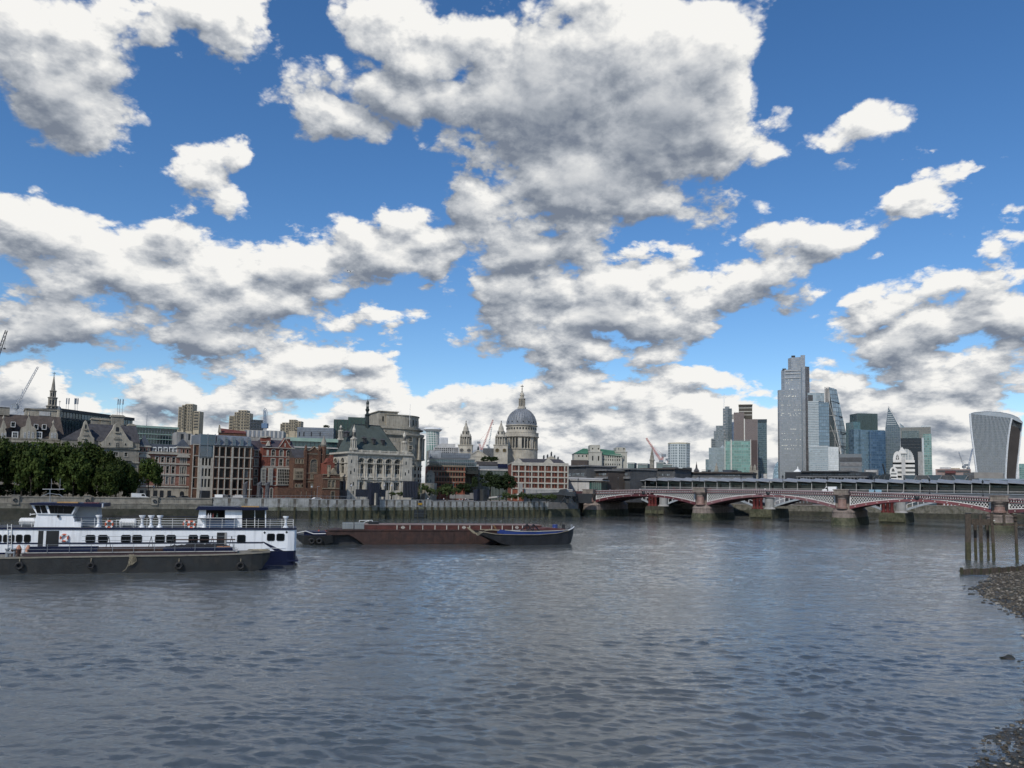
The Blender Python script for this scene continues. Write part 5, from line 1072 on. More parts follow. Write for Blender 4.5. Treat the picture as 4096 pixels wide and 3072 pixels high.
for k_ in range(32):
    a_ = 2*PI*k_/32; o = bpy.data.objects.new('column', cme); COL.objects.link(o); o.parent = t; o.location = (64.5*s_*math.cos(a_), 64.5*s_*math.sin(a_), 0)
    a2 = a_+PI/32
    if k_%4 == 3:
        mb = MB(); mb.box(-56*s_*math.sin(PI/32)-.3, 56*s_*math.sin(PI/32)+.3, -8*s_, 0, q(1798), q(1752)); o = part(mb, 'niche_pier', stone_st, t); o.location = (57*s_*math.cos(a2), 57*s_*math.sin(a2), 0); o.rotation_euler = (0,0,a2+PI/2)
    else: o = bpy.data.objects.new('drum_window', wme2); COL.objects.link(o); o.parent = t; o.location = (56*s_*math.cos(a2), 56*s_*math.sin(a2), 0); o.rotation_euler = (0,0,a2+PI/2)
mb = MB(); mb.lathe([(66*s_,q(1752)),(71*s_,q(1750)),(71*s_,q(1747)),(69*s_,q(1746)),(69*s_,q(1735)),(70*s_,q(1734)),(70*s_,q(1733)),(60*s_,q(1733))], n=48); part(mb, 'stone_gallery', stone_st, t)
mb = MB(); mb.lathe([(60*s_,q(1734)),(60*s_,q(1709)),(64*s_,q(1706)),(65*s_,q(1704)),(62*s_,q(1702))], n=48); part(mb, 'attic', stone_st, t)
for k_ in range(32):
    a_ = 2*PI*(k_+.5)/32; mb = MB(); mb.box(-.8,.8,-.3,.3,q(1721),q(1713)); o = part(mb, 'attic_window', black, t); o.location = (60*s_*math.cos(a_), 60*s_*math.sin(a_), 0); o.rotation_euler = (0,0,a_+PI/2)
yd = [(61,1702),(60.5,1697),(59,1688),(56.5,1678),(52.5,1668),(47,1659),(39,1650),(30,1643),(22,1638.5),(17,1637)]
mb = MB(); mb.lathe([(r*s_,q(y)) for r, y in yd], n=64); part(mb, 'dome', LD, t, smooth=True)
for k_ in range(32):
    a_ = 2*PI*k_/32; mb = MB(); pts = [((r+.4)*s_*math.cos(a_), (r+.4)*s_*math.sin(a_), q(y)) for r, y in yd[1:]]; mb.path(pts, .38, 5); part(mb, 'dome_rib', LD, t)
    if k_%2 == 0:
        a2 = a_+PI/32; mb = MB(); mb.box(-.55,.55,-.3,.3,q(1694),q(1688)); o = part(mb, 'dome_window', black, t); o.location = (59.6*s_*math.cos(a2), 59.6*s_*math.sin(a2), 0); o.rotation_euler = (0,0,a2+PI/2)
mb = MB(); mb.lathe([(17*s_,q(1638)),(17.5*s_,q(1634)),(17.5*s_,q(1630)),(15*s_,q(1628)),(14*s_,q(1627)),(10*s_,q(1626)),(10*s_,q(1598)),(14*s_,q(1597)),(14.5*s_,q(1595)),(10*s_,q(1593)),(8*s_,q(1590)),(8*s_,q(1584)),(9.5*s_,q(1583)),(9*s_,q(1578)),(6*s_,q(1572)),(3*s_,q(1568)),(3.5*s_,q(1565)),(1.8*s_,q(1560)),(1*s_,q(1558))], n=16); part(mb, 'lantern', stone_st, t)
for k_ in range(8):
    a_ = PI/8+k_*PI/4
    for da in (-.14,.14): mb = MB(); mb.lathe([(1.3*s_,q(1626)),(1.1*s_,q(1598))], (12.5*s_*math.cos(a_+da), 12.5*s_*math.sin(a_+da)), 6); part(mb, 'lantern_column', stone_st, t)
    mb = MB(); mb.box(-.7,.7,-.2,.2,q(1622),q(1602)); o = part(mb, 'lantern_window', black, t); a2 = k_*PI/4; o.location = (10*s_*math.cos(a2), 10*s_*math.sin(a2), 0); o.rotation_euler = (0,0,a2+PI/2)
mb = MB(); mb.lathe([(.2,q(1559)),(2.8*s_,q(1556)),(.2,q(1552.5))], n=12); part(mb, 'ball', darkm, t, smooth=True)
mb = MB(); mb.box(-.32,.32,-.3,.3,q(1553),q(1539)); mb.box(-1.8,1.8,-.3,.3,q(1546.5),q(1544)); part(mb, 'cross', darkm, t)
# west towers
def west(px, D, clock):
    o_ = at(px,1800,D); ox, oy = o_.x-c.x, D-c.y; q = lambda y: at(px,y,D).z; s = D/F*.96
    mb = MB(); mb.box(ox-29*s, ox+29*s, oy-29*s, oy+29*s, 0, q(1783)); mb.box(ox-31*s, ox+31*s, oy-31*s, oy+31*s, q(1783), q(1780)); part(mb, 'tower_base', stone_st, t)
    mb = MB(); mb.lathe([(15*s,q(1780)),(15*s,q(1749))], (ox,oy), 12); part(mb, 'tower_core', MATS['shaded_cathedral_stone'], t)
    for k_ in range(12):
        a_ = k_*PI/6+PI/12; r = 20*s if k_%3 else 23*s; mb = MB(); mb.lathe([(2.4*s,q(1781)),(2*s,q(1750))], (ox+r*math.cos(a_), oy+r*math.sin(a_)), 6); part(mb, 'tower_column', stone_st, t)
    mb = MB(); mb.lathe([(23*s,q(1750)),(25*s,q(1748)),(24*s,q(1745)),(17*s,q(1743)),(15*s,q(1738)),(14.5*s,q(1727)),(16*s,q(1725)),(12*s,q(1722)),(10.5*s,q(1715)),(10.5*s,q(1712)),(8*s,q(1706)),(5*s,q(1701)),(3.5*s,q(1693)),(1.4*s,q(1690))], (ox,oy), 12); part(mb, 'tower_cap', stone_st, t)
    for k_ in range(6):
        a_ = k_*PI/3+PI/12-PI/2; mb = MB(); mb.box(-1.9*s,1.9*s,-.3,.3,q(1737),q(1728)); o = part(mb, 'tower_opening', black, t); o.location = (ox+14.6*s*math.cos(a_), oy+14.6*s*math.sin(a_), 0); o.rotation_euler = (0,0,a_+PI/2)
    for sx in (-1,1):
        for sy in (-1,1): mb = MB(); mb.lathe([(2.*s,q(1748)),(2.6*s,q(1742)),(1*s,q(1737)),(.2,q(1734))], (ox+19*s*sx, oy+19*s*sy), 6); part(mb, 'urn', stone_st, t)
    mb = MB(); mb.lathe([(.8*s,q(1691)),(2.4*s,q(1687)),(.6*s,q(1683)),(.1,q(1681))], (ox,oy), 8); part(mb, 'pineapple', darkm, t)
    for fx in (-14*s, 16*s):
        x_ = ox+fx; y_ = oy-29*s; z_ = q(1803)
        mb = MB(); mb.torus((x_,y_-.1,z_), 8.5*s, 1.1*s, n=20, m=6); part(mb, 'roundel', stone_st, t)
        mb = MB(); mb.slab([(x_+8*s*math.cos(a*PI/10), z_+8*s*math.sin(a*PI/10)) for a in range(20)], y_-.12, y_-.02); dial = part(mb, 'clock_face' if clock else 'round_opening', black, t)
        if clock:
            mb = MB()
            for k_ in range(12): a_ = k_*PI/6; mb.tube((x_+5.6*s*math.cos(a_), y_-.2, z_+5.6*s*math.sin(a_)), (x_+7.6*s*math.cos(a_), y_-.2, z_+7.6*s*math.sin(a_)), .12, 4)
            mb.torus((x_,y_-.2,z_), 5.1*s, .12, n=16, m=4); mb.tube((x_,y_-.24,z_),(x_+2.6*s,y_-.24,z_+2*s),.14,4); mb.tube((x_,y_-.24,z_),(x_-3*s,y_-.24,z_-3.5*s),.11,4); mb.build('numerals_and_hands', gold, dial)
        if not clock: mb = MB(); mb.torus((x_,y_-.3,z_), 3.8*s, .5*s, n=14, m=5); part(mb, 'inner_ring', stone_st, t)
west(1862, 905, False); west(2003, 850, True)
# nave, pediments
def zc(px, y, D): return at(px, y, D).z
xa, xb = at(1872,1830,870).x-c.x, at(1952,1830,870).x-c.x; y_ = 870-c.y
mb = MB(); mb.box(at(1828,1830,880).x-c.x, at(2250,1830,880).x-c.x, -6, 30, 0, zc(2050,1838,880)); part(mb, 'nave', stone_st, t)
mb = MB(); mb.box(at(1820,1830,880).x-c.x, at(2085,1830,880).x-c.x, -8, -6.01, 0, zc(2000,1845,880)); part(mb, 'aisle_wall', stone_st, t)
mb = MB(); mb.slab([(xa,zc(1900,1827,870)),(xb,zc(1900,1827,870)),((xa+xb)/2,zc(1912,1802,870))], y_-1, y_+14); part(mb, 'west_pediment', stone_st, t)
mb = MB(); mb.box(xa-3, xb+3, y_-.5, y_+10, 0, zc(1900,1828,870)); part(mb, 'west_front', stone_st, t); mb = MB(); mb.path([(xa,y_-1.2,zc(1900,1826,870)),((xa+xb)/2,y_-1.2,zc(1912,1801,870)),(xb,y_-1.2,zc(1900,1826,870))], .7, 4); part(mb, 'pediment_moulding', stone_st, t)
mb = MB(); zz = zc(1912,1801,870); mb.lathe([(1,zz-.5),(1.3,zz+1.5),(.7,zz+3),(.9,zz+3.7),(.1,zz+4.6)], ((xa+xb)/2,y_), 8); part(mb, 'statue', darkm, t, smooth=True)
xa, xb = at(2172,1840,850).x-c.x, at(2238,1840,850).x-c.x; y_ = 850-c.y
mb = MB(); mb.box(at(2160,1840,850).x-c.x, at(2250,1840,850).x-c.x, y_, y_+30, 0, zc(2200,1842,850)); part(mb, 'transept', stone_st, t)
mb = MB(); mb.slab([(xa,zc(2205,1842,850)),(xb,zc(2205,1842,850)),((xa+xb)/2,zc(2205,1823,850))], y_-.8, y_+14); part(mb, 'transept_pediment', stone_st, t)
for px, yt in ((2205,1806),(2175,1820),(2190,1817),(2218,1820),(2232,1826)):
    x_ = at(px,1830,850).x-c.x; zt_ = zc(px,yt,850); hh_ = 4.5 if px == 2205 else 3.4; mb = MB(); mb.lathe([(.8,zt_-hh_-2),(.9,zt_-hh_),(1.0,zt_-hh_*.5),(.6,zt_-hh_*.25),(.5,zt_-.2),(.1,zt_)], (x_,y_), 8); mb.tube((x_,y_,zt_-hh_*.45),(x_+1.3,y_,zt_-hh_*.1),.2,4); part(mb, 'statue', darkm, t, smooth=True)

# ---- red and white commercial block
f = Frame(2046, 2270, 372, ang=R(4)); t = f.thing('red_white_block', 'four storey block of orange brick arched windows between white bands', 'building'); h = f.Z(2060,1853)
n = 17; ops = []
for (y0, y1) in ((1863,1880),(1887,1902),(1909,1926),(1934,1949)):
    z0, z1 = f.Z(2060,y1), f.Z(2060,y0)
    for i in range(n):
        xc = f.w*(i+.5)/n; w_ = f.w/n*.27
        ops += [(xc-w_*1.35, xc-w_*.25, z0, z1, True), (xc+w_*.25, xc+w_*1.35, z0, z1, True)]
part(body(f.w, 30, h, ops, .4), 'wall', bricko, t)
for o in ops: window(t, *o[:4], arch=True, y=.28, nx=1, nz=2, fm=darkm, sill=False)
for yy, k_ in ((1856,.6),(1884,.4),(1906,.4),(1930,.4),(1952,.4)):
    z_ = f.Z(2060,yy); mb = MB(); mb.box(-.15, f.w+.15, -.45, .0, z_-k_, z_+k_*.6); part(mb, 'white_band', trim, t)
for i in range(n+1):
    if i%2 == 0 or i == n: x = f.w*i/n; mb = MB(); mb.box(x-.28, x+.28, -.36, .0, .5, h); part(mb, 'pilaster', trim, t)
mb = MB(); mb.box(-.2, f.w+.2, -.5, 30.2, h-.1, h+.5); part(mb, 'parapet', trim, t)
for px in (2072,2194): x = f.X(px); mb = MB(); mb.slab([(x-2.4,h+.5),(x+2.4,h+.5),(x+1,h+2),(x,h+2.5),(x-1,h+2)], -.3, 1); part(mb, 'gable', trim, t)
mb = MB(); mb.add([(1,1,h+.5),(f.w-1,1,h+.5),(f.w-3,6,h+2.6),(3,6,h+2.6),(f.w-1,29,h+.5),(1,29,h+.5)], [(0,1,2,3),(3,2,4,5),(0,3,5),(1,4,2)]); part(mb, 'roof', slate, t)
f = Frame(2096, 2290, 352, ang=R(4)); t = f.thing('terrace_wall', 'grey upper terrace wall and parapet in front of the orange brick block', 'wall'); mb = MB(); mb.box(0, f.w, 0, 3, 0, f.Z(2120,1958)); part(mb, 'wall', concr, t); mb = MB(); mb.box(-.2, f.w, -.2, 3.2, f.Z(2120,1958), f.Z(2120,1955)); part(mb, 'coping', concr_l, t)
mb = MB(); f.pbox(mb, 2078, 1933, 2090, 1985, -3, 0); part(mb, 'pier', concr, t)

# ================================================================== road bridge
fb = wall_frame((37.,365.), (174.,275.)); PX = [fb.X(p, 1990) for p in (2364,2805,3370,3997)]; PX.append(PX[-1]+PX[-1]-PX[-2]); PX.append(PX[-1]+52)
mid = (PX[1]+PX[2])/2
def zp(x): return 13.35-1.7*((x-mid)/82)**2
BW = 30.
t = thing('road_bridge', 'red and white iron arch road bridge on squat granite piers', 'bridge', fb.o, fb.rz)
ribc = [maroon, rose, M('dull_red_paint', (.17,.045,.05), .55, var=.3, scale=.3, streak=.3), maroon, rose]
def rib_z(x, a, c, zs, zc): u = (x-(a+c)/2)/((c-a)/2); return zs+(zc-zs)*math.sqrt(max(0, 1-u*u*.93)) if False else zs+(zc-zs)*(1-u*u)
LAT = M('lattice_white', (.62,.61,.58), .6, var=.2, scale=.6, streak=.2)
for i in range(len(PX)-1):
    a, c = PX[i]+2.6, PX[i+1]-2.6; n = 40; X_ = [a+(c-a)*k/n for k in range(n+1)]
    zc_ = zp((a+c)/2)-2.9; zs_ = 6.3; lo = lambda x: rib_z(x, a, c, zs_, zc_); hi = lambda x: rib_z(x, a, c, zs_+1.35, zc_+.95)
    def ribm(y0, y1, nm, m_, up=0):
        mb = MB(); mb.loft([[(x,y0,lo(x)),(x,y1,lo(x)),(x,y1,hi(x)+up),(x,y0,hi(x)+up)] for x in X_]); return part(mb, nm, m_, t)
    ribm(-.25, .55, 'arch_rib', ribc[i])
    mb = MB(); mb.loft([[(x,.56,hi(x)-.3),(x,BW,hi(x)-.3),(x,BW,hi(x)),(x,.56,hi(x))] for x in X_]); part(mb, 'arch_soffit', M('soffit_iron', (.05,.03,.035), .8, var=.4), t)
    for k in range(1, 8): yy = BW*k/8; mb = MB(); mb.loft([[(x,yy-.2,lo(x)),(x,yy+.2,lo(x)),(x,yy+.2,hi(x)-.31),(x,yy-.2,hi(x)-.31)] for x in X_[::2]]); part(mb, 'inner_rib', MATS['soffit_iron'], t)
    # rivet bosses
    bo = MB(); bo.lathe([(.02,-.12),(.17,-.1),(.2,0)], n=8); bme = bo.mesh('boss', cream)
    for k in range(12):
        x = a+(c-a)*(k+.5)/12; o = bpy.data.objects.new('boss', bme); COL.objects.link(o); o.parent = t; o.rotation_euler = (-PI/2,0,0) if False else (PI/2,0,0); o.location = (x, -.26, (lo(x)+hi(x))/2); o.scale = (1,1,-1)
    # lattice in the spandrels, with its white frame
    ft = lambda x: zp(x)-1.55
    for sgn in (0, 1):
        xa, xb = (a+.05, a+(c-a)*.40) if sgn == 0 else (c-(c-a)*.40, c-.05)
        mb = MB(); st = .95; k = 0
        x = xa-8
        while x < xb+8:
            for dr in (1, -1):      # diagonal bars clipped between rib and cornice
                seg = []
                for q_ in range(30):
                    z_ = 6.5+q_*.25; xx = x+dr*(z_-6.5)*.72
                    if xa <= xx <= xb and hi(xx)+.02 <= z_ <= ft(xx)+.1: seg.append((xx, -.02 if dr > 0 else .04, z_))
                if len(seg) > 1: p0, p1 = seg[0], seg[-1]; d_ = Vector(p1)-Vector(p0); mb.loft([[(p[0]-.1,p[1]-.05,p[2]),(p[0]+.1,p[1]-.05,p[2]),(p[0]+.1,p[1]+.05,p[2]),(p[0]-.1,p[1]+.05,p[2])] for p in (p0,p1)])
            x += st
        o = part(mb, 'lattice', LAT, t); o['kind'] = 'stuff'
        Xs_ = [xa+(xb-xa)*k/14 for k in range(15)]; fr = MB(); fr.loft([[(x,-.16,hi(x)),(x,.1,hi(x)),(x,.1,hi(x)+.24),(x,-.16,hi(x)+.24)] for x in Xs_]); fr.loft([[(x,-.16,ft(x)-.2),(x,.1,ft(x)-.2),(x,.1,ft(x)),(x,-.16,ft(x))] for x in Xs_])
        e_ = xa if sgn == 0 else xb-.4; fr.box(e_, e_+.4, -.17, .11, hi(e_), ft(e_)); part(fr, 'spandrel_frame', LAT, t)
        mb = MB(); mb.loft([[(x,.9,hi(x)),(x,1.1,hi(x)),(x,1.1,ft(x)),(x,.9,ft(x))] for x in Xs_]); part(mb, 'spandrel_shade_sheet', M('spandrel_shadow_iron', (.02,.018,.018), .9), t)  # near-black sheet added behind the lattice as its shade
    Xp = [PX[i]+2.4+(PX[i+1]-PX[i]-4.8)*k/24 for k in range(25)]
    for dz0, dz1, y0, m_, nm in ((-1.55,-1.25,-.55,rose,'string_course'),(-.62,-.38,-.85,rose,'cornice'),(-.08,.12,-.75,M('pale_rose_paint', (.42,.33,.32), .6, var=.2),'handrail')):
        mb = MB(); mb.loft([[(x,y0,zp(x)+dz0),(x,.3,zp(x)+dz0),(x,.3,zp(x)+dz1),(x,y0,zp(x)+dz1)] for x in Xp]); part(mb, nm, m_, t)
    mb = MB(); mb.loft([[(x,-.1,zp(x)-1.25),(x,.2,zp(x)-1.25),(x,.2,zp(x)-.62),(x,-.1,zp(x)-.62)] for x in Xp]); part(mb, 'frieze', M('dark_red_frieze', (.055,.018,.02), .7, var=.2), t)
    br_ = MB(); pr_ = MB(); nb_ = 62
    for k in range(nb_):
        x = Xp[0]+(Xp[-1]-Xp[0])*(k+.5)/nb_; z_ = zp(x); br_.box(x-.14, x+.14, -.6, -.1, z_-1.2, z_-.66)
        pr_.box(x-.27, x+.05, -.5, -.38, z_-.38, z_-.08)
    part(br_, 'brackets', LAT, t)['kind'] = 'stuff'; part(pr_, 'parapet_panels', MATS['pale_rose_paint'], t)['kind'] = 'stuff'
    mb = MB(); mb.loft([[(x,.3,zp(x)-1.3),(x,BW,zp(x)-1.3),(x,BW,zp(x)-.95),(x,.3,zp(x)-.95)] for x in Xp]); part(mb, 'deck', tarm, t)
    x = (a+c)/2; mb = MB(); mb.lathe([(.9,0),(.7,.15),(.3,.3)], n=10); o = part(mb, 'crest', darkm, t); o.rotation_euler = (PI/2,0,0); o.location = (x, -.5, zp(x)-1.3)
pg = M('pier_granite', (.21,.17,.145), .85, var=.4, scale=.5, bump=.4, streak=.6); pp = M('polished_red_granite', (.22,.135,.11), .6, var=.35, scale=.8, streak=.4)
def ogive(w, y0, y1, n=8, off=0.):
    w += off; pts = [(w*math.cos(PI+PI*k/n)*1., y0+w*.9*math.sin(PI+PI*k/n)) for k in range(n+1)]; return pts+[(w,y1+off),(-w,y1+off)]
for x in PX[:5]:
    zt_ = zp(x)
    mb = MB(); rings = [[(x+u, v, z_) for u, v in ogive(w_, 1.2, BW+2)] for w_, z_ in ((5.0,-2.),(4.7,1.),(4.4,2.9))]; mb.loft(rings); part(mb, 'pier_foot', algae, t)
    mb = MB(); mb.loft([[(x+u, v, z_) for u, v in ogive(w_, 1.2, BW+2)] for w_, z_ in ((4.3,2.9),(4.1,4.6),(4.25,4.8),(4.25,5.2),(3.2,6.3),(2.6,6.7))]); part(mb, 'pier_body', pg, t)
    mb = MB(); mb.box(x-2.5, x+2.5, .2, BW, 6.7, zt_-.9); part(mb, 'pier_wall', pg, t)
    mb = MB(); mb.lathe([(2.1,6.4),(2.1,6.9),(1.8,7.1),(1.65,7.4),(1.6,zt_-3.1)], (x,-1.), 20); part(mb, 'column', pp, t, smooth=True)
    mb = MB(); mb.lathe([(1.65,zt_-3.1),(1.75,zt_-2.9),(1.7,zt_-2.6),(2.3,zt_-1.9),(2.5,zt_-1.7),(2.5,zt_-1.3)], (x,-1.), 20); part(mb, 'capital', pg, t)
    mb = MB(); mb.box(x-2.9, x+2.9, -3.6, .9, zt_-1.3, zt_-.8); mb.box(x-2.7, x+2.7, -3.4, .8, zt_-.8, zt_+.45); mb.box(x-2.95, x+2.95, -3.65, 1., zt_+.45, zt_+.8); part(mb, 'refuge', pg, t)
    for k in range(9): xx = x-2.3+4.6*k/8; mb = MB(); mb.box(xx-.12, xx+.12, -3.5, -3.4, zt_-.6, zt_+.3); part(mb, 'baluster', stone_g, t)
# north end of the bridge over the embankment road
mb = MB(); x0 = -16.; Xn = [x0+(PX[0]-2.4-x0)*k/10 for k in range(11)]
mb.loft([[(x,-.6,zp(PX[0])-1.55),(x,BW,zp(PX[0])-1.55),(x,BW,zp(PX[0])-.2),(x,-.6,zp(PX[0])-.2)] for x in Xn]); part(mb, 'north_deck', MATS['dark_red_frieze'], t)
mb = MB(); mb.loft([[(x,-.2,6.2+.0+(10.2-6.2)*(1-((x-x0+.5)/(PX[0]-x0))**1.6)),(x,.5,6.2+4*(1-((x-x0+.5)/(PX[0]-x0))**1.6)),(x,.5,7.2+3.4*(1-((x-x0+.5)/(PX[0]-x0))**1.6)),(x,-.2,7.2+3.4*(1-((x-x0+.5)/(PX[0]-x0))**1.6))] for x in Xn[1:]]); part(mb, 'arch_rib', rose, t)
mb = MB(); k = 0
for i in range(34):
    x = x0+5+i*.4
    for dr in (1,-1):
        seg = [(x+dr*q_*.2*.72, 7.6+q_*.2) for q_ in range(14)]; seg = [(u, v) for u, v in seg if x0+5.2 < u < PX[0]-2.6 and 7.4+3.2*(1-((u-x0+.5)/(PX[0]-x0))**1.6) <= v <= zp(PX[0])-1.6]
        if len(seg) > 1: mb.loft([[(p[0]-.11,-.1,p[1]),(p[0]+.11,-.1,p[1]),(p[0]+.11,0,p[1]),(p[0]-.11,0,p[1])] for p in (seg[0],seg[-1])])
part(mb, 'lattice', LAT, t)['kind'] = 'stuff'
# lamps along the parapet
lp = None
for i, px in enumerate((2312,2472,2627,2797,2964,3131,3310,3498,3718,3931)):
    x = fb.X(px, 1940); z_ = zp(x) if x > 0 else zp(0)
    if lp is None:
        lp = thing('street_lamp', 'x', 'street lamp', (0,0,0), fb.rz, 'lamp standards along the road bridge')
        mb = MB(); mb.lathe([(.28,0),(.28,.5),(.14,.8),(.10,1.2),(.075,4.9)], n=8); part(mb, 'post', black, lp)
        mb = MB(); mb.lathe([(.08,4.9),(.3,5.1),(.36,5.6),(.2,5.9),(.05,6.2)], n=8); part(mb, 'lantern', darkm, lp); mb = MB(); mb.box(-.45,.45,-.04,.04,4.5,4.6); part(mb, 'cross_bar', black, lp); o = lp
    else: o = copy_tree(lp)
    o.location = fb.o+fb.d*x+fb.n*.1+Vector((0,0,z_+.0))
    o['label'] = ['dark lamp standard at the bridge end beside the pale station wall','dark lamp standard over the left half of the first bridge arch','dark lamp standard just left of the second bridge pier','dark lamp standard right beside the second bridge pier','dark lamp standard over the left part of the middle arch','dark lamp standard at the crown of the middle bridge arch','dark lamp standard beside the white van','dark lamp standard by the pale blue banner on the bridge','dark lamp standard over the crown of the third visible arch','dark lamp standard nearest the right frame edge on the bridge'][i]
def on_bridge(px, y, lift=0.): x = fb.X(px, 1955, y); return fb.o+fb.d*x+fb.n*y+Vector((0,0,zp(x)-.95+lift))
# van
t = thing('van', 'white panel van crossing the road bridge', 'van', on_bridge(3318, 8), fb.rz+PI)
vp = M('van_white', (.75,.75,.74), .3, var=.05)
mb = MB(); P_ = [(-2.7,.45),(2.5,.45),(2.7,.8),(2.65,1.25),(1.75,1.5),(1.25,2.35),(1.0,2.5),(-2.6,2.55),(-2.75,2.3)]; mb.slab([(x_,z_+.25) for x_,z_ in P_], -1., 1.); part(mb, 'body', vp, t)
for s_ in (-1,1):
    mb = MB(); mb.slab([(.55,1.75),(1.5,1.75),(1.2,2.4),(.55,2.45)], s_*1.0-.02, s_*1.0+.02); part(mb, 'side_window', glass, t)
    for x_ in (-1.8,1.75): mb = MB(); mb.lathe([(.1,-.12),(.36,-.12),(.38,0),(.36,.12),(.1,.12)], n=14); o = part(mb, 'wheel', rubber, t); o.rotation_euler = (PI/2,0,0); o.location = (x_, s_*.9, .38)
    mb = MB(); mb.box(2.6,2.7,s_*.75-.15,s_*.75+.15,.95,1.15); part(mb, 'headlight', clothl, t)
mb = MB(); mb.slab([(1.3,2.45),(1.78,1.75),(1.82,1.75),(1.36,2.47)], -.85,.85); part(mb, 'windscreen', glass, t)
t = thing('banner', 'pale blue banner board on the bridge parapet right of the van', 'banner', on_bridge(3476, 1.2), fb.rz); w_ = fb.X(3526,1960,1.2)-fb.X(3476,1960,1.2)
mb = MB(); mb.box(0, w_, 0, .08, .3, 2.0); part(mb, 'board', M('pale_blue_board', (.22,.36,.45), .6, var=.15), t)
for u in (0, .5, 1): mb = MB(); mb.box(w_*u-.05, w_*u+.05, .08, .16, 0, 2.1); part(mb, 'post', darkm, t)

# ================================================================== railway bridge with its station canopy
def railpt(px, off=72.):
    r = ray(px, 1950); k = r.x/r.y; Yd = (389.4+off)/(1+.659*k); return (k*Yd, Yd)
a_, c_ = railpt(2300), railpt(4300); fr_ = wall_frame(a_, c_)
t = thing('railway_bridge', 'railway bridge station with a long saw-toothed canopy above pale iron arches', 'bridge', fr_.o, fr_.rz)
FW = fr_.w+70; x0 = fr_.X(2405, 1940)
mb = MB(); mb.box(-4, FW, 0, 26, 11.6, 13.3); part(mb, 'girder', M('girder_grey', (.12,.13,.14), .6, .2, var=.3, scale=.3), t)
mb = MB(); mb.box(-4, FW, -.3, 0, 13.1, 13.45); part(mb, 'platform_edge', greym, t)
mb = MB(); mb.box(x0, FW, 13, 13.3, 13.3, 17.6); part(mb, 'rear_screen', M('dark_screen', (.015,.025,.024), .3, var=.5, scale=.3), t)
sp_ = 6.55; n = int((FW-x0)/sp_)
rm = MB(); rm.add([(0,-1.2,17.95),(sp_*1.02,-1.2,17.45),(sp_*1.02,9,18.8),(0,9,19.5),(0,-1.2,18.15),(sp_*1.02,-1.2,17.62),(sp_*1.02,9,19.0),(0,9,19.7)], [(0,1,2,3),(4,5,6,7),(0,1,5,4),(1,2,6,5),(2,3,7,6),(3,0,4,7)])
rme = rm.mesh('canopy_panel', M('canopy_metal', (.25,.26,.27), .5, .05, var=.25, scale=.6))
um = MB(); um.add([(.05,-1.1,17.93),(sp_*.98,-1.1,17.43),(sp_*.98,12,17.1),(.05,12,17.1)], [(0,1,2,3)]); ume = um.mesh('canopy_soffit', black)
cm_ = MB(); cm_.tube((0,0,13.3),(.15,-.2,17.9),.15,6); cme_ = cm_.mesh('column', concr_l)
pn_ = MB(); pn_.box(.5, sp_-.5, 5.9, 6., 13.4, 15.9); pne = pn_.mesh('glass_screen', M('screen_glass', (.03,.055,.055), .15, spec=.7, var=.4, scale=.5, rnd=.5))
sg = MB(); sg.box(1.6,4.2,2.9,3.,16.2,16.9); sge = sg.mesh('platform_sign', M('sign_grey', (.16,.19,.18), .5))
rl = MB(); rl.box(0,sp_,-.2,-.12,14.35,14.5); rl.box(0,sp_,-.18,-.12,13.95,14.02); rle = rl.mesh('guard_rail', concr_l)
for i in range(n):
    for nm, me in (('canopy_panel',rme),('canopy_soffit',ume),('column',cme_),('glass_screen',pne),('guard_rail',rle))+((('platform_sign',sge),) if i%3 == 1 else ()):
        o = bpy.data.objects.new(nm, me); COL.objects.link(o); o.parent = t; o.location = (x0+i*sp_, 0, 0)
mb = MB(); mb.box(-8, x0+1, -2, 10, 17.5, 18.0); part(mb, 'roof_slab', concr_l, t)
for px in (2510,2697,2842,3020,3310): x = fr_.X(px,1950); mb = MB(); mb.box(x-.3, x+.3, -.25, -.1, 13.5, 14.2); part(mb, 'life_buoy_box', redp, t)
# arches under it
rp = [fr_.X(p, 2040) for p in (2636,3056,3575)]; rp = [rp[0]-(rp[1]-rp[0])]+rp+[rp[2]+(rp[2]-rp[1])]
gi = M('pale_grey_iron', (.30,.33,.35), .6, var=.25, scale=.4, streak=.4)
for i in range(len(rp)-1):
    a, c = rp[i]+4.2, rp[i+1]-4.2; X_ = [a+(c-a)*k/30 for k in range(31)]; lo = lambda x: rib_z(x, a, c, 4.8, 10.3); hi = lambda x: rib_z(x, a, c, 5.9, 11.1)
    mb = MB(); mb.loft([[(x,-.3,lo(x)),(x,.4,lo(x)),(x,.4,hi(x)),(x,-.3,hi(x))] for x in X_]); part(mb, 'arch_rib', gi, t)
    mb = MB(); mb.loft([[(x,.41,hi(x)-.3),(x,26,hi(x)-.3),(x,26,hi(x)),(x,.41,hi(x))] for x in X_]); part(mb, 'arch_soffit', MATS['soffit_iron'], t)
    for k in range(22):
        x = a+(c-a)*(k+.5)/22
        if hi(x) < 11.2: mb = MB(); mb.box(x-.14, x+.14, -.15, .15, hi(x)-.1, 11.6); part(mb, 'spandrel_post', LAT, t)
    mb = MB(); mb.loft([[(x,-.1,min(hi(x)+1.6,11.3)),(x,.1,min(hi(x)+1.6,11.3)),(x,.1,min(hi(x)+1.85,11.5)),(x,-.1,min(hi(x)+1.85,11.5))] for x in X_]); part(mb, 'spandrel_rail', LAT, t)
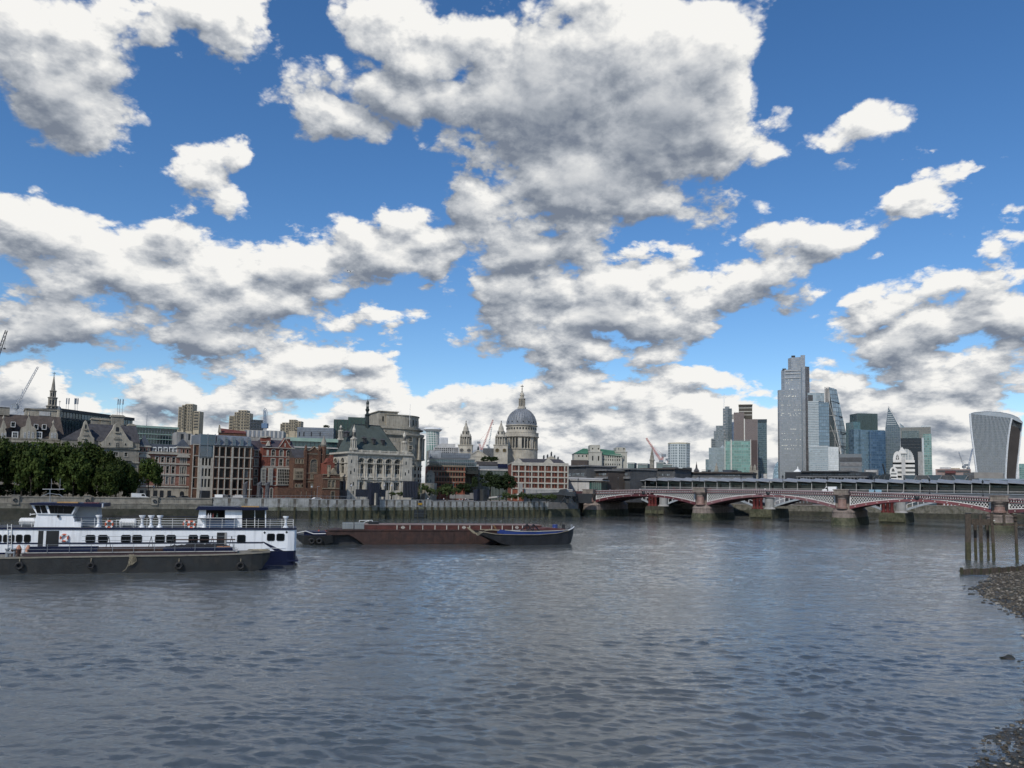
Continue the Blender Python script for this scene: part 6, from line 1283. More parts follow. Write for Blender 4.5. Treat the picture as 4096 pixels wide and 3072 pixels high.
for i, x in enumerate(rp[1:4]):
    mb = MB(); mb.loft([[(x+u, v-6, z_) for u, v in ((-w_,0),(w_,0),(w_,33),(-w_,33))] for w_, z_ in ((5.6,-2),(5.3,2.4),(5.3,2.5),(4.9,4.3))]); part(mb, 'pier', algaed if i == 0 else algae, t)
    for k in range(3): mb = MB(); mb.box(x-5.2+3.5*k+.15, x-5.2+3.5*k+3.3, -6.45, -5.9, .4, 2.2); part(mb, 'stone_block', algae, t)
    mb = MB(); mb.lathe([(2.9,4.3),(2.5,4.9),(2.2,5.2),(2.1,9.4),(2.6,9.8)], (x+3.1,-1.5), 16); part(mb, 'stone_column', concr, t, smooth=True)
    for dx in (-3.6,-1.9,-.2):
        t2 = thing('red_column', 'x', 'column', fr_.o+fr_.d*(x+dx)+fr_.n*-4.2, fr_.rz, 'red iron columns of a vanished bridge')
        t2['label'] = ['left','middle','right'][int(round((dx+3.6)/1.7))]+' red iron column on the stone pier seen through the '+['leftmost','middle','right-hand'][i]+' bridge arch'
        mb = MB(); mb.lathe([(1.05,4.3),(1.05,4.9),(.72,5.1),(.70,8.5),(.95,8.8),(1.05,9.5)], n=12); part(mb, 'shaft', redp, t2, smooth=True); mb = MB(); mb.box(-.85,.85,-.85,.85,9.5,9.8); part(mb, 'cap', redp, t2)
# station entrance at the north end
f = Frame(2268, 2405, 398, 392, py=1940, z=10.5); t = f.thing('station_building', 'low pale station building with a dark glazed corner at the north end of the bridges', 'building')
xa = f.X(2358); h = f.Z(2300,1922); mb = MB(); mb.box(-2, xa, 0, 14, 0, h); part(mb, 'wall', concr_l, t); mb = MB(); mb.box(xa, f.w, .3, 14, 0, f.Z(2380,1927)); part(mb, 'glazed_corner', glassg, t)
for i in range(7): x = xa+(f.w-xa)*i/6; mb = MB(); mb.box(x-.07, x+.07, .15, .3, 0, f.Z(2380,1927)); part(mb, 'mullion', darkm, t)
for i in range(1,6): x = xa*i/6; mb = MB(); mb.box(x-.03, x+.03, -.02, 0, 0, h); part(mb, 'panel_joint', concr, t)
mb = MB(); mb.box(-2.5, f.w+1, -1, 15, h, h+.4); part(mb, 'roof', concr_l, t)
for k_ in range(3): mb = MB(); z_ = f.Z(2300,1920-k_*3,3+2*k_); x1 = f.X(2380+k_*10,1915,3); mb.add([(-3,3+2*k_,z_),(x1,3+2*k_,z_-.4),(x1,12,z_+.3),(-3,12,z_+.7)], [(0,1,2,3)]); part(mb, 'roof_blade', concr_l, t)
# flyover at the end of the bridge and its dark underpass
f = Frame(1935, 2310, 352, 346, py=1975); t = f.thing('flyover', 'dark elevated road deck over the embankment left of the bridge', 'flyover')
mb = MB(); x1 = f.X(2075); mb.slab([f.L(1935,1992), f.L(2010,1979), f.L(2300,1966), f.L(2300,1978), f.L(2010,1988), f.L(1935,1996)], 0, 10); part(mb, 'deck', M('flyover_dark', (.025,.03,.032), .7, var=.3), t)
mb = MB(); mb.box(f.X(2085), f.w+6, 10, 11, 0, f.Z(2200,1972,10)); part(mb, 'underpass_shade_backing', black, t)  # black backing added, its colour stands for the shade under the deck
mb = MB(); mb.slab([f.L(1955,1988,-.3), f.L(2075,1974,-.3), f.L(2075,1980,-.3), f.L(1955,1994,-.3)], -.3, -.02); part(mb, 'pale_beam', concr_l, t)
for px in (2120,2200,2270): x = f.X(px); mb = MB(); mb.box(x-.6, x+.6, 2, 4, 0, f.Z(px,1974,2)); part(mb, 'support', MATS['flyover_dark'], t)
t2 = Frame(2228, 2300, 338, 336, py=1990); t = t2.thing('steel_bracket', 'dark angular steel structure where the flyover meets the bridge', 'structure')
mb = MB(); mb.slab([t2.L(2228,1978), t2.L(2240,1958), t2.L(2262,1955), t2.L(2272,1968), t2.L(2298,1972), t2.L(2300,1985), t2.L(2270,1984)], 0, 3); part(mb, 'panel', darkm, t)
mb = MB(); mb.tube((t2.X(2262,1985),1,t2.Z(2262,1984)), (t2.X(2240,2000),1,0), .3, 5); mb2 = MB(); mb2.tube((t2.X(2275,1985),1,t2.Z(2275,1984)), (t2.X(2295,2000),1,0), .3, 5); part(mb, 'strut', darkm, t); part(mb2, 'strut', darkm, t)

# ================================================================== low roofs behind the bridges
def grid_windows(f, t, xa, xb, z0, z1, nx, nz, m=glass, y=0., fill=.6, fz=.55, name='window', fr=None):
    w_, h_ = (xb-xa)/nx*fill, (z1-z0)/nz*fz; mb = MB(); mb.box(0, w_, -.06, .06, 0, h_); me = mb.mesh(name, m)
    for i in range(nx):
        for j in range(nz):
            o = bpy.data.objects.new(name, me); COL.objects.link(o); o.parent = t; o.location = (xa+(xb-xa)*(i+.5)/nx-w_/2, y, z0+(z1-z0)*(j+.5)/nz-h_/2)
dm = M('dark_brown_block', (.065,.052,.045), .85, var=.35, scale=.2, streak=.4); dg = M('dark_grey_block', (.07,.072,.075), .8, var=.35, scale=.2, streak=.4); lg = M('mid_grey_block', (.17,.17,.17), .8, var=.3, scale=.2, streak=.4)
LOW = [('low dark block with a long grey roof slab right of the orange brick block',2262,2345,430,1868,[(2268,2340,1893,1905,4,2)],dg,lg),
 ('brown brick brutalist block with projecting grey roof plates over the station',2330,2430,425,1885,[(2340,2360,1892,1902,3,1),(2395,2425,1892,1902,4,1)],dm,lg),
 ('curved grey block with a ribbon of windows above the station roof',2410,2520,428,1880,[(2428,2510,1893,1903,16,1)],dg,lg),
 ('long dark block with scattered windows above the canopy, left of the octagonal tower',2515,2700,440,1878,[(2520,2545,1893,1902,3,1),(2550,2610,1893,1902,8,1),(2635,2680,1895,1903,7,1)],dg,dm),
 ('long dark flat roofed block below the octagonal tower',2680,3010,445,1892,[(2690,2780,1899,1903,12,1),(2860,2960,1898,1903,10,1)],dg,dm)]
for lab, a_, c_, D, y0, wins, m_, rm_ in LOW:
    f = Frame(a_, c_, D, D-18, py=1900); t = f.thing('low_block', lab, 'building'); h = f.Z(a_, y0); mb = MB(); mb.box(0, f.w, 0, 20, 0, h); part(mb, 'wall', m_, t)
    mb = MB(); mb.box(-.6, f.w+.6, -1.2, 20, h, h+.7); part(mb, 'roof', rm_, t)
    mb = MB(); zz = f.Z(a_,1907); mb.box(-.4, f.w+.4, -1., 0, zz-1.2, zz); part(mb, 'balcony_band', lg, t)
    for (wa, wb, y1, y2, nx, nz) in wins: grid_windows(f, t, f.X(wa,1895), f.X(wb,1895), f.Z(wa,y2), f.Z(wa,y1), nx, nz, M('pale_window', (.14,.16,.17), .25, spec=.6, var=.5, scale=1., rnd=.5), fill=.78, fz=.9)
f = Frame(2640, 2960, 450, 436, py=1890); t = f.thing('roof_plant', 'untidy dark roof plant and railings between the octagonal tower and the City towers', 'roof plant')
rn = random.Random(4)
for px, y0, y1, w_, m_ in ((2650,1868,1892,60,dg),(2712,1873,1890,30,dm),(2730,1870,1886,34,darkm),(2806,1885,1900,20,lg),(2830,1880,1902,10,darkm),(2850,1886,1902,40,dg),(2890,1879,1902,60,M('blue_black_plant',(.03,.04,.055),.6,var=.4)),(2930,1884,1902,36,dg)):
    mb = MB(); f.pbox(mb, px, y0, px+w_, y1+6, 0, 6); part(mb, 'plant_box', m_, t)
mb = MB()
for px in range(2808, 2850, 5): x, z = f.L(px, 1878, -1); mb.tube((x,-1,z),(x,-1,f.Z(px,1895,-1)),.09,4)
for yy in (1879,1885): a_, z = f.L(2808,yy,-1); c_, _ = f.L(2850,yy,-1); mb.tube((a_,-1,z),(c_,-1,z),.09,4)
part(mb, 'railing', darkm, t)
# Faraday-like block with green roofs
f = Frame(2296, 2345, 560, 560, py=1850); t = f.thing('green_roof_block', 'pale stone block with green copper roofs between two massive square towers', 'building')
PB = M('pale_block_stone', (.40,.385,.33), .85, var=.2, scale=.15, streak=.4); CG = M('green_copper', (.05,.15,.095), .7, var=.3, scale=.2, streak=.3)
def blk(a_, c_, y0, y1, yo, m_, nm, d=18): mb = MB(); xa, xb = f.X(a_,1850,yo), f.X(c_,1850,yo); z1 = f.Z(a_,y0,yo); mb.box(xa, xb, yo, yo+d, 0 if y1 is None else f.Z(a_,y1,yo), z1); part(mb, nm, m_, t); return xa, xb, z1
xa, xb, z1 = blk(2296,2354,1814,None,0,PB,'left_wing'); mb = MB(); za = f.Z(2300,1793,6); mb.add([(xa-.6,-.6,z1),(xb,-.6,z1),(xb,7,za),(xa+7,7,za),(xb,18,z1),(xa-.6,18,z1)], [(0,1,2,3),(3,2,4,5),(0,3,5)]); part(mb, 'left_roof', CG, t); grid_windows(f, t, xa+2, xb, f.Z(2300,1830), f.Z(2300,1817), 3, 1, fill=.3)
xa, xb, z1 = blk(2405,2488,1818,None,2,PB,'main_wing'); mb = MB(); za = f.Z(2410,1796,10); mb.add([(xa,1.4,z1),(xb+.5,1.4,z1-1.2),(xb-1.5,9,za-1.5),(xa,9,za),(xb,20,z1),(xa,20,z1)], [(0,1,2,3),(3,2,4,5),(1,4,2)]); part(mb, 'main_roof', CG, t)
grid_windows(f, t, xa+1, xb-1, f.Z(2410,1845,2), f.Z(2410,1820,2), 8, 2, y=1.95, fill=.35, fz=.6); grid_windows(f, t, xa+1, xb-1, f.Z(2410,1862,2), f.Z(2410,1852,2), 8, 1, y=1.95, fill=.4, fz=.7)
for a_, c_, y0, yy in ((2355,2407,1779,-3),(2460,2508,1789,5)):
    xa, xb, z1 = blk(a_,c_,1807,None,yy,PB,'tower'); o_ = 1.; mb = MB(); zt_ = f.Z(a_,y0,yy); mb.box(xa+o_, xb-o_, yy+o_, yy+16, z1, zt_); part(mb, 'tower_top', PB, t); mb = MB(); mb.box(xa-.3, xb+.3, yy-.3, yy+17, z1-.4, z1+.3); part(mb, 'cornice', PB, t)
    for u in (.3,.75): x = xa+(xb-xa)*u; mb = MB(); mb.box(x-.45, x+.45, yy-.06, yy+.05, f.Z(a_,1842,yy), f.Z(a_,1823,yy)); part(mb, 'window', glass, t); mb = MB(); mb.box(x-.4, x+.4, yy+o_-.06, yy+o_+.05, f.Z(a_,1797,yy), f.Z(a_,1791,yy)); part(mb, 'window', glass, t)
f = Frame(2284, 2350, 540, 538, py=1860); t = f.thing('stone_terrace_block', 'low shadowed stone block with a white colonnade in front of the green roofed block', 'building'); mb = MB(); h = f.Z(2290,1840); mb.box(0, f.w, 0, 12, 0, h); part(mb, 'wall', dm, t); mb = MB(); mb.box(0, f.w*1.1, -2, 0, 0, f.Z(2290,1862)); part(mb, 'lower_storey', dg, t)
for i in range(18): x = f.w*1.1*i/18; mb = MB(); mb.box(x, x+.45, -2.1, -2, f.Z(2290,1869), f.Z(2290,1864)); part(mb, 'arcade_pier', concr_l, t)
# spires and white octagonal tower
def spire(label, px, D, prof, m, fin=True, n=8):
    c = at(px, 1880, D); t = thing('church_spire', label, 'spire', (c.x,D,0)); q = lambda y: at(px,y,D).z; s = D/F
    for nm, pr in prof: mb = MB(); mb.lathe([(r*s, q(y) if y < 1990 else 0) for r, y in pr], n=n, a0=PI/8); part(mb, nm, m, t)
    return t
spire('slender dark church spire in front of the red crane', 2608, 560, [('tower',[(9,2000),(9,1843)]),('belfry',[(11,1843),(11,1839),(8,1836),(7,1822),(5.5,1820)]),('stage',[(5.5,1820),(5.5,1812),(4,1810)]),('needle',[(4.5,1810),(2,1795),(.4,1776)])], stone_g)
spire('small dark conical turret roof right of the octagonal tower', 2786, 520, [('drum',[(9,2000),(9,1886)]),('cone',[(12,1886),(9,1880),(4,1872),(3.5,1866)]),('lantern',[(3,1866),(3,1860),(1.5,1857),(.3,1846)])], slate)
spire('weathered square church tower with small pinnacles before the glass tower', 2866, 500, [('tower',[(10,2000),(10,1878)]),('stage',[(7,1878),(7,1866),(5,1864)]),('cap',[(4,1864),(3,1858),(.4,1850)])], stone_g, n=4)
f = Frame(2998, 3032, 480, 478, py=1890); t = f.thing('church_tower', 'grey church tower with two tall pinnacled belfries before the dark blue tower', 'tower'); mb = MB(); mb.box(0, f.w, 0, 6, 0, f.Z(3000,1880)); part(mb, 'tower', stone_g, t)
for a_, c_ in ((2999,3009),(3013,3024)): xa, xb = f.X(a_), f.X(c_); mb = MB(); z0, z1 = f.Z(a_,1881), f.Z(a_,1868); mb.box(xa, xb, .2, 2, z0, z1); mb.pyr(xa, xb, .2, 2, z1, z1+1.6, .2); part(mb, 'belfry', stone_g, t)
OT = M('white_tower_cladding', (.50,.54,.53), .45, var=.12, scale=.1)
D = 620; c = at(2731,1880,D); t = thing('octagonal_tower', 'white octagonal tower with a grid of small square windows', 'tower', (c.x,D+14,0)); q = lambda y: at(2731,y,D).z; s = D/F; r_ = 44*s
mb = MB(); mb.lathe([(r_,0),(r_,q(1769))], n=8, a0=PI/8+.1); part(mb, 'shaft', OT, t); mb = MB(); mb.lathe([(r_*1.02,q(1773)),(r_*1.02,q(1768))], n=8, a0=PI/8+.1); part(mb, 'crown', M('gilded_crown', (.5,.45,.33), .5, var=.2), t)
mb = MB(); mb.box(-.42,.42,-.05,.05,-.8,.8); wme = mb.mesh('window', M('grey_window', (.10,.13,.15), .2, spec=.6, var=.2)); ap = r_*math.cos(PI/8)
for k_ in range(8):
    a_ = k_*PI/4+.1
    if math.sin(a_) > .3: continue
    for j in range(9):
        for i in range(4):
            u = (i-1.5)*r_*.165; o = bpy.data.objects.new('window', wme); COL.objects.link(o); o.parent = t; o.location = (ap*math.cos(a_)-u*math.sin(a_), ap*math.sin(a_)+u*math.cos(a_), q(1780+j*10.5)); o.rotation_euler = (0,0,a_+PI/2)
crane('tall red luffing crane behind the slender church spire', 700, (2645,1860), (2645,1845), (2585,1752), redc, 2.6, counter=(2655,1819), n=16)
crane('small red crane just left of the octagonal tower', 760, (2676,1862), (2676,1856), (2687,1829), redc, 2.2, counter=(2669,1836), n=6)
crane('red luffing crane between the two cathedral west towers', 1100, (1926,1815), (1926,1803), (1972,1679), redc, 3.2, counter=(1915,1768), n=18, hook=(1973,1697))
crane('thin pale blue crane right of the red one beside the cathedral', 1150, (1953,1800), (1955,1790), (1967,1707), M('pale_blue_crane_paint', (.22,.30,.34), .5, var=.15), 2.6, counter=(1950,1780), n=12)
f = Frame(1932, 1972, 960, 958, py=1810); t = f.thing('scaffolded_block', 'dark mesh-wrapped block behind the clock tower of the cathedral', 'building'); mb = MB(); mb.box(0, f.w, 0, 12, 0, f.Z(1940,1793)); part(mb, 'wall', dg, t)
for i in range(9): mb = MB(); mb.box(f.w*i/8-.15, f.w*i/8+.15, -.3, 0, 0, f.Z(1940,1792)); part(mb, 'scaffold_pole', greym, t)
f = Frame(2505, 2670, 640, 630, py=1855); t = f.thing('distant_offices', 'hazy low offices either side of the slender church spire', 'building')
for a_, c_, y0 in ((2510,2537,1850),(2550,2590,1853),(2625,2655,1848),(2655,2692,1855)):
    mb = MB(); xa, xb, h = f.X(a_,1855), f.X(c_,1855), f.Z(a_,y0); mb.box(xa, xb, 0, 15, 0, h); part(mb, 'block', M('grey_green_office', (.14,.18,.17), .6, var=.3, scale=.2), t); mb = MB(); mb.box(xa-.3, xb+.3, -.4, 15, h-1., h-.4); part(mb, 'roof_edge', concr_l, t)

# ================================================================== the City cluster
def tg(name, col, pw=3., ph=4., st=.35, joint=(.16,.18,.19), rough=.12, spec=.8): return M(name, col, rough, spec=spec, var=.15, scale=.02, grid=(pw, ph, st, joint))
def tower(label, px0, px1, D, y0, m, depth=30, ang=0., name='office_tower', bands=0, fins=0, fm=None, bm=None, yref=1800, z=0.):
    f = Frame(px0, px1, D, ang=ang, py=yref, z=z); t = f.thing(name, label, 'tower'); h = f.Z(px0, y0); f.h = h
    mb = MB(); mb.box(0, f.w, 0, depth, 0, h); part(mb, 'curtain_wall', m, t)
    if bands:
        mb = MB()
        for i in range(bands): z_ = h*(1-(i+.5)*(1-.18)/bands); mb.box(-.35, f.w+.35, -.35, depth+.35, z_-.4, z_+.4)
        part(mb, 'floor_bands', bm or concr_l, t)['kind'] = 'stuff'
    if fins:
        mb = MB(); mb.box(-.35,.35,-1.,0,0,h); me = mb.mesh('fin', fm or concr_l)
        for i in range(fins+1): o = bpy.data.objects.new('fin', me); COL.objects.link(o); o.parent = t; o.location = (f.w*i/fins, 0, 0)
        for i in range(1, int(depth/f.w*fins)): 
            if ang > 0 or True: pass
    return f, t
def topbox(f, t, a_, c_, y0, m, yo=2, d=16, nm='roof_house', yb=None): mb = MB(); mb.box(f.X(a_,1700,yo), f.X(c_,1700,yo), yo, yo+d, 0 if yb is None else f.Z(a_,yb,yo), f.Z(a_,y0,yo)); return part(mb, nm, m, t)
# left group
steel = tg('grey_steel_tower', (0.116,0.132,0.139), 2.5, 4, .5, (.17,.18,.18)); 
f, t = tower('grey stepped tower with balconied left edge left of the masted tower', 2845, 2895, 1560, 1754, steel, 30, bands=0); topbox(f, t, 2855, 2895, 1724, steel, 2); topbox(f, t, 2864, 2893, 1703, steel, 4)
mb = MB()
for i in range(14): z_ = f.h-3-i*4; mb.box(-1.5, 8, -1.2, 0, z_-.5, z_)
part(mb, 'balconies', darkm, t)['kind'] = 'stuff'
f, t = tower('tall grey latticed tower with a thin white mast on its left corner', 2892, 2912, 1600, 1634, tg('masted_tower_glass', (0.0775,0.093,0.101), 3, 4.5, .5, (.20,.21,.21)), 30); topbox(f, t, 2912, 2928, 1634, tg('masted_tower_dark', (0.0465,0.0589,0.0651), 3, 4.5, .4, (.09,.10,.10)), 0, 30, 'dark_shaft'); topbox(f, t, 2900, 2918, 1626, steel, 2)
x, z = f.L(2896,1634,1); mb = MB(); mb.tube((x,1,z-20),(x,1,f.Z(2896,1574,1)),.9,6,.3); part(mb, 'mast', white, t)
mb = MB()
for i in range(18): z_ = f.h-4-i*7; mb.box(f.w*.1, f.w*.5, -.8, 0, z_-.6, z_+.6)
part(mb, 'brace_bands', concr_l, t)['kind'] = 'stuff'
f, t = tower('pale slim slab squeezed between the masted tower and the brown ribbed tower', 2926, 2937, 1650, 1657, concr, 20); topbox(f, t, 2928, 2936, 1677, white, -1, 2, 'white_strip')
RB = M('brown_ribbed_cladding', (.075,.05,.045), .5, .3, var=.2, scale=.03)
f, t = tower('brown ribbed tower with staggered shoulders and a dark blocky top', 2936, 2976, 1400, 1650, RB, 30, name='ribbed_tower')
def ribs(f, t, xa, xb, y, h, n, m_, w_=.35):
    mb = MB(); mb.box(-w_,w_,-.9,0,0,h); me = mb.mesh('rib', m_)
    for i in range(n+1): o = bpy.data.objects.new('rib', me); COL.objects.link(o); o.parent = t; o.location = (xa+(xb-xa)*i/n, y, 0)
RL = M('pale_steel_rib', (.30,.25,.23), .4, .4, var=.15)
ribs(f, t, 0, f.w, 0, f.h, 12, RL); xa, xb = f.X(2976,1750,-3), f.X(3030,1750,-3); h2 = f.Z(2985,1677,-3); mb = MB(); mb.box(xa, xb, -3, 24, 0, h2); part(mb, 'right_shoulder', RB, t); ribs(f, t, xa+2, xb, -3, h2, 15, RL)
mb = MB(); mb.box(xa-.2, xa+1.6, -4.2, -3, 0, h2+1); part(mb, 'pale_edge', cream, t)
CB = M('dark_bronze_core', (.05,.042,.028), .6, var=.35, scale=.06); xa, xb = f.X(2955,1640,8), f.X(3009,1640,8); mb = MB(); mb.box(xa, xb, 8, 28, 0, f.Z(2970,1620,8)); part(mb, 'core', CB, t); mb = MB(); mb.box(xa-.5, xb+.5, 7.5, 28, f.Z(2970,1622,8), f.Z(2970,1618,8)); part(mb, 'core_cap', CB, t)
for yy in (1632,1646,1660): mb = MB(); z_ = f.Z(2970,yy,8); mb.box(xa-.3, xb+.3, 7.6, 8, z_-.5, z_+.5); part(mb, 'band', cream, t)
for i in range(4): mb = MB(); x = xa+(xb-xa)*(i+.2)/4; mb.box(x, x+(xb-xa)*.14, 7.8, 8.02, f.Z(2970,1631,8), f.Z(2970,1625,8)); part(mb, 'opening', black, t)
f, t = tower('dark blue glass tower with pale floor lines beside the brown ribbed tower', 3030, 3068, 1480, 1677, tg('navy_grid_glass', (0.0232,0.0434,0.0558), 2.6, 4, .55, (.10,.15,.16)), 30); topbox(f, t, 3030, 3068, 1677, MATS['dark_tower_glass'], -.6, .55, 'dark_crown', 1690); topbox(f, t, 3044, 3066, 1895, concr_l, -20, 10)
f, t = tower('bright green glass block with a mosaic of pale panes in front of the brown tower', 2898, 3004, 1150, 1764, tg('mosaic_glass', (0.0697,0.178,0.147), 3.4, 4.2, .75, (.22,.30,.27), .15), 30, name='glass_block')
for px in (2900,2924,2926,3003): x = f.X(px,1800); mb = MB(); mb.box(x-.5, x+.5, -1.2, 0, 0, f.h+2); part(mb, 'corner_post', cream, t)
mb = MB()
for i in range(31): x = f.w*i/31; mb.box(x-.15, x+.15, -.6, 0, 0, f.h+(2.5 if i%2 else 1))
part(mb, 'vertical_fins', M('pale_teal', (.26,.34,.32), .4), t)['kind'] = 'stuff'
mb = MB(); mb.box(f.w, f.w+9, 0, 20, 0, f.h+1); part(mb, 'ribbed_side', RB, t)
f, t = tower('silver finned block left of the bright green glass block', 2836, 2898, 1200, 1791, tg('silver_glass', (0.109,0.155,0.171), 3, 4, .5, (.15,.18,.19)), 26, name='finned_block', fins=14, fm=M('silver_fin', (.42,.46,.47), .35, .3)); topbox(f, t, 2822, 2836, 1837, MATS['silver_glass'], 6, 10)
x = f.X(2892,1790); mb = MB(); mb.slab([(f.w*.72,f.h),(f.w,f.h),(f.w*.9,f.h+5)], 0, 4); part(mb, 'roof_wedge', MATS['silver_fin'], t)
# rounded glass tower glimpsed left of the tallest
D = 1900; c = at(3128,1915,D); t = thing('rounded_tower', 'curved bluish glass tower half hidden behind the tallest skyscraper', 'tower', (c.x,D,0)); q = lambda y: at(3120,y,D).z; s = D/F
mb = MB(); mb.lathe([(36*s,0),(36*s,q(1920)),(34*s,q(1895)),(30*s,q(1872)),(24*s,q(1856)),(16*s,q(1846)),(8*s,q(1841)),(.1,q(1838))], n=28); part(mb, 'curtain_wall', tg('rounded_glass', (0.202,0.279,0.31), 4, 4.5, .5, (.07,.10,.11)), t, smooth=True)
# the tallest
TG = tg('tall_grey_glass', (0.23,0.25,0.27), 3.2, 4.2, .16, (.21,.22,.23), .14, .9); TG2 = tg('tall_brown_reflection_glass', (0.095,0.0912,0.095), 3.2, 4.2, .4, (.075,.075,.075), .2, .7)
f = Frame(3112, 3242, 1480, ang=0, py=1800, z=0); t = f.thing('skyscraper', 'tallest stepped grey glass skyscraper of the cluster', 'tower')
def fac(pts, y0px, nm, m_, z1=None, d=30):
    """faceted shaft: plan points as (px, depth offset)"""
    P_ = [(f.X(px,1800,yo), yo) for px, yo in pts]; x0, x1 = P_[0][0], P_[-1][0]; mb = MB(); mb.prism(P_+[(x1,d+20),(x0,d+20)], 0, f.Z(3180, y0px, 0)); return part(mb, nm, m_, t)
fac([(3112,6),(3118,0),(3206,0),(3212,4),(3241,10)], 1558, 'lower_shaft', TG)
fac([(3127,12),(3140,3),(3206,2),(3214,6),(3241,13)], 1476, 'middle_shaft', TG); fac([(3155,22),(3168,10),(3222,8),(3222,12)], 1426, 'upper_shaft', TG); 
fac([(3206,-1.5),(3224,-.5),(3224,12)], 1422, 'spine', TG); fac([(3223,3),(3241,9)], 1466, 'right_shaft', TG2)
mb = MB(); x = f.X(3207,1600,-2.2); mb.box(x-.7, x+.7, -2.4, -.9, 0, f.Z(3207,1470)); part(mb, 'edge_rib', M('blue_grey_rib', (.16,.19,.22), .3, .3), t)
mb = MB(); x0_, x1_ = f.X(3176,1800,-.1), f.X(3213,1800,-.1); 
for yy in (1483,1495,1512): mb = MB(); z_ = f.Z(3170,yy,2); mb.box(f.X(3141,1490,2), f.X(3206,1490,2), 1., 2., z_-.6, z_+.6); part(mb, 'crown_band', concr_l, t)
mb = MB(); x, z = f.L(3174,1424,10); mb.box(x-4, x+3, 10, 14, z-2, z+1); part(mb, 'roof_crane_rail', black, t)
mb = MB(); x, z = f.L(3138,1476,4); mb.box(x-4, x+3, 4, 8, z-2, z+1); part(mb, 'roof_crane_rail', black, t)
fi = MB()
for i in range(24): x = f.X(3118,1800)+(f.X(3206,1800)-f.X(3118,1800))*i/23; fi.box(x-.12, x+.12, -.35, 0, 0, f.Z(3180,1558))
part(fi, 'mullions', M('grey_mullion', (.15,.165,.18), .4, .3), t)['kind'] = 'stuff'
# lit office windows scattered over it: lamps inside the floors
lm = bpy.data.materials.new('lit_window'); lm.use_nodes = True; e_ = lm.node_tree.nodes['Principled BSDF']; e_.inputs['Base Color'].default_value = (.5,.5,.45,1); e_.inputs['Emission Color'].default_value = (1,.97,.85,1); e_.inputs['Emission Strength'].default_value = .3
rn = random.Random(9); mb = MB(); mb.box(0,1.2,-.42,-.37,0,1.3); lme = mb.mesh('lit_window', lm)
for yy, dens in ((1521,.5),(1533,.4),(1558,.3),(1587,.6),(1622,.85),(1642,.5),(1655,.6),(1662,.5),(1718,.7),(1735,.3),(1760,.6),(1783,.7),(1797,.75),(1585,.5)):
    for k in range(14):
        if rn.random() < dens*.75:
            px = 3122+rn.random()*82; 
            if yy < 1560 and px < 3142: continue
            x = f.X(px,yy,0 if yy >= 1560 else 2); o = bpy.data.objects.new('lit_window', lme); COL.objects.link(o); o.parent = t; o.location = (x, 0 if yy >= 1560 else 2, f.Z(px,yy)); 
# banded tower beside it
SB = tg('pale_banded_glass', (0.232,0.279,0.295), 4, 5, .25, (.30,.33,.34), .2, .7); SBB = tg('blue_side_glass', (0.132,0.186,0.225), 5, 6, .3, (.09,.12,.14), .12, .9)
f = Frame(3233, 3275, 1420, ang=0, py=1700, z=0); t = f.thing('banded_tower', 'pale tower of horizontally banded glass with a bluish side between the tallest and the wedge', 'tower')
mb = MB(); h = f.Z(3240,1609); mb.box(0, f.w, 0, 30, 0, h); part(mb, 'left_face', SB, t); mb = MB(); x1 = f.X(3317,1700,8); mb.prism([(f.w,0.2),(x1,8),(x1,30),(f.w,30)], 0, h-.5); part(mb, 'right_face', SBB, t)
mb = MB(); z0, z1 = f.Z(3240,1606), f.Z(3240,1571); mb.prism([(-.5,1),(f.w-3.5,0),(x1-8,9),(x1-8,28),(-.5,28)], h+1.5, z1); part(mb, 'crown', SB, t); mb = MB(); mb.box(0, f.w-5, .4, 1.2, z0+12, z0+4 if False else z0+1); part(mb, 'crown_recess', dg, t)
mb = MB()
for i in range(27): z_ = h-3-i*(h-f.Z(3240,1790))/27; mb.box(-.4, f.w+.1, -.7, 0, z_-.55, z_+.55)
part(mb, 'floor_bands', M('pale_band', (.46,.49,.49), .4), t)['kind'] = 'stuff'
mb = MB(); mb.box(-.4, f.w+.4, -.6, 30, h, h+1.6); part(mb, 'roof_edge', MATS['pale_band'], t)
f = Frame(3240, 3313, 1350, ang=0, py=1850, z=0); t = f.thing('banded_block', 'lower pale banded block with a white speckled side in front of the banded tower', 'building'); h = f.Z(3250,1788); mb = MB(); mb.box(0, f.w, 0, 30, 0, h); part(mb, 'left_face', SB, t)
mb = MB(); x1 = f.X(3355,1850,7); mb.prism([(f.w,.1),(x1,7),(x1,30),(f.w,30)], 0, h+.4); part(mb, 'right_face', tg('speckled_panel', (0.527,0.558,0.542), 3, 3.4, .3, (.42,.43,.42), .4, .4), t)
mb = MB()
for i in range(12): z_ = h-2-i*(h-f.Z(3250,1885))/12; mb.box(-.4, f.w+.1, -.6, 0, z_-.5, z_+.5)
part(mb, 'floor_bands', MATS['pale_band'], t)['kind'] = 'stuff'; mb = MB(); mb.box(-.5, f.w+.5, -.8, 30, h, h+2); part(mb, 'parapet', MATS['pale_band'], t)
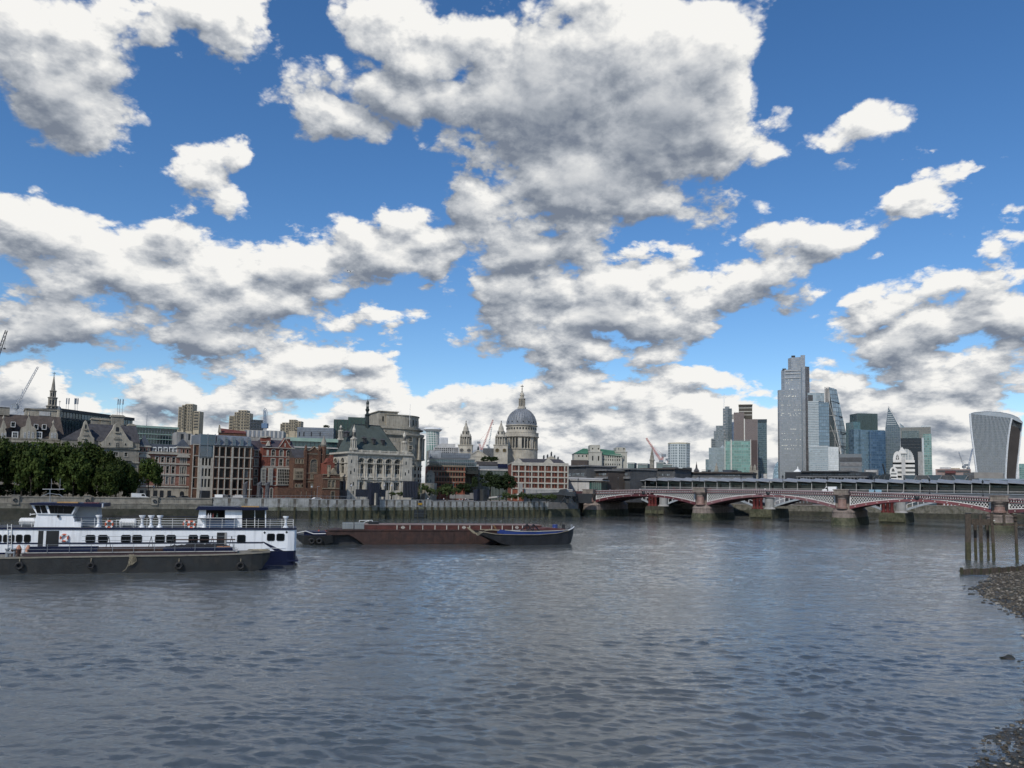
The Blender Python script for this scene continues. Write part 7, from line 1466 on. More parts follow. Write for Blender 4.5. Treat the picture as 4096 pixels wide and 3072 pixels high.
# wedge shaped tower
f = Frame(3297, 3400, 1560, ang=0, py=1700, z=0); t = f.thing('wedge_tower', 'wedge shaped glass tower with a sloping right side and an open lattice core', 'tower')
L_ = lambda px, py, y=0.: f.L(px, py, y)
mb = MB(); mb.slab([(L_(3318,1600)[0],0), (L_(3362,1812)[0],0), L_(3362,1812), L_(3315,1548), (L_(3318,1600)[0],L_(3318,1548)[1])], 0, 30); part(mb, 'dark_flank', tg('wedge_dark_glass', (0.0186,0.0248,0.0279), 4, 4.2, .35, (.03,.04,.04)), t)
mb = MB(); mb.add([(*[L_(3315,1548)[0]],-.5,L_(3315,1548)[1]), (L_(3346,1557,10)[0],10,L_(3346,1557,10)[1]), (L_(3402,1812,22)[0],22,L_(3402,1812,22)[1]), (L_(3402,1812,22)[0],22,0), (L_(3364,1812)[0],-.5,0), (L_(3364,1812)[0],-.5,L_(3364,1812)[1])], [(0,1,2,3,4,5)]); part(mb, 'sloping_front', tg('wedge_glass', (0.202,0.256,0.287), 9, 9, .35, (.10,.13,.15), .15, .8), t)
for yy in (1604,1660,1724,1782):
    u = (yy-1548)/264; xa, za = L_(3315+49*u, yy, -.8); xb, zb = L_(3346+56*u, yy+9, 9+12*u); mb = MB(); mb.tube((xa,-.8,za),(xb,9+12*u,zb),.8,4); part(mb, 'floor_line', darkm, t)
for p, q_ in (((3315,1600),(3364,1780)),((3340,1640),(3340,1815)),((3322,1700),(3362,1812)),((3318,1662),(3334,1662)),((3318,1724),(3350,1724)),((3362,1780),(3365,1815))):
    mb = MB(); a_, c_ = L_(*p,-1.), L_(*q_,-1.); mb.tube((a_[0],-1,a_[1]),(c_[0],-1,c_[1]),.55,4); part(mb, 'brace', concr_l, t)
mb = MB(); xs_ = [L_(3298,1550,2)[0], L_(3315,1550,2)[0]]; z0, z1 = f.Z(3300,1612), f.Z(3300,1548)
for i in range(8):
    za, zb = z0+(z1-z0)*i/8, z0+(z1-z0)*(i+1)/8; mb.tube((xs_[0],2,za),(xs_[1],2,zb),.5,4); mb.tube((xs_[1],2,za),(xs_[0],2,zb),.5,4); mb.tube((xs_[0],2,zb),(xs_[1],2,zb),.5,4)
for x in xs_: mb.tube((x,2,z0-10),(x,2,z1),.6,4)
part(mb, 'lattice_core', concr_l, t); mb = MB(); mb.box(xs_[0], xs_[1]+2, 6, 24, 0, z0); part(mb, 'rear_core', dg, t); mb = MB(); mb.box(xs_[0]+1, xs_[1], 5, 6, z0, z1-2); part(mb, 'lift_shaft', lg, t)
# grey blocks to its right
f, t = tower('plain grey block with banded shades at the foot of the wedge tower', 3357, 3446, 1150, 1816, M('plain_grey_facade', (.14,.155,.165), .6, var=.1, scale=.03), 30, name='grey_block')
for yy, m_ in ((1830,dg),(1850,lg)): topbox(f, t, 3357, 3446, yy, m_, -.5, .45, 'facade_band', yy+(16 if m_ is dg else 14))
topbox(f, t, 3361, 3430, 1872, lg, -14, 10, 'lower_storeys')
f, t = tower('small pale grey block right of the plain grey block', 3455, 3512, 1000, 1878, lg, 20, name='grey_block'); mb = MB(); mb.box(2, f.w-2, -.4, 0, f.h-3, f.h-1); part(mb, 'ledge', concr_l, t)
f, t = tower('dark slab tower with fine vertical fins above blue glass blocks', 3432, 3511, 1500, 1653, tg('finned_dark_glass', (0.0388,0.0697,0.0775), 2.4, 5, .3, (.02,.03,.03)), 30, ang=R(4), fins=22, fm=M('grey_green_fin', (.10,.14,.14), .4)); topbox(f, t, 3414, 3441, 1687, tg('teal_shaft_glass', (0.062,0.132,0.147), 3, 4.5, .4, (.10,.14,.15)), -2, 30, 'left_shaft')
f, t = tower('broad blue glass block with rows of pale windows in front of the finned slab', 3442, 3540, 1400, 1719, tg('blue_row_glass', (.06,.105,.14), 3.4, 4.4, .5, (.10,.15,.18), .1, .9), 30, ang=R(3)); topbox(f, t, 3478, 3541, 1722, tg('deep_blue_glass', (.045,.09,.15), 3.4, 4.4, .35, (.07,.12,.17), .08, 1.), -4, 20, 'blue_wing')
topbox(f, t, 3415, 3443, 1716, MATS['blue_row_glass'], 4, 20, 'left_wing')
# pointed tower
f = Frame(3540, 3604, 1450, ang=0, py=1750, z=0); t = f.thing('pointed_tower', 'sharply pointed dark glass tower like a scalpel blade', 'tower'); L_ = f.L
mb = MB(); mb.slab([(L_(3542,1850)[0],0),(L_(3599,1850)[0],0),(L_(3600,1712)),(L_(3553,1628)),(L_(3541,1714))], 0, 26); part(mb, 'curtain_wall', tg('blade_glass', (0.0465,0.0651,0.0806), 3.6, 4.6, .45, (.11,.14,.15), .12, .9), t)
mb = MB(); P_ = [L_(3602,1850,-.6)[0], L_(3603,1704), L_(3553.5,1624)]; mb.tube((P_[0],-.6,0),(P_[1][0],-.6,P_[1][1]),.5,4); mb.tube((P_[1][0],-.6,P_[1][1]),(P_[2][0],-.6,P_[2][1]),.5,4); part(mb, 'edge_rib', concr_l, t)
mb = MB()
for yy in (1641,1650,1659,1667,1675,1683,1691,1698):
    u = (yy-1628)/84; xa, z = L_(3553-8*u+.5, yy, -.2); xb, _ = L_(3553+40*u, yy, -.2); mb.box(xa, xb, -.3, -.05, z-.5, z+.5)
part(mb, 'pale_floor_lines', MATS['pale_band'], t)['kind'] = 'stuff'
mb = MB(); x0_, z0 = L_(3603,1705,6); mb.slab([(x0_,0),(L_(3618,1705,6)[0],0),L_(3616,1706,6),L_(3600,1692,6)], 6, 20); part(mb, 'right_wing', MATS['wedge_glass'], t)
# right block group
f, t = tower('flat topped tower with brown vertical stripes and green glazed right edge', 3604, 3724, 1350, 1710, tg('striped_glass', (0.093,0.132,0.132), 2.6, 4.2, .6, (.20,.20,.17)), 30, fins=36, fm=M('brown_grey_fin', (.20,.185,.17), .4)); topbox(f, t, 3684, 3716, 1702, MATS['pale_band'], 2, 10)
topbox(f, t, 3690, 3725, 1736, tg('green_pane_glass', (0.0775,0.147,0.132), 3, 4.2, .7, (.24,.27,.24)), -1.6, .5, 'glazed_edge')
topbox(f, t, 3607, 3676, 1724, tg('dark_pane_glass', (0.0465,0.0697,0.0697), 3, 3.6, .4, (.17,.18,.17)), -4, 3, 'projecting_bay')
f, t = tower('black glass cube block in front of the striped tower', 3603, 3686, 1250, 1753, M('black_facade', (.012,.014,.018), .25, var=.2, scale=.05), 24, name='black_block'); topbox(f, t, 3686, 3694, 1751, MATS['pale_band'], -1, 24, 'white_edge'); topbox(f, t, 3669, 3688, 1807, concr, -8, 6, 'grey_base')
for yy in (1765,1778,1791): mb = MB(); z_ = f.Z(3620,yy); mb.box(0, f.w, -.2, 0, z_-.3, z_+.3); part(mb, 'band', dg, t)
# white arch roofed building
f = Frame(3571, 3656, 900, ang=0, py=1850, z=0); t = f.thing('vaulted_building', 'white tiered building with barrel vaulted glass roof and a smaller arched bay', 'building'); WB = M('bright_white_cladding', (.62,.60,.56), .5, var=.12, scale=.1)
def vault(pa, pb, ytop, ysp, y, d, nm):
    xa, z0 = f.L(pa, ysp, y); xb, _ = f.L(pb, ysp, y); z1 = f.Z((pa+pb)/2, ytop, y); pts = arc_pts(xa, xb, z0, z1-z0, 14)
    mb = MB(); mb.slab(pts[::-1]+[(xa,0),(xb,0)], y, y+d); part(mb, nm, WB, t); return xa, xb, z0, z1, pts
xa, xb, z0, z1, pts = vault(3572, 3608, 1805, 1838, 0, 6, 'front_vault')
mb = MB(); mb.slab(arc_pts(xa+3, xb-3, z0, (z1-z0)*.62, 10)[::-1], -.2, -.02); part(mb, 'fan_light', glass, t)
for k_ in range(1,6): a_ = PI*k_/6; mb = MB(); cx_ = (xa+xb)/2; mb.tube((cx_,-.25,z0),(cx_+(xb-xa-6)/2*math.cos(a_),-.25,z0+(z1-z0)*.62*math.sin(a_)),.22,4); part(mb, 'glazing_bar', WB, t)
x1, z0b = f.L(3655, 1838, 6); xl = f.X(3590,1838,6); z1b = f.Z(3625,1796,6); mb = MB(); pts2 = arc_pts(xl, x1, z0b, z1b-z0b, 16); mb.slab(pts2[::-1]+[(xl,0),(x1,0)], 5, 26); part(mb, 'main_vault', tg('vault_glass', (0.155,0.186,0.202), 3, 3, .3, (.4,.4,.38)), t)
for k_ in range(2,16): mb = MB(); p_ = pts2[k_]; mb.tube((p_[0],4.6,p_[1]),(p_[0],26,p_[1]),.4,4); mb.box(p_[0]-.3, p_[0]+.3, 4.4, 5, z0b*.98, p_[1]); part(mb, 'vault_rib', WB, t)
x, z = f.L(3608,1797,3); mb = MB(); mb.slab([(x-5,z-5),(x+5,z-5),(x,z+3)], 3, 8); part(mb, 'lantern', WB, t)
for k_ in range(7):
    z_ = z0-2-k_*5.2; mb = MB(); mb.box(xa-.4, xb+.2, -.6, 0, z_-3.4, z_-1.4); part(mb, 'window_band', glass, t); mb = MB(); mb.box(xb+.4, x1+.6, 4.2, 5, z_-3.4, z_-1.4); part(mb, 'window_band', glass, t); mb = MB(); mb.box(xb+.2, x1+.9, 3.8, 5, z_-1.4, z_+1.4); part(mb, 'white_band', WB, t)
x = f.X(3606,1850,-1); mb = MB(); mb.box(x, x+4, -2, 4, 0, z0+2); part(mb, 'corner_pier', concr_l, t)
xa, z0 = f.L(3559,1886,-6); xb, _ = f.L(3590,1886,-6); z1 = f.Z(3575,1867,-6); mb = MB(); mb.slab(arc_pts(xa, xb, z0, z1-z0, 12)[::-1]+[(xa,0),(xb,0)], -6, 0); part(mb, 'small_vault', WB, t); mb = MB(); mb.slab(arc_pts(xa+2, xb-3, z0, (z1-z0)*.65, 10)[::-1], -6.2, -6.02); part(mb, 'fan_light', glass, t)
for k_ in range(3): z_ = z0-1-k_*4; mb = MB(); mb.box(xa+1, xb-1, -6.2, -6.02, z_-2.4, z_-.8); part(mb, 'window_band', glass, t)
# roof garden building, cranes, low block
f, t = tower('low building with planted roof garden near the right cranes', 3740, 3881, 1000, 1876, M('pinkish_stone', (.26,.19,.17), .7, var=.25, scale=.05), 24, name='garden_roof_building'); mb = MB(); mb.box(2, f.w-1, -.5, 0, f.h-4, f.h-1.6); part(mb, 'window_band', dg, t); topbox(f, t, 3755, 3800, 1869, concr_l, 3, 8); topbox(f, t, 3800, 3835, 1872, beige, 4, 8)
topbox(f, t, 3776, 3818, 1883, M('dark_red_block', (.10,.025,.025), .7), -6, 4, 'red_box', 1893)
crane('pale crane leaning left above the roof garden building', 1050, (3858,1875), (3856,1866), (3835,1807), palem, 3., counter=(3866,1858), n=10)
crane('slim blue crane leaning right beside the tall flared tower', 1050, (3872,1878), (3873,1872), (3890,1794), bluec, 2.6, n=10)
# the flared tower
f = Frame(3902, 4030, 1320, ang=0, py=1900, z=0); t = f.thing('flared_tower', 'top heavy flared glass tower with white vertical ribs and curved roof', 'tower'); L_ = f.L
lft = [(3909,1905),(3903,1865),(3895,1800),(3888,1750),(3883,1700),(3880,1655)]; mdl = [(4023,1905),(4025,1860),(4029,1800),(4034,1750),(4041,1700),(4048,1672)]; rgt = [(4066,1905),(4070,1860),(4077,1800),(4082,1750),(4087,1700),(4089,1688)]
def crv(P_, y):                          # edge curve sampled by height fraction
    return [L_(px, py, y) for px, py in P_]
def samp(C, u):
    z0, z1 = C[0][1], C[-1][1]; z_ = z0+(z1-z0)*u
    for (xa, za), (xb, zb) in zip(C, C[1:]):
        if za <= z_ <= zb+1e-6: return xa+(xb-xa)*(z_-za)/(zb-za), z_
    return C[-1][0], C[-1][1]
CL, CM, CR = crv(lft, 0), crv(mdl, 0), crv(rgt, 16)
N = 24; rows_ = []
for k in range(N+1):
    u = k/N; (xl_, zl), (xm_, zm), (xr_, zr) = samp(CL,u), samp(CM,u), samp(CR,u); rows_.append(((xl_,0,zl),(xm_,0,zm),(xr_,16,zr),(xr_,40,zr),(xl_,40,zl)))
mb = MB(); mb.loft([[(p[0],p[1],p[2]*(0 if False else 1)) for p in r_] for r_ in [tuple((a[0],a[1],0) for a in rows_[0])]+rows_]); part(mb, 'curtain_wall', tg('flared_glass', (.03,.038,.045), 2.6, 4.2, .45, (.09,.10,.11), .1, .9), t)
# brown louvred side
mb = MB(); mb.loft([[(a[1][0]+1.5,a[1][1]+.2,a[1][2]),(a[2][0]-1.5,a[2][1]-1.6,a[2][2]),(a[2][0]-1.5,a[2][1]-1.,a[2][2]),(a[1][0]+1.5,a[1][1]+.8,a[1][2])] for a in [tuple((p[0],p[1],0) for p in rows_[0])]+rows_[:-3]]); part(mb, 'louvred_side', M('brown_louvres', (.055,.045,.038), .6, var=.2, scale=.1), t)
for nm, idx, dx in (('edge_fin',0,0),('edge_fin',1,0),('edge_fin',2,0)):
    pts_ = [(r_[idx][0], r_[idx][1]-.8, r_[idx][2]) for r_ in rows_]; pts_ = [(pts_[0][0],pts_[0][1],0)]+pts_; mb = MB(); mb.path(pts_, 1.25 if idx else 1.6, 5); part(mb, nm, M('bright_white_fin', (.62,.64,.65), .4), t)
wf = M('white_rib', (.42,.45,.47), .4)
for i in range(1, 30):
    u = i/30; pts_ = []
    for r_ in rows_[::2]: a_, c_ = r_[0], r_[1]; pts_.append((a_[0]+(c_[0]-a_[0])*u, -.7, a_[2]+(c_[2]-a_[2])*u))
    mb = MB(); mb.path([(pts_[0][0],-.7,0)]+pts_, .36, 4); part(mb, 'rib', wf, t)
# curved roof over the top
tl, tm, tr = rows_[-1][0], rows_[-1][1], rows_[-1][2]
top = []
for k in range(13):
    u = k/12; x = tl[0]+(tr[0]-tl[0])*u; px_ = 3880+209*u; yy = np.interp(px_, (3880,3900,3950,4000,4040,4060,4075,4089), (1655,1649,1645,1648,1656,1663,1672,1689)); z_ = f.Z(px_, yy, .4); top.append((x, z_))
mb = MB(); base = [(tl[0],tl[2]-6),(tr[0],tr[2]-6)]; mb.slab(top+[(tr[0],tr[2]-4),(tm[0],tm[2]-1.5),(tl[0],tl[2]-1)], .4, 24); part(mb, 'curved_roof', M('roof_glass', (.30,.33,.35), .3, spec=.8, var=.2, scale=.05), t)
mb = MB(); mb.path([(x,.2,z_+.3) for x, z_ in top], .7, 5); part(mb, 'roof_rim', MATS['bright_white_fin'], t)
for i in range(4, 12): x, z_ = top[i]; mb = MB(); mb.tube((x,.3,z_+.2),(x+3,30,z_+1.5),.4,4); part(mb, 'roof_rib', dg, t)
f, t = tower('small green glazed block at the right frame edge behind the flared tower', 4074, 4130, 1500, 1855, tg('edge_green_glass', (0.093,0.186,0.171), 4, 4, .5, (.2,.26,.24)), 20)

# low buildings right above the canopy
f = Frame(3131, 3470, 470, 440, py=1905); t = f.thing('long_dark_building', 'long low dark building with a grey colonnade above the canopy', 'building'); h = f.Z(3200,1886)
mb = MB(); mb.box(f.X(3133), f.w, 3, 20, 0, h-.3); part(mb, 'upper_storey', M('near_black_facade', (.02,.022,.026), .6, var=.3), t); mb = MB(); mb.box(f.X(3200), f.w-10, 1.5, 20, h-.3, h+.5); part(mb, 'roof', dg, t); mb = MB(); mb.box(f.X(3185), f.w, -.5, 3, f.Z(3200,1909), f.Z(3200,1905)); part(mb, 'ledge', lg, t)
grid_windows(f, t, f.X(3232), f.w-4, f.Z(3250,1902,3), f.Z(3250,1893,3), 30, 1, M('dim_glass', (.05,.06,.07), .2, var=.3, rnd=.6), y=2.95, fill=.7, fz=.8)
for i in range(22): x = f.X(3190)+(f.w-f.X(3190))*i/22; mb = MB(); mb.box(x-.25, x+.25, -.3, 0, f.Z(3200,1916), f.Z(3200,1909)); part(mb, 'colonnade_pier', lg, t)
x, z = f.L(3178,1887,0); mb = MB(); mb.pyr(x-2, x+2, 4, 8, h, h+1.5, .3); mb.lathe([(.5,h+1.5),(.1,h+3.4)], (x,6), 6); part(mb, 'white_tent', white, t)
f = Frame(3455, 3572, 450, 446, py=1910); t = f.thing('dark_arched_roof', 'dark glazed arched roof with thin ribs below the blue towers', 'building'); P_ = [f.L(3455,1925), f.L(3458,1903), f.L(3480,1900), f.L(3540,1901), f.L(3560,1907), f.L(3572,1925)]; mb = MB(); mb.slab(P_, 0, 20); part(mb, 'roof', M('dark_roof_glass', (.02,.028,.035), .25, var=.3, scale=.3), t)
for k_ in range(5): a_, c_ = f.L(3470+k_*22,1920,-.2), f.L(3482+k_*20,1902,-.2); mb = MB(); mb.path([(a_[0],-.2,a_[1]),((a_[0]*.8+c_[0]*.2),-.2,(a_[1]+c_[1])/2+.4),(c_[0],-.2,c_[1])], .1, 4); part(mb, 'roof_rib', lg, t)
x, z = f.L(3545,1895,2); mb = MB(); mb.tube((x,2,z-3),(f.X(3531,1860,2),2,f.Z(3531,1856,2)),.45,5); mb.box(x-2,x+2,1,4,z-2,z-.3); part(mb, 'mobile_crane_boom', darkm, t)
f = Frame(3612, 3895, 448, 430, py=1910); t = f.thing('trussed_station_roof', 'dark blue grey sheds with diagonal trusses above the right part of the canopy', 'building')
for i, (a_, c_, m_) in enumerate(((3612,3665,0),(3665,3708,1),(3708,3768,0),(3768,3808,1),(3808,3872,0),(3872,3893,1))):
    mb = MB(); xa, xb = f.X(a_), f.X(c_); z0, z1 = 0, f.Z(a_,1901 if m_ else 1900); mb.box(xa, xb, .4 if not m_ else 0, 16, z0, z1); part(mb, 'bay', dg if m_ else M('blue_grey_glass', (.05,.075,.09), .3, var=.3, scale=.3), t)
    if not m_:
        zb = f.Z(a_,1922)
        for (u0, v0, u1, v1) in ((xa,z1,(xa+xb)/2-2,zb),(xb,z1,(xa+xb)/2+2,zb)): mb = MB(); mb.tube((u0,0,v0),(u1,0,v1),.35,5); part(mb, 'truss_strut', lg, t)
f, t = box_at('pale_concrete_block', 'plain pale concrete block at the foot of the flared tower', 3895, 4010, 440, 1889, M('buff_concrete', (.24,.225,.205), .85, var=.2, scale=.3), 14, ang=R(-8)); mb = MB(); f.pbox(mb, 4006, 1894, 4018, 1925, 1, 8); part(mb, 'annex', lg, t)
f = Frame(3922, 4200, 425, 418, py=1915); t = f.thing('flat_roof_pavilion', 'long low flat roofed pavilion at the far right above the canopy', 'building'); h = f.Z(3960,1914); mb = MB(); mb.box(0, f.w, 0, 10, 0, h-2.2); part(mb, 'wall', navyd, t); mb = MB(); mb.box(-1, f.w, -1, 11, h-.9, h); mb.box(0, f.w, 0, 10, h-1.8, h-1.3); part(mb, 'roof', M('pale_blue_grey_roof', (.22,.27,.31), .5, var=.2), t)
# brick riverside houses seen under the rightmost arch
for a_, c_, y0, m_, lab in ((3575,3640,2008,dg,'dark riverside block left of the brick gables under the right arch'),(3770,3842,2018,M('far_brick',(.16,.07,.05),.9,var=.3,scale=.5),'small brick riverside house with white windows seen under the right arch'),(3842,3930,2012,dg,'dark low riverside block beside the brick house under the right arch'),(3180,3250,2012,dm,'dark block seen low through the middle arch')):
    f = Frame(a_, c_, 430, 428, py=2030); t = f.thing('riverside_house', lab, 'building'); h = f.Z(a_,y0); h = max(h, 3.); mb = MB(); mb.box(0, f.w, 0, 10, 0, h); part(mb, 'wall', m_, t); grid_windows(f, t, 0, f.w, .4, h, 5, 1, clothl if 'brick r' in lab else pale if False else MATS['pale_window'], fill=.35, fz=.6)
    mb = MB(); mb.box(-.2, f.w+.2, -.2, 10.2, h, h+.3); part(mb, 'roof', slate, t)

# ================================================================== boats
a_, c_ = at(0,2290,102), at(1185,2257,113); f = wall_frame((a_.x,a_.y), (c_.x,c_.y)); L_ = f.L
t = thing('passenger_boat', 'long white river passenger boat with navy stripes, wheelhouse and aft deck bar', 'boat', f.o, f.rz)
BWm = M('boat_white', (.80,.82,.84), .35, var=.08, scale=.5, streak=.3); XR = f.X(1185,2180); zk = f.Z(1185,2203); zd = f.Z(1185,2119)
def ring(x, w, z): return (x, w, z)
st = [(-16,3.4,3.6),(-13,1.2,5.8),(-9,.15,6.9),(0,0,7),(XR-1.2,0,7),(XR-.3,.25,6.75),(XR,.9,6.1)]
mb = MB(); mb.loft([[(x,ya,zk),(x,ya,zd),(x,yb,zd),(x,yb,zk)] for x, ya, yb in st]); part(mb, 'hull_side', BWm, t)
mb = MB(); mb.loft([[(x+(.0 if x < XR-2 else -.02),ya+.35,-.6),(x,ya+.02,zk),(x,yb-.02,zk),(x,yb-.35,-.6)] for x, ya, yb in st]); part(mb, 'hull_bottom', navy, t)
mb = MB(); mb.box(XR-6, XR+.35, .2, 6.8, .55, .8); part(mb, 'rubbing_strake', navy, t)
mb = MB(); mb.loft([[(x,ya-.12,zd-.02),(x,ya-.12,zd+.22),(x,yb+.12,zd+.22),(x,yb+.12,zd-.02)] for x, ya, yb in st]); part(mb, 'deck_edge', navy, t)
mb = MB(); z_ = f.Z(600,2172); mb.box(-8.8, f.X(1052,2170), -.025, -.003, z_-.1, z_+.1); mb.slab([f.L(1048,2167),f.L(1056,2167),f.L(1133,2203),f.L(1098,2203)], -.025, -.003); part(mb, 'navy_stripe', navy, t)
mb = MB(); z_ = f.Z(1150,2192); mb.box(f.X(1060,2190), XR-1.5, -.06, -.003, z_-.04, z_+.04); part(mb, 'rub_rail', BWm, t)
BG = M('boat_window_glass', (.006,.008,.010), .06, spec=.15, var=.3, rnd=.3)
def bwin(pa, pb, y0, y1, y=0.):
    (xa,za),(xb,zb) = f.L(pa,y1,y), f.L(pb,y0,y); r = .16; mb = MB(); P = [(xa+r,za),(xb-r,za),(xb,za+r),(xb,zb-r),(xb-r,zb),(xa+r,zb),(xa,zb-r),(xa,za+r)]; mb.slab(P, y-.05, y-.004); w = part(mb, 'window', black, t)
    mb = MB(); q = .09; mb.slab([(x_+(q if x_ < (xa+xb)/2 else -q), z_+(q if z_ < (za+zb)/2 else -q)) for x_,z_ in P], y-.06, y-.051); mb.build('pane', BG, w)
for a, c in ((341,382),(391,432),(483,524),(528,569),(619,660),(664,704),(753,792),(798,837),(947,983)): bwin(a, c, 2139, 2171)
for a, c in ((1067,1100),(1105,1139)): bwin(a, c, 2134, 2164)
for a, c in ((-14,8),(11,32),(35,59),(62,91),(94,124)): bwin(a, c, 2138, 2170)
for a, c, y0, y1 in ((1054,1063,2125,2136),(1142,1151,2123,2134)): bwin(a, c, y0, y1)
for a, c, y0, y1 in ((868,905,2130,2186),(154,232,2123,2197)):
    mb = MB(); f.pbox(mb, a, y0, c, y1, -.04, -.003); part(mb, 'doorway', black, t)
mb = MB(); f.pbox(mb, 175, 2124, 181, 2197, -.1, -.04); part(mb, 'door_post', BWm, t); mb = MB(); f.pbox(mb, 899, 2131, 905, 2182, -.08, -.04); part(mb, 'door_leaf', M('boat_shade_grey', (.28,.27,.25), .6), t)
mb = MB(); mb.box(-12, XR-.4, .1, 6.8, zd+.2, zd+.26); part(mb, 'upper_deck', dg, t)
# wheelhouse
def sl(P, y0, y1, nm, m_, par=None): mb = MB(); mb.slab([f.L(a, c, y0) for a, c in P], y0, y1); return part(mb, nm, m_, par or t)
z0 = zd+.2
sl([(133,2117),(297,2117),(297,2078),(289,2058),(146,2056)], 1., 5.5, 'wheelhouse_base', BWm); sl([(146,2056),(289,2058),(309,2024),(124,2020)], .8, 5.6, 'wheelhouse', BWm)
for P in ([(137,2022),(158,2022),(164,2052),(148,2052)],[(159,2022),(180,2022),(191,2052),(168,2052)],[(191,2022),(301,2026),(284,2055),(201,2053)]):
    w = sl(P, .74, .79, 'window', BG)
mb = MB()
for px in (220,232,254): mb.tube((f.X(px,2030,.7),.7,f.Z(px,2028,.7)),(f.X(px,2030,.7),.7,f.Z(px,2052,.7)),.04,4)
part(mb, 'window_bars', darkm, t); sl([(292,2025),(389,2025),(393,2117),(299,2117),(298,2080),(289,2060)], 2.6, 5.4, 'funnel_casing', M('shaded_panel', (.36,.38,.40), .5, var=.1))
sl([(113,2015),(126,2011),(408,2014),(408,2028),(320,2026),(180,2020),(124,2020)], .3, 6.2, 'wheelhouse_roof', navy); sl([(408,2014),(411,2014),(410,2030),(407,2030)], .3, 1., 'roof_light', white)
mb = MB(); f.pbox(mb, 228, 2007, 312, 2013, 1., 2.); o = tag(part(mb, 'plank', pine, None), 'varnished plank lying on the navy wheelhouse roof', 'plank'); o.location = f.o; o.rotation_euler = (0,0,f.rz)
mb = MB(); f.pbox(mb, 335, 2010, 395, 2015, 1., 2.5); o = tag(part(mb, 'red_bundle', redp, None), 'red and dark bundle lying at the rear of the wheelhouse roof', 'bundle'); o.location = f.o; o.rotation_euler = (0,0,f.rz)
mb = MB(); P = lambda a, c, y=3.: (f.X(a,c,y), y, f.Z(a,c,y))
mb.tube(P(170,1957),P(257,1957),.05,5); mb.tube(P(205,1957),P(206,1915),.03,4); mb.tube(P(239,1957),P(241,1914),.03,4); mb.tube(P(200,1957),P(200,2012),.06,5); mb.tube(P(165,1986),P(195,1973),.07,4); mb.tube(P(195,1973),P(235,1978),.05,4); mb.tube(P(235,1976),P(252,1987),.07,4); part(mb, 'mast', greym, t)
sl([(228,2060),(236,2060),(236,2070),(228,2070)], .7, .98, 'floodlight', black)
mb = MB(); mb.tube(P(120,2058,1.),P(143,2056,1.),.06,5); mb.tube(P(121,2053,1.),P(121,2063,1.),.06,5); part(mb, 'horn', white, t)
# aft deckhouse
sl([(785,2117),(824,2117),(824,2040),(797,2040)], .9, 1.1, 'bar_side', BWm); sl([(900,2117),(968,2117),(968,2040),(900,2040)], .9, 1.1, 'bar_wall', BWm); sl([(824,2117),(900,2117),(900,2073),(824,2073)], 1., 1.2, 'bar_front', M('blue_grey_panel', (.08,.12,.20), .5, var=.15))
sl([(785,2117),(1060,2117),(1060,2040),(797,2040)], 4.6, 4.8, 'rear_wall', M('dim_interior', (.03,.03,.03), .8)); sl([(968,2115),(1060,2115),(1060,2040),(968,2040)], 1.2, 1.3, 'sliding_door', BG); sl([(1060,2117),(1064,2117),(1064,2040),(1060,2040)], .8, 4.8, 'end_post', BWm); sl([(1017,2115),(1020,2115),(1021,2040),(1018,2040)], 1.1, 1.19, 'door_frame', white)
sl([(780,2040),(792,2026),(1070,2030),(1074,2040),(1058,2041)], .3, 5.2, 'deckhouse_roof', navy); sl([(797,2075),(943,2075),(943,2072),(797,2071)], .3, 1., 'counter', white); sl([(900,2116),(940,2116),(940,2078),(900,2078)], .5, .88, 'counter_front', MATS['blue_grey_panel'])
mb = MB(); f.pbox(mb, 965, 2024, 1036, 2029, 1., 2.); o = tag(part(mb, 'plank', pine, None), 'varnished plank lying on the navy aft deckhouse roof', 'plank'); o.location = f.o; o.rotation_euler = (0,0,f.rz)
for i, px in enumerate((834,843,853,869)):
    x, z = f.L(px, 2071, 1.1); mb = MB(); mb.lathe([(.12,0),(.12,.35),(.04,.5),(.04,.68)], n=8); o = tag(part(mb, 'bottle', clothl if i < 2 else (redp if i == 2 else glassg), None), ('pale bottle, leftmost on the deck bar','pale bottle, second from the left on the deck bar','reddish bottle on the deck bar','dark green bottle, rightmost on the deck bar')[i], 'bottle', 'bottles on the boat bar'); o.location = f.o+f.d*x+f.n*.7+Vector((0,0,z))
# railing of the upper deck
rl = MB(); x0, x1 = f.X(323,2100), XR-.5; rz_ = [zd+.25+k*.33 for k in range(1,5)]
for z_ in rz_[:-1]: rl.tube((x0,.1,z_),(x1,.1,z_),.022,4); rl.tube((x0,6.6,z_),(x1,6.6,z_),.022,4); rl.tube((x1,.1,z_),(x1,6.6,z_),.022,4)
part(rl, 'rails', white, t); mb = MB(); mb.tube((x0-1,.1,rz_[-1]),(x1,.1,rz_[-1]),.04,5); mb.tube((x0,6.6,rz_[-1]),(x1,6.6,rz_[-1]),.04,5); part(mb, 'top_rail', navy, t)
for i in range(18): x = x0+(x1-x0)*i/17; mb = MB(); mb.tube((x,.1,zd+.2),(x,.1,rz_[-1]),.03,4); mb.tube((x,6.6,zd+.2),(x,6.6,rz_[-1]),.03,4) if False else None; part(mb, 'stanchion', white, t)
mb = MB(); f.pbox(mb, 298, 2087, 323, 2117, .6, 1.6); part(mb, 'deck_locker', BWm, t)
tb = MB(); tb.lathe([(.42,0),(.40,.05),(.2,.3),(.15,.75),(.2,1.2),(.42,1.58),(.42,1.66)], n=14); tbm = tb.mesh('table', BWm)
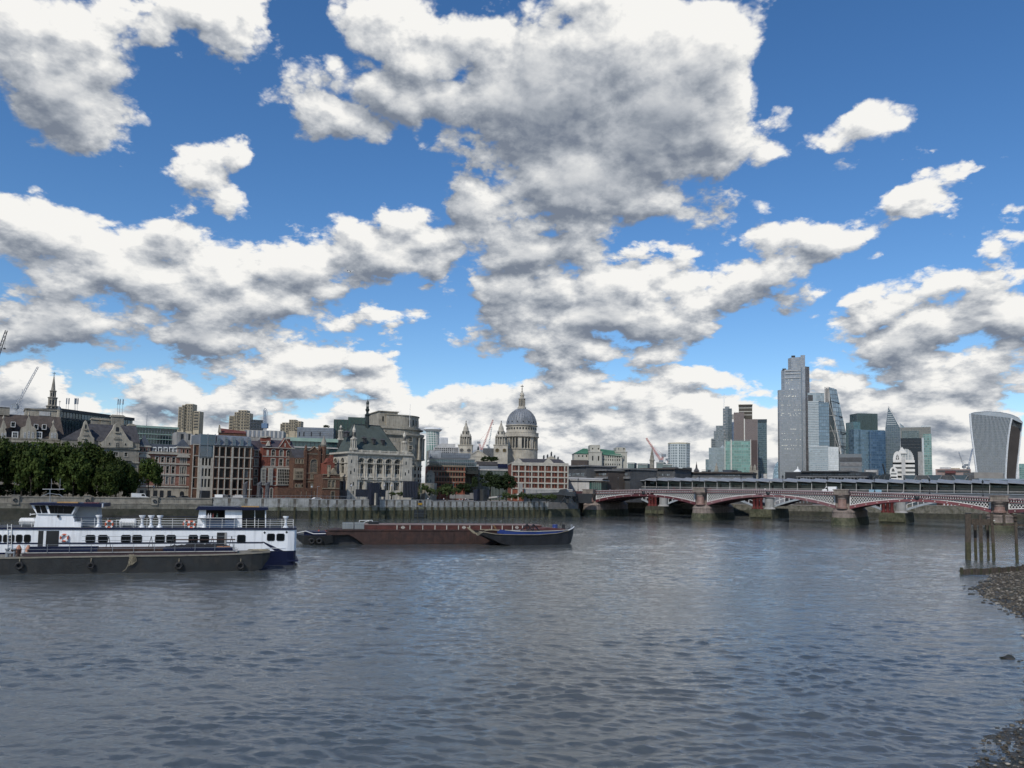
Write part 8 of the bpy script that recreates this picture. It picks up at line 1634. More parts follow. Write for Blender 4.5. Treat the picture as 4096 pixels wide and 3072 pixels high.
for i, (px, lab) in enumerate(((393,'white hourglass deck table just behind the wheelhouse casing'),(567,'white hourglass deck table right beside the caged liferaft'),(603,'white hourglass deck table between two others amidships'),(638,'white hourglass deck table, rightmost of the three amidships'),(815,'white hourglass deck table in front of the deck bar'),(1142,'white hourglass deck table alone on the stern deck'))):
    o = bpy.data.objects.new('deck_table', tbm); COL.objects.link(o); sm(o); tag(o, lab, 'table', 'white deck tables on the boat'); o.location = f.o+f.d*f.X(px,2110,.9)+f.n*.9+Vector((0,0,zd+.26))
def buoy(px, py, y, lab):
    x, z = f.L(px, py, y); b_ = thing('lifebuoy', lab, 'lifebuoy', f.o+f.d*x+f.n*y+Vector((0,0,z)), f.rz, 'orange lifebuoys on the white boat'); mb = MB(); mb.torus((0,0,0), .44, .11); part(mb, 'ring', orange, b_, smooth=True)
    for k in range(4): a = PI/4+k*PI/2; mb = MB(); mb.box(-.12,.12,-.12,.12,-.13,.13); o = part(mb, 'band', white, b_); o.location = (.44*math.cos(a), 0, .44*math.sin(a)); o.rotation_euler = (0,-a,0)
buoy(437,2097,.0,'orange lifebuoy on the upper rail left of the caged liferaft'); buoy(257,2151,-.16,'orange lifebuoy on the white hull side right of the wide doorway'); buoy(747,2095,6.5,'orange lifebuoy on the far rail, left of the pair before the deckhouse'); buoy(766,2098,-.02,'orange lifebuoy on the near rail beside the deckhouse')
for px0, px1, y0, y1, yy, lab in ((76,139,2071,2103,1.2,'white ribbed liferaft canister left of the wheelhouse'),(478,541,2075,2107,1.1,'white ribbed liferaft canister in a cage amidships')):
    xa, zb = f.L(px0, y0, yy); xb, za = f.L(px1, y1, yy); r_ = (zb-za)/2; b_ = thing('liferaft_canister', lab, 'liferaft', f.o+f.d*((xa+xb)/2)+f.n*(yy+r_)+Vector((0,0,(za+zb)/2)), f.rz, 'liferaft canisters'); hw = (xb-xa)/2
    mb = MB(); n_ = 9; prof = [(r_*.75,-hw)]+[(r_*(1.0 if k%2 else .93), -hw+.1+(2*hw-.2)*k/(n_*2)) for k in range(n_*2+1)]+[(r_*.75,hw)]; mb.lathe(prof, n=16); o = part(mb, 'canister', white, b_); o.rotation_euler = (0,PI/2,0)
    mb = MB(); mb.box(-hw-.05,hw+.05,-r_*1.03,r_*1.03,-.05,.05); part(mb, 'joint_band', concr_l, b_); mb = MB()
    for s_ in (-1,1): mb.path([(s_*hw*.55,-r_,-r_*.3),(s_*hw*.7,-r_,-r_-.35),(s_*hw*.4,-r_,-r_-.35)], .04, 4)
    part(mb, 'cradle', white, b_)
mb = MB()
for px in (465,478,541,556): mb.tube(P(px,2079,.9),P(px,2117,.9),.035,4)
mb.tube(P(465,2080,.9),P(480,2080,.9),.035,4); mb.tube(P(541,2081,.9),P(556,2082,.9),.035,4); part(mb, 'raft_cage', white, t)
mb = MB()
for px in (30,46): mb.tube(P(px,2096,-.1),P(px,2197,-.1),.045,4)
for k in range(8): mb.tube(P(30,2105+12*k,-.1),P(46,2105+12*k,-.1),.03,4)
part(mb, 'ladder', white, t)

# grey barge moored in front
a_, c_ = at(0,2293,95.5), at(1079,2268,105.5); f = wall_frame((a_.x,a_.y), (c_.x,c_.y)); XE = f.w
t = thing('grey_barge', 'long dark grey barge with tyres hung on its side in front of the white boat', 'barge', f.o, f.rz)
zg = lambda x: f.Z(0,2235)+.12*math.sin(x*.08)+(max(0,(x-XE+12))/12)**2*.35
stn = [(-14,.0,5.,-.6)]+[(XE*k/14,0.,5.,-.6) for k in range(13)]+[(XE-2.4,.1,4.9,-.5),(XE-1.0,.4,4.6,.3),(XE,.9,4.1,zg(XE)-.7)]
mb = MB(); mb.loft([[(x,ya+.12,zk_),(x,ya,zg(x)),(x,yb,zg(x)),(x,yb-.12,zk_)] for x, ya, yb, zk_ in stn]); part(mb, 'hull', hullg, t)
mb = MB(); mb.loft([[(x,ya-.1,zg(x)-.02),(x,ya-.1,zg(x)+.13),(x,yb+.1,zg(x)+.13),(x,yb+.1,zg(x)-.02)] for x, ya, yb, zk_ in stn]); part(mb, 'gunwale', M('dirty_buff', (.20,.185,.15), .8, var=.3, scale=1.5), t)
x0, x1 = f.X(82,2230), f.X(945,2230); zb_ = zg(10)+.13; mb = MB(); mb.box(x0, x1, .6, 4.4, zb_, zb_+.38); part(mb, 'coaming', M('purple_brown', (.05,.03,.035), .7, var=.4, scale=1.), t); mb = MB(); mb.box(x0-.1, x1+.1, .5, 4.5, zb_+.381, zb_+.46); part(mb, 'coaming_edge', concr_l, t)
mb = MB(); mb.box(x0+.5, x1-8, .75, 4.2, zb_+.46, zb_+.85); part(mb, 'hatch_boards', rust, t); mb = MB(); mb.box(f.X(110,2200), f.X(385,2200), .72, 1.6, zb_+.47, zb_+1.15); mb.box(f.X(650,2200), f.X(930,2200), .7, 1.6, zb_+.47, zb_+.95); part(mb, 'navy_sheeting', navy, t)
rl = MB()
for z_ in (.95,1.5): rl.tube((x0,.45,zb_+z_-.1),(x1,.45,zb_+z_-.1+.1),.03,4)
for z_ in (1.3,1.9,2.55): rl.tube((f.X(300,2200),3.8,zb_+z_*.8+.2),(x1,3.8,zb_+z_*.8+.2),.03,4)
part(rl, 'handrails', greym, t)
for i in range(11): x = x0+.3+(x1-x0-.6)*i/10; mb = MB(); mb.tube((x,.45,zb_+.4),(x,.45,zb_+1.5),.035,4); part(mb, 'stanchion', greym, t)
for px in (433,603,690,770,848,925): x = f.X(px,2190,3.); mb = MB(); mb.tube((x-.35,3.,zb_+.5),(x,3.,zb_+2.3),.05,4); mb.tube((x+.35,3.,zb_+.5),(x,3.,zb_+2.3),.05,4); part(mb, 'trestle', darkm, t)
mb = MB(); mb.box(f.X(695,2172,3.), f.X(940,2172,3.), 2.9, 3.1, zb_+1.75, zb_+1.9); part(mb, 'rusty_beam', rust, t)
rn = random.Random(2); mb = MB(); N_ = 26; xa, xb = f.X(662,2190,1.5), f.X(925,2190,1.5)
mb.loft([[(xa+(xb-xa)*k/N_, 1.2, zb_+.5)]+[(xa+(xb-xa)*k/N_, 1.3+.5*j, zb_+.8+(.35+.25*rn.random())*math.sin(PI*min(1,max(0.05,k/N_)))**.4) for j in range(4)]+[(xa+(xb-xa)*k/N_, 3.1, zb_+.5)] for k in range(N_+1)])
o = tag(part(mb, 'tarpaulin_heap', M('black_tarpaulin', (.014,.014,.016), .7, var=.4, scale=2., bump=.6), None, smooth=True), 'crumpled black tarpaulin heap on the right half of the grey barge', 'tarpaulin'); o.location = f.o; o.rotation_euler = (0,0,f.rz)
for px, r_, lab in ((77,.52,'black tyre fender near the left end of the grey barge'),(363,.44,'black tyre fender second from the left on the grey barge'),(715,.52,'black tyre fender third from the left on the grey barge'),(962,.55,'black tyre fender at the right end of the grey barge')):
    x, z = f.L(px, 2263, -.2); b_ = thing('tyre_fender', lab, 'tyre', f.o+f.d*x+f.n*-.22+Vector((0,0,z)), f.rz, 'tyre fenders on the grey barge'); mb = MB(); mb.torus((0,0,0), r_*.7, r_*.3); part(mb, 'tyre', rubber, b_, smooth=True); mb = MB(); mb.path([(0,-.05,r_),(0,.1,.95)], .04, 4); part(mb, 'hanging_rope', rope, b_)
def stroke_text(txt, x, z, h, y, m_, par):
    G = {'M':[[(0,0),(0,1),(.4,.4),(.8,1),(.8,0)]],'S':[[(.7,.9),(.35,1),(.05,.8),(.15,.55),(.6,.42),(.7,.2),(.4,0),(.02,.1)]]}
    for i, ch in enumerate(txt):
        for s_ in G[ch]: mb = MB(); mb.path([(x+(i*1.1+a)*h,y,z+c*h) for a, c in s_], h*.09, 4); part(mb, 'letter', m_, par)
x, z = f.L(500, 2229, .5); stroke_text('MS', x, z, .3, .56, trim, t)
mb = MB(); x, z = f.L(525, 2216, -.1)
for k in range(6): mb.path([(x+.1*k-.2,-.15,z),(x+.25*math.sin(k*2)-.1,-.25,z-.9-.12*k),(x+.15*k-.1,-.2,z-1.5+.12*k),(x+.1*k,-.15,z-.1)], .03, 4)
mb.path([(x-.1,-.2,z-.8),(x-.5,-.2,z-1.9),(x-.9,-.2,z-2.2)], .035, 4); o = tag(part(mb, 'rope_coil', rope, None), 'tangled pale mooring rope hanging over the side of the grey barge', 'rope'); o.location = f.o; o.rotation_euler = (0,0,f.rz)
for px, w_, hh_, m_, nm, lab in ((42,.9,1.0,greym,'winch','grey mooring winch at the left end of the grey barge'),(62,.7,.9,rust,'bollard','rusty twin bollard beside the winch on the grey barge')):
    x = f.X(px,2220,1.2); b_ = thing(nm, lab, nm, f.o+f.d*x+f.n*1.2+Vector((0,0,zg(x)+.13)), f.rz)
    for s_ in (-1,1): mb = MB(); mb.lathe([(.2,0),(.2,hh_*.8),(.28,hh_*.85),(.28,hh_)], (s_*w_*.4,0), 10); part(mb, 'post', m_, b_)
    mb = MB(); mb.tube((-w_*.5,0,hh_*.5),(w_*.5,0,hh_*.5),.22 if nm == 'winch' else .08,10); part(mb, 'drum', m_, b_)
mb = MB(); x, z = f.L(75,2196,2.); mb.lathe([(.3,-.6),(.35,0),(.12,.5)], (x,2.), 8); mb2 = None; mb.v = [(a,b_,c+z) for a,b_,c in mb.v]; o = tag(part(mb, 'fender_buoy', M('peach_buoy', (.45,.22,.14), .6, var=.2), None, smooth=True), 'peach coloured fender buoy hanging at the left end of the grey barge', 'buoy', 'peach buoys'); o.location = f.o; o.rotation_euler = (0,0,f.rz)
o2 = copy_tree(o, None, 'second peach fender buoy, right of the first on the grey barge'); o2.location = f.o+f.d*1.05
for k, px in enumerate((880,908)): mb = MB(); x, z = f.L(px,2190,1.); mb.tube((x-.42,1.,z),(x+.42,1.,z),.17,10); o = tag(part(mb, 'orange_cylinder', M('dull_orange', (.38,.17,.08), .6, var=.2), None), ('left','right')[k]+' orange gas cylinder lying beside the black tarpaulin', 'cylinder', 'orange cylinders'); o.location = f.o; o.rotation_euler = (0,0,f.rz)
rn = random.Random(8); mb = MB(); x0 = f.X(985,2210,1.)
for k in range(5): mb.path([(x0+rn.random()*3,1+rn.random()*2,zg(XE)+.2+rn.random()*.15) for _ in range(5)], .06, 4)
o = tag(part(mb, 'mooring_ropes', rope, None), 'loose heap of mooring ropes on the bow deck of the grey barge', 'rope'); o.location = f.o; o.rotation_euler = (0,0,f.rz)

# rust red barge, blue barge, small grey boat
a_, c_ = at(1303,2178,154.), at(2170,2170,168.); f = wall_frame((a_.x,a_.y), (c_.x,c_.y)); WR = f.X(2075,2150)
t = thing('red_barge', 'long rust red steel barge with white ribbed coaming in mid river', 'barge', f.o, f.rz); zt_ = f.Z(1600,2119); x1 = f.X(1455,2178)
cur = [(f.X(1303,2140),f.Z(1303,2142)),(f.X(1395,2138),f.Z(1395,2139)),(f.X(1425,2150),f.Z(1425,2155)),(x1,0),(x1+.8,-.8)]
mb = MB(); mb.slab([(0,f.Z(1303,2128)),(f.X(1350,2119),zt_),(WR,zt_),(WR+1,1.5),(WR-1,-.8)]+cur[::-1], 0, 7.5); part(mb, 'hull', rust, t)
for k in range(14): x = x1+1+(WR-x1-2)*k/14; mb = MB(); mb.box(x, x+(WR-x1-2)/14-.05, -.04, 0, .1, zt_-.1); part(mb, 'hull_plate', rust, t)
mb = MB(); mb.box(-1.5, x1+1, 1.2, 6.5, -.6, f.Z(1395,2140)-.1); part(mb, 'stern_shadow_fill', hullb, t); mb = MB(); mb.box(-.1, WR+.1, -.15, .0, zt_-.25, zt_-.02); part(mb, 'rubbing_band', rust, t); xc0, xc1 = f.X(1458,2105,1), f.X(2166,2105,1); zc = f.Z(1700,2101,1); mb = MB(); mb.box(xc0, xc1, 1, 6.5, zt_-.01, zc); part(mb, 'coaming', rustr, t); mb = MB(); mb.box(xc0-.1, xc1+.1, .9, 6.6, zc, zc+.13); part(mb, 'coaming_rim', M('pinkish_rim', (.22,.15,.13), .7, var=.3), t)  # black box added under the stern overhang in place of its shadow
for px in (1588,1640,1691,1740,1787,1834,1879,1923,1967,2009,2050,2090): x = f.X(px,2110,.9); mb = MB(); mb.box(x-.07, x+.07, .86, .99, zt_, zc); part(mb, 'coaming_rib', cream, t)
for px in (1612,1856,2068): mb = MB(); x, z = f.L(px, 2110, .9); mb.torus((x,.95,z), .28, .06, n=12, m=4); mb.box(x-.42,x+.42,.93,.97,z-.06,z+.06); part(mb, 'painted_roundel', cream, t)
mb = MB()
for k in range(5): mb.tube(P(1978,2104,.4) if False else (f.X(1972+k*2.2,2102+k*4,.6),.6,f.Z(1972+k*2.2,2102+k*4,.6)),(f.X(1979+k*2.2,2102+k*4,.6),.6,f.Z(1979+k*2.2,2102+k*4,.6)),.05,4)
part(mb, 'ladder', pine, t)
for px0, px1, lab in ((1371,1414,'translucent grey caged water tank, left of two on the red barge'),(1418,1457,'translucent grey caged water tank, right of two on the red barge')):
    xa, za = f.L(px0, 2118, 1.); xb, zb = f.L(px1, 2090, 1.); b_ = thing('water_tank', lab, 'tank', f.o+f.d*xa+f.n*1.+Vector((0,0,zt_)), f.rz, 'caged water tanks'); w_, h_ = xb-xa, zb-zt_; mb = MB(); mb.box(.06,w_-.06,.06,1.8,.12,h_-.08); part(mb, 'tank', M('tank_plastic', (.30,.32,.31), .5, var=.2), b_); mb = MB()
    for k in range(5): mb.box(w_*k/4-.03, w_*k/4+.03, 0, .06, 0, h_); mb.box(0, w_, .0, .05, h_*k/4-.03, h_*k/4+.03)
    part(mb, 'cage', greym, b_); mb = MB(); mb.box(0,w_,0,1.8,-.0,.1); part(mb, 'pallet', wood, b_)
b_ = thing('white_frame', 'white tubular frame standing behind the water tanks on the red barge', 'frame', f.o, f.rz); mb = MB(); q = lambda a, c, y=3.: (f.X(a,c,y), y, f.Z(a,c,y))
for P0, P1 in (((1437,2082),(1490,2081)),((1437,2082),(1437,2100)),((1490,2081),(1490,2100)),((1475,2081),(1475,2100)),((1455,2090),(1475,2082)),((1455,2090),(1455,2100))): mb.tube(q(*P0), q(*P1), .07, 4)
part(mb, 'tubes', white, b_); b_ = thing('black_box', 'black open crate on the coaming of the red barge', 'crate', f.o, f.rz); mb = MB(); f.pbox(mb, 1476, 2087, 1515, 2101, 2., 4.); part(mb, 'crate', black, b_)
for px, y0, lab in ((1940,2068,'left broken pole with a lamp standing on the red barge'),(2018,2068,'right forked pole with a round top mark on the red barge')):
    b_ = thing('signal_pole', lab, 'pole', f.o, f.rz, 'poles on the red barge'); mb = MB(); mb.tube(q(px+2,2100,3),q(px,y0,3),.06,4); mb.tube(q(px+2,2092,3),q(px+10,2078,3),.05,4); part(mb, 'pole', darkm, b_); mb = MB(); x, z = f.L(px if px < 2000 else px-6, y0+3, 3); mb.box(x-.15,x+.15,2.85,3.15,z-.2,z+.2); part(mb, 'lamp', black, b_)
a_, c_ = at(1925,2175,157.), at(2318,2170,168.); f = wall_frame((a_.x,a_.y), (c_.x,c_.y)); WE = f.w
t = thing('blue_barge', 'black hulled barge with blue coaming and pointed stern at the right of the red barge', 'barge', f.o, f.rz)
prof = [(1925,2128,2131),(1950,2132,2146),(1985,2138,2162),(2012,2139,2176),(2060,2140,2185),(2150,2140,2185),(2230,2134,2185),(2280,2124,2184),(2300,2118,2172),(2312,2113,2140),(2318,2111,2118)]
hwid = [1.2,1.7,2.1,2.4,2.5,2.5,2.4,1.8,1.2,.6,.1]
mb = MB(); mb.loft([[(f.X(px,2140),2.5-hw,f.Z(px,yt)),(f.X(px,2140),2.5-hw*.85,f.Z(px,yb)),(f.X(px,2140),2.5+hw*.85,f.Z(px,yb)),(f.X(px,2140),2.5+hw,f.Z(px,yt))] for (px,yt,yb),hw in zip(prof,hwid)]); part(mb, 'hull', hullb, t)
mb = MB(); mb.path([(f.X(px,2140),2.4-hw,f.Z(px,yt)+.05) for (px,yt,yb),hw in zip(prof,hwid)], .09, 5); part(mb, 'gunwale', M('buff_gunwale', (.24,.21,.15), .7), t); mb = MB(); mb.path([(f.X(px,2140),2.4-hw,f.Z(px,yt)+.14) for (px,yt,yb),hw in zip(prof[7:],hwid[7:])], .13, 5); part(mb, 'white_bow_rail', white, t)
mb = MB(); C_ = [(2022,2121,2137),(2070,2126,2139),(2150,2126,2139),(2220,2124,2136),(2277,2120,2130)]; mb.loft([[(f.X(px,2130,.6),.6+.25*(i in (0,4)),f.Z(px,yb,.6)),(f.X(px,2130,.6),.6+.25*(i in (0,4)),f.Z(px,yt,.6)),(f.X(px,2130,.6),4.4,f.Z(px,yt,.6)),(f.X(px,2130,.6),4.4,f.Z(px,yb,.6))] for i,(px,yt,yb) in enumerate(C_)]); part(mb, 'coaming', M('royal_blue_paint', (.02,.045,.19), .45, var=.25), t)
mb = MB(); mb.path([(f.X(px,2130,.6),.55+.25*(i in (0,4)),f.Z(px,yt,.6)+.05) for i,(px,yt,yb) in enumerate(C_)], .08, 4); mb.path([(f.X(px,2120,4.3),4.3,f.Z(px,py,4.3)) for px,py in ((2022,2122),(2130,2120),(2198,2112))], .08, 4); part(mb, 'coaming_edge', cream, t)
mb = MB(); mb.slab([f.L(2100,2122,2), f.L(2265,2121,2), f.L(2255,2115,2), f.L(2200,2110,2), f.L(2150,2114,2)], 1.6, 4.2); part(mb, 'hatch', M('red_brown_hatch', (.11,.04,.035), .7, var=.3), t)
mb = MB(); q = lambda a, c, y=1.6: (f.X(a,c,y), y, f.Z(a,c,y))
for a, c in (((2080,2126),(2108,2096)),((2108,2096),(2108,2126)),((2108,2096),(2133,2126)),((2106,2127),(2134,2097)),((2134,2097),(2160,2126)),((2134,2097),(2132,2126))): mb.tube(q(*a), q(*c), .13, 5)
part(mb, 'strut_frame', black, t)
for px, m_, nm, lab in ((2220,MATS['royal_blue_paint'],'blue_drum','blue drum on the stern deck of the blue barge'),(2254,black,'black_bin','small black bin right of the blue drum on the barge stern'),(2286,greym,'grey_bollard','small grey bollard near the pointed stern of the blue barge')):
    x, z = f.L(px, 2111, 2.5); mb = MB(); r_ = {'blue_drum':.55,'black_bin':.32,'grey_bollard':.2}[nm]; mb.lathe([(r_,-.3),(r_*1.05,0),(r_,.05),(r_,.6),(r_*1.06,.65),(r_*1.06,.72)], n=12); o = tag(part(mb, nm, m_, None), lab, nm.split('_')[1]); o.location = f.o+f.d*x+f.n*2.5+Vector((0,0,z))
mb = MB()
for k in range(3): mb.path([q(1872-k*2,2108+k,.3),q(1895,2125+4*k,0),q(1910,2142-5*k,-.2),q(1935,2127,.2)], .08, 4)
for k in range(4): mb.path([(f.X(1930+rn.random()*70,2126,1.5),1+rn.random()*2,f.Z(1950,2124,1.5)+rn.random()*.3) for _ in range(5)], .09, 4)
o = tag(part(mb, 'mooring_ropes', rope, None), 'thick pale ropes looped between the red barge and the blue barge', 'rope'); o.location = f.o; o.rotation_euler = (0,0,f.rz)
a_, c_ = at(1180,2172,152.), at(1320,2172,153.); f = wall_frame((a_.x,a_.y), (c_.x,c_.y)); t = thing('small_grey_boat', 'small dark grey open boat with blue inside and tyres behind the white boat stern', 'boat', f.o, f.rz)
mb = MB(); mb.loft([[(f.X(px,2140),3-hw,f.Z(px,yt)),(f.X(px,2140),3-hw*.8,f.Z(px,yb)),(f.X(px,2140),3+hw*.8,f.Z(px,yb)),(f.X(px,2140),3+hw,f.Z(px,yt))] for px,yt,yb,hw in ((1176,2139,2150,.8),(1195,2141,2168,1.8),(1215,2143,2180,2.4),(1300,2144,2180,2.6),(1330,2140,2172,2.2))]); part(mb, 'hull', hullg, t)
mb = MB(); f.pbox(mb, 1216, 2126, 1305, 2142, 1.2, 5); part(mb, 'blue_coaming', navy, t); mb = MB(); q = lambda a, c, y=.8: (f.X(a,c,y), y, f.Z(a,c,y)); mb.path([q(1188,2131),q(1222,2124),q(1255,2135),q(1303,2134)], .08, 4); part(mb, 'white_rail', white, t)
for px in (1247,1277): x, z = f.L(px, 2164, .2); mb = MB(); mb.torus((x,.3,z), .45, .2); part(mb, 'tyre', rubber, t, smooth=True)
for px in (1272,1302): mb = MB(); f.pbox(mb, px, 2120, px+5, 2133, 3, 3.4); part(mb, 'post', orange, t)

# ================================================================== trees
def crown_mesh(name, m_, seed, N=2600, ls=.085, clumps=46, rag=.25):
    r = np.random.default_rng(seed); d = r.normal(size=(clumps,3)); d /= np.linalg.norm(d, axis=1)[:,None]; d[:,2] = np.where(d[:,2] < -.55, -d[:,2]*.6, d[:,2])
    C = d*(.45+.42*r.random(clumps)**.6)[:,None]; cr = .20+.16*r.random(clumps)
    i = r.integers(0, clumps, N); v = r.normal(size=(N,3)); v /= np.linalg.norm(v, axis=1)[:,None]; P = C[i]+v*(cr[i]*(.55+.5*r.random(N)))[:,None]*np.array([1,1,.8])
    nrm = v+r.normal(size=(N,3))*.55+np.array([0,0,.35]); nrm /= np.linalg.norm(nrm, axis=1)[:,None]; a = np.cross(nrm, r.normal(size=(N,3))); a /= np.linalg.norm(a, axis=1)[:,None]; b_ = np.cross(nrm, a); s = ls*(.6+.8*r.random(N))[:,None]
    V = np.stack([P-a*s, P-b_*s*.6, P+a*s, P+b_*s*.6], 1).reshape(-1,3); me = bpy.data.meshes.new(name); me.vertices.add(len(V)); me.vertices.foreach_set('co', V.astype(np.float32).ravel())
    me.loops.add(len(V)); me.loops.foreach_set('vertex_index', np.arange(len(V), dtype=np.int32)); me.polygons.add(N); me.polygons.foreach_set('loop_start', np.arange(0,len(V),4,dtype=np.int32)); me.polygons.foreach_set('loop_total', np.full(N,4,np.int32)); me.update(); me.materials.append(m_); return me
CR = {('d',k): crown_mesh('crown', leafd, k, 4200, .075, 60) for k in range(3)}; CR.update({('k',k): crown_mesh('crown', leafk, 10+k, 3000) for k in range(2)}); CR.update({('l',k): crown_mesh('crown', leafl, 20+k, 1500, .10, 26) for k in range(3)})
tk = MB(); tk.lathe([(.30,0),(.2,.25),(.15,.8),(.11,1.)], n=8)
rn = random.Random(3)
for k in range(5): a = k*1.26; tk.tube((0,0,.72),(.9*math.cos(a),.9*math.sin(a),1.5),.08,5,.02)
TKM = tk.mesh('trunk', bark)
def tree(px, ytop, ybot, rpx, D, kind, lab, group, ybase=None, z=GZ, var=None, name='tree'):
    c = at(px, ybot, D); s = D/F; zt_, zb = at(px, ytop, D).z, at(px, ybot, D).z; t = thing(name, lab, 'tree', (c.x, D, z), rn.random()*6, group)
    o = bpy.data.objects.new('trunk', TKM); COL.objects.link(o); o.parent = t; h = max(1., (zb+zt_)/2-z); o.scale = (rpx*s*.5, rpx*s*.5, h); o.scale = (max(.5,rpx*s*.22),)*2+(h*.8,)
    o = bpy.data.objects.new('crown', CR[(kind, rn.randrange(2 if kind == 'k' else 3) if var is None else var)]); COL.objects.link(o); o.parent = t; o.location = (0,0,(zt_+zb)/2-z); o.scale = (rpx*s, rpx*s, (zt_-zb)/2); return t
G1 = 'plane trees along the old embankment'
for px, yt, yb, r, D, lab in ((-50,1752,1962,62,238,'plane tree cut off by the left frame edge'),(15,1748,1960,62,247,'tall plane tree at the left edge under the first small gable'),(85,1768,1965,58,243,'plane tree below the large curved stone gable'),(160,1766,1962,66,250,'broad plane tree below the second dormer window'),(245,1764,1962,64,252,'plane tree in front of the join between the two stone buildings'),
  (325,1768,1960,64,255,'plane tree below the narrower scrolled gable'),(398,1782,1962,56,258,'plane tree between the two scrolled gables'),(462,1832,1965,52,254,'lower plane tree below the wider scrolled gable'),(508,1858,1968,34,256,'small plane tree at the right end of the tree row'),(120,1800,1975,50,240,'low front plane tree between the lamp posts at the left'),(290,1810,1975,52,244,'low front plane tree behind the wheelhouse'),(425,1850,1978,44,246,'low front plane tree near the right end of the row')):
    tree(px, yt-4, yb+(34 if yt > 1795 else 22), r*1.25, D, 'd', lab, G1)
tree(592, 1832, 1972, 50, 262, 'd', 'single tree standing apart in front of the banded hotel', None)
tree(1962, 1884, 1962, 46, 352, 'k', 'dark dense tree, left of the big pair before the ribbed glass building', 'dark trees before the glass building'); tree(2026, 1888, 1968, 40, 350, 'k', 'dark dense tree touching the orange brick block, right of the big pair', 'dark trees before the glass building'); tree(1998,1900,1972,36,348,'k','dark low tree between the big dark pair','dark trees before the glass building')
tree(1898, 1900, 1960, 15, 352, 'k', 'narrow dark cypress left of the big dark trees', None, name='cypress_tree'); tree(1855, 1928, 1982, 34, 350, 'k', 'dark bushy tree below the banded office right end', 'dark bushes on the riverside'); tree(1790,1930,1980,30,352,'k','dark bush behind the young trees under the banded office','dark bushes on the riverside')
for px, yt, r, D, lab in ((30,1925,34,246,'dark shrub added as shade between the trunks below the leftmost plane trees'),(105,1930,32,247,'dark shrub added as shade behind the mast of the wheelhouse'),(190,1928,36,248,'dark shrub added as shade between the trunks right of the boat mast'),(270,1932,32,250,'dark shrub added as shade below the middle of the plane trees'),(350,1938,30,252,'dark shrub added as shade below the narrower scrolled gable'),(430,1942,28,254,'dark shrub added as shade near the right end of the plane trees'),(515,1950,22,256,'dark low shrub added as shade left of the parked white van')):
    tree(px, yt, 1996, r*1.3, D, 'k', lab, 'dark shrubs added for the shade under the plane trees', name='shrub')  # bushes added to stand in for the deep shade between the trunks
G2 = 'young trees behind the new river wall'
for px, yt, yb, r, D, lab in ((1658,1962,1990,20,318,'low shrub right of the fluted dark panel'),(1697,1932,1992,24,320,'young tree in front of the curved stone office corner'),(1728,1950,1992,18,322,'young tree, second right of the dark fluted panel'),(1760,1946,1994,18,322,'young tree below the ornate cream house'),(1786,1938,1992,22,322,'taller young tree below the middle of the banded office'),(1822,1946,1990,17,322,'slender young tree left of the seated people'),
  (1600,1966,1990,18,316,'low shrub left of the fluted dark panel'),(1568,1966,1990,18,314,'low shrub below the stone hall right end'),(2024,1966,2006,22,332,'young tree, leftmost of the row beside the bridge'),(2052,1972,2006,18,333,'young tree, second of the row beside the bridge'),(2090,1966,2006,20,334,'young tree, third of the row beside the bridge'),(2124,1974,2006,18,335,'young tree, fourth of the row beside the bridge'),(2155,1972,2006,18,336,'young tree, fifth of the row beside the bridge'),(2186,1978,2006,16,336,'young tree, sixth of the row beside the bridge'),(2212,1972,2006,16,337,'young tree, rightmost of the row beside the bridge')):
    tree(px, yt, yb, r, D, 'l', lab, G2)
for px in (1938,1958,1978): tree(px, 1824, 1850, 16, 700, 'k', 'dark treetop before the cathedral nave, '+{1938:'left',1958:'middle',1978:'right'}[px]+' of three', 'treetops before the cathedral')
o = bpy.data.objects.new('roof_bush', CR[('k',0)]); COL.objects.link(o); c = at(1305,1706,386); o.location = c; o.scale = (1.6,1.6,.9); tag(o, 'dome shaped dark bush on the zinc clad roof', 'bush')
hd = MB(); 
# ================================================================== things along the embankment
def panel(nm, lab, px0, px1, y0, y1, D, m_, depth=1.2, D2=None, flutes=0):
    f = Frame(px0, px1, D, D2 or D+2, py=y1, z=0); t = f.thing(nm, lab, nm.split('_')[-1]); zb, zt_ = f.Z(px0,y1), f.Z(px0,y0); mb = MB(); mb.box(0, f.w, 0, depth, zb, zt_); part(mb, 'slab', m_, t)
    for i in range(flutes): x = f.w*(i+.5)/flutes; mb = MB(); mb.lathe([(f.w/flutes*.45,zb),(f.w/flutes*.45,zt_)], (x,0), 8); part(mb, 'flute', m_, t)
    for i in range(1, 5 if not flutes else 1): x = f.w*i/5; mb = MB(); mb.box(x-.04, x+.04, -.03, 0, zb, zt_); part(mb, 'seam', black, t)
    return f, t
panel('dark_hoarding', 'low wide dark blue slab before the stone hall', 1424, 1482, 1957, 1987, 292, navyd); panel('dark_hoarding', 'low dark blue slab right of the tall upright slab', 1517, 1542, 1958, 1987, 296, navyd)
panel('dark_monolith', 'tall dark blue upright slab standing through the river wall before the stone hall', 1483, 1516, 1931, 2020, 286, navyd, 3.); panel('stone_post', 'thin pale stone post against the tall dark slab', 1503, 1509, 1972, 2021, 284, stone, .6)
panel('fluted_screen', 'dark fluted screen right of the stone hall', 1614, 1670, 1924, 1990, 305, navyd, 1.5, flutes=9)
panel('dark_monolith', 'left dark upright slab in front of the ramp', 1908, 1926, 1957, 2018, 322, navyd, 2.); panel('dark_monolith', 'right dark upright slab in front of the ramp', 1932, 1949, 1957, 2024, 322, M('bronze_grey', (.035,.036,.034), .6), 2.); panel('dark_hoarding', 'dark blue crosswise slab behind the two upright slabs', 1896, 1955, 1958, 1990, 326, navyd, 1.)
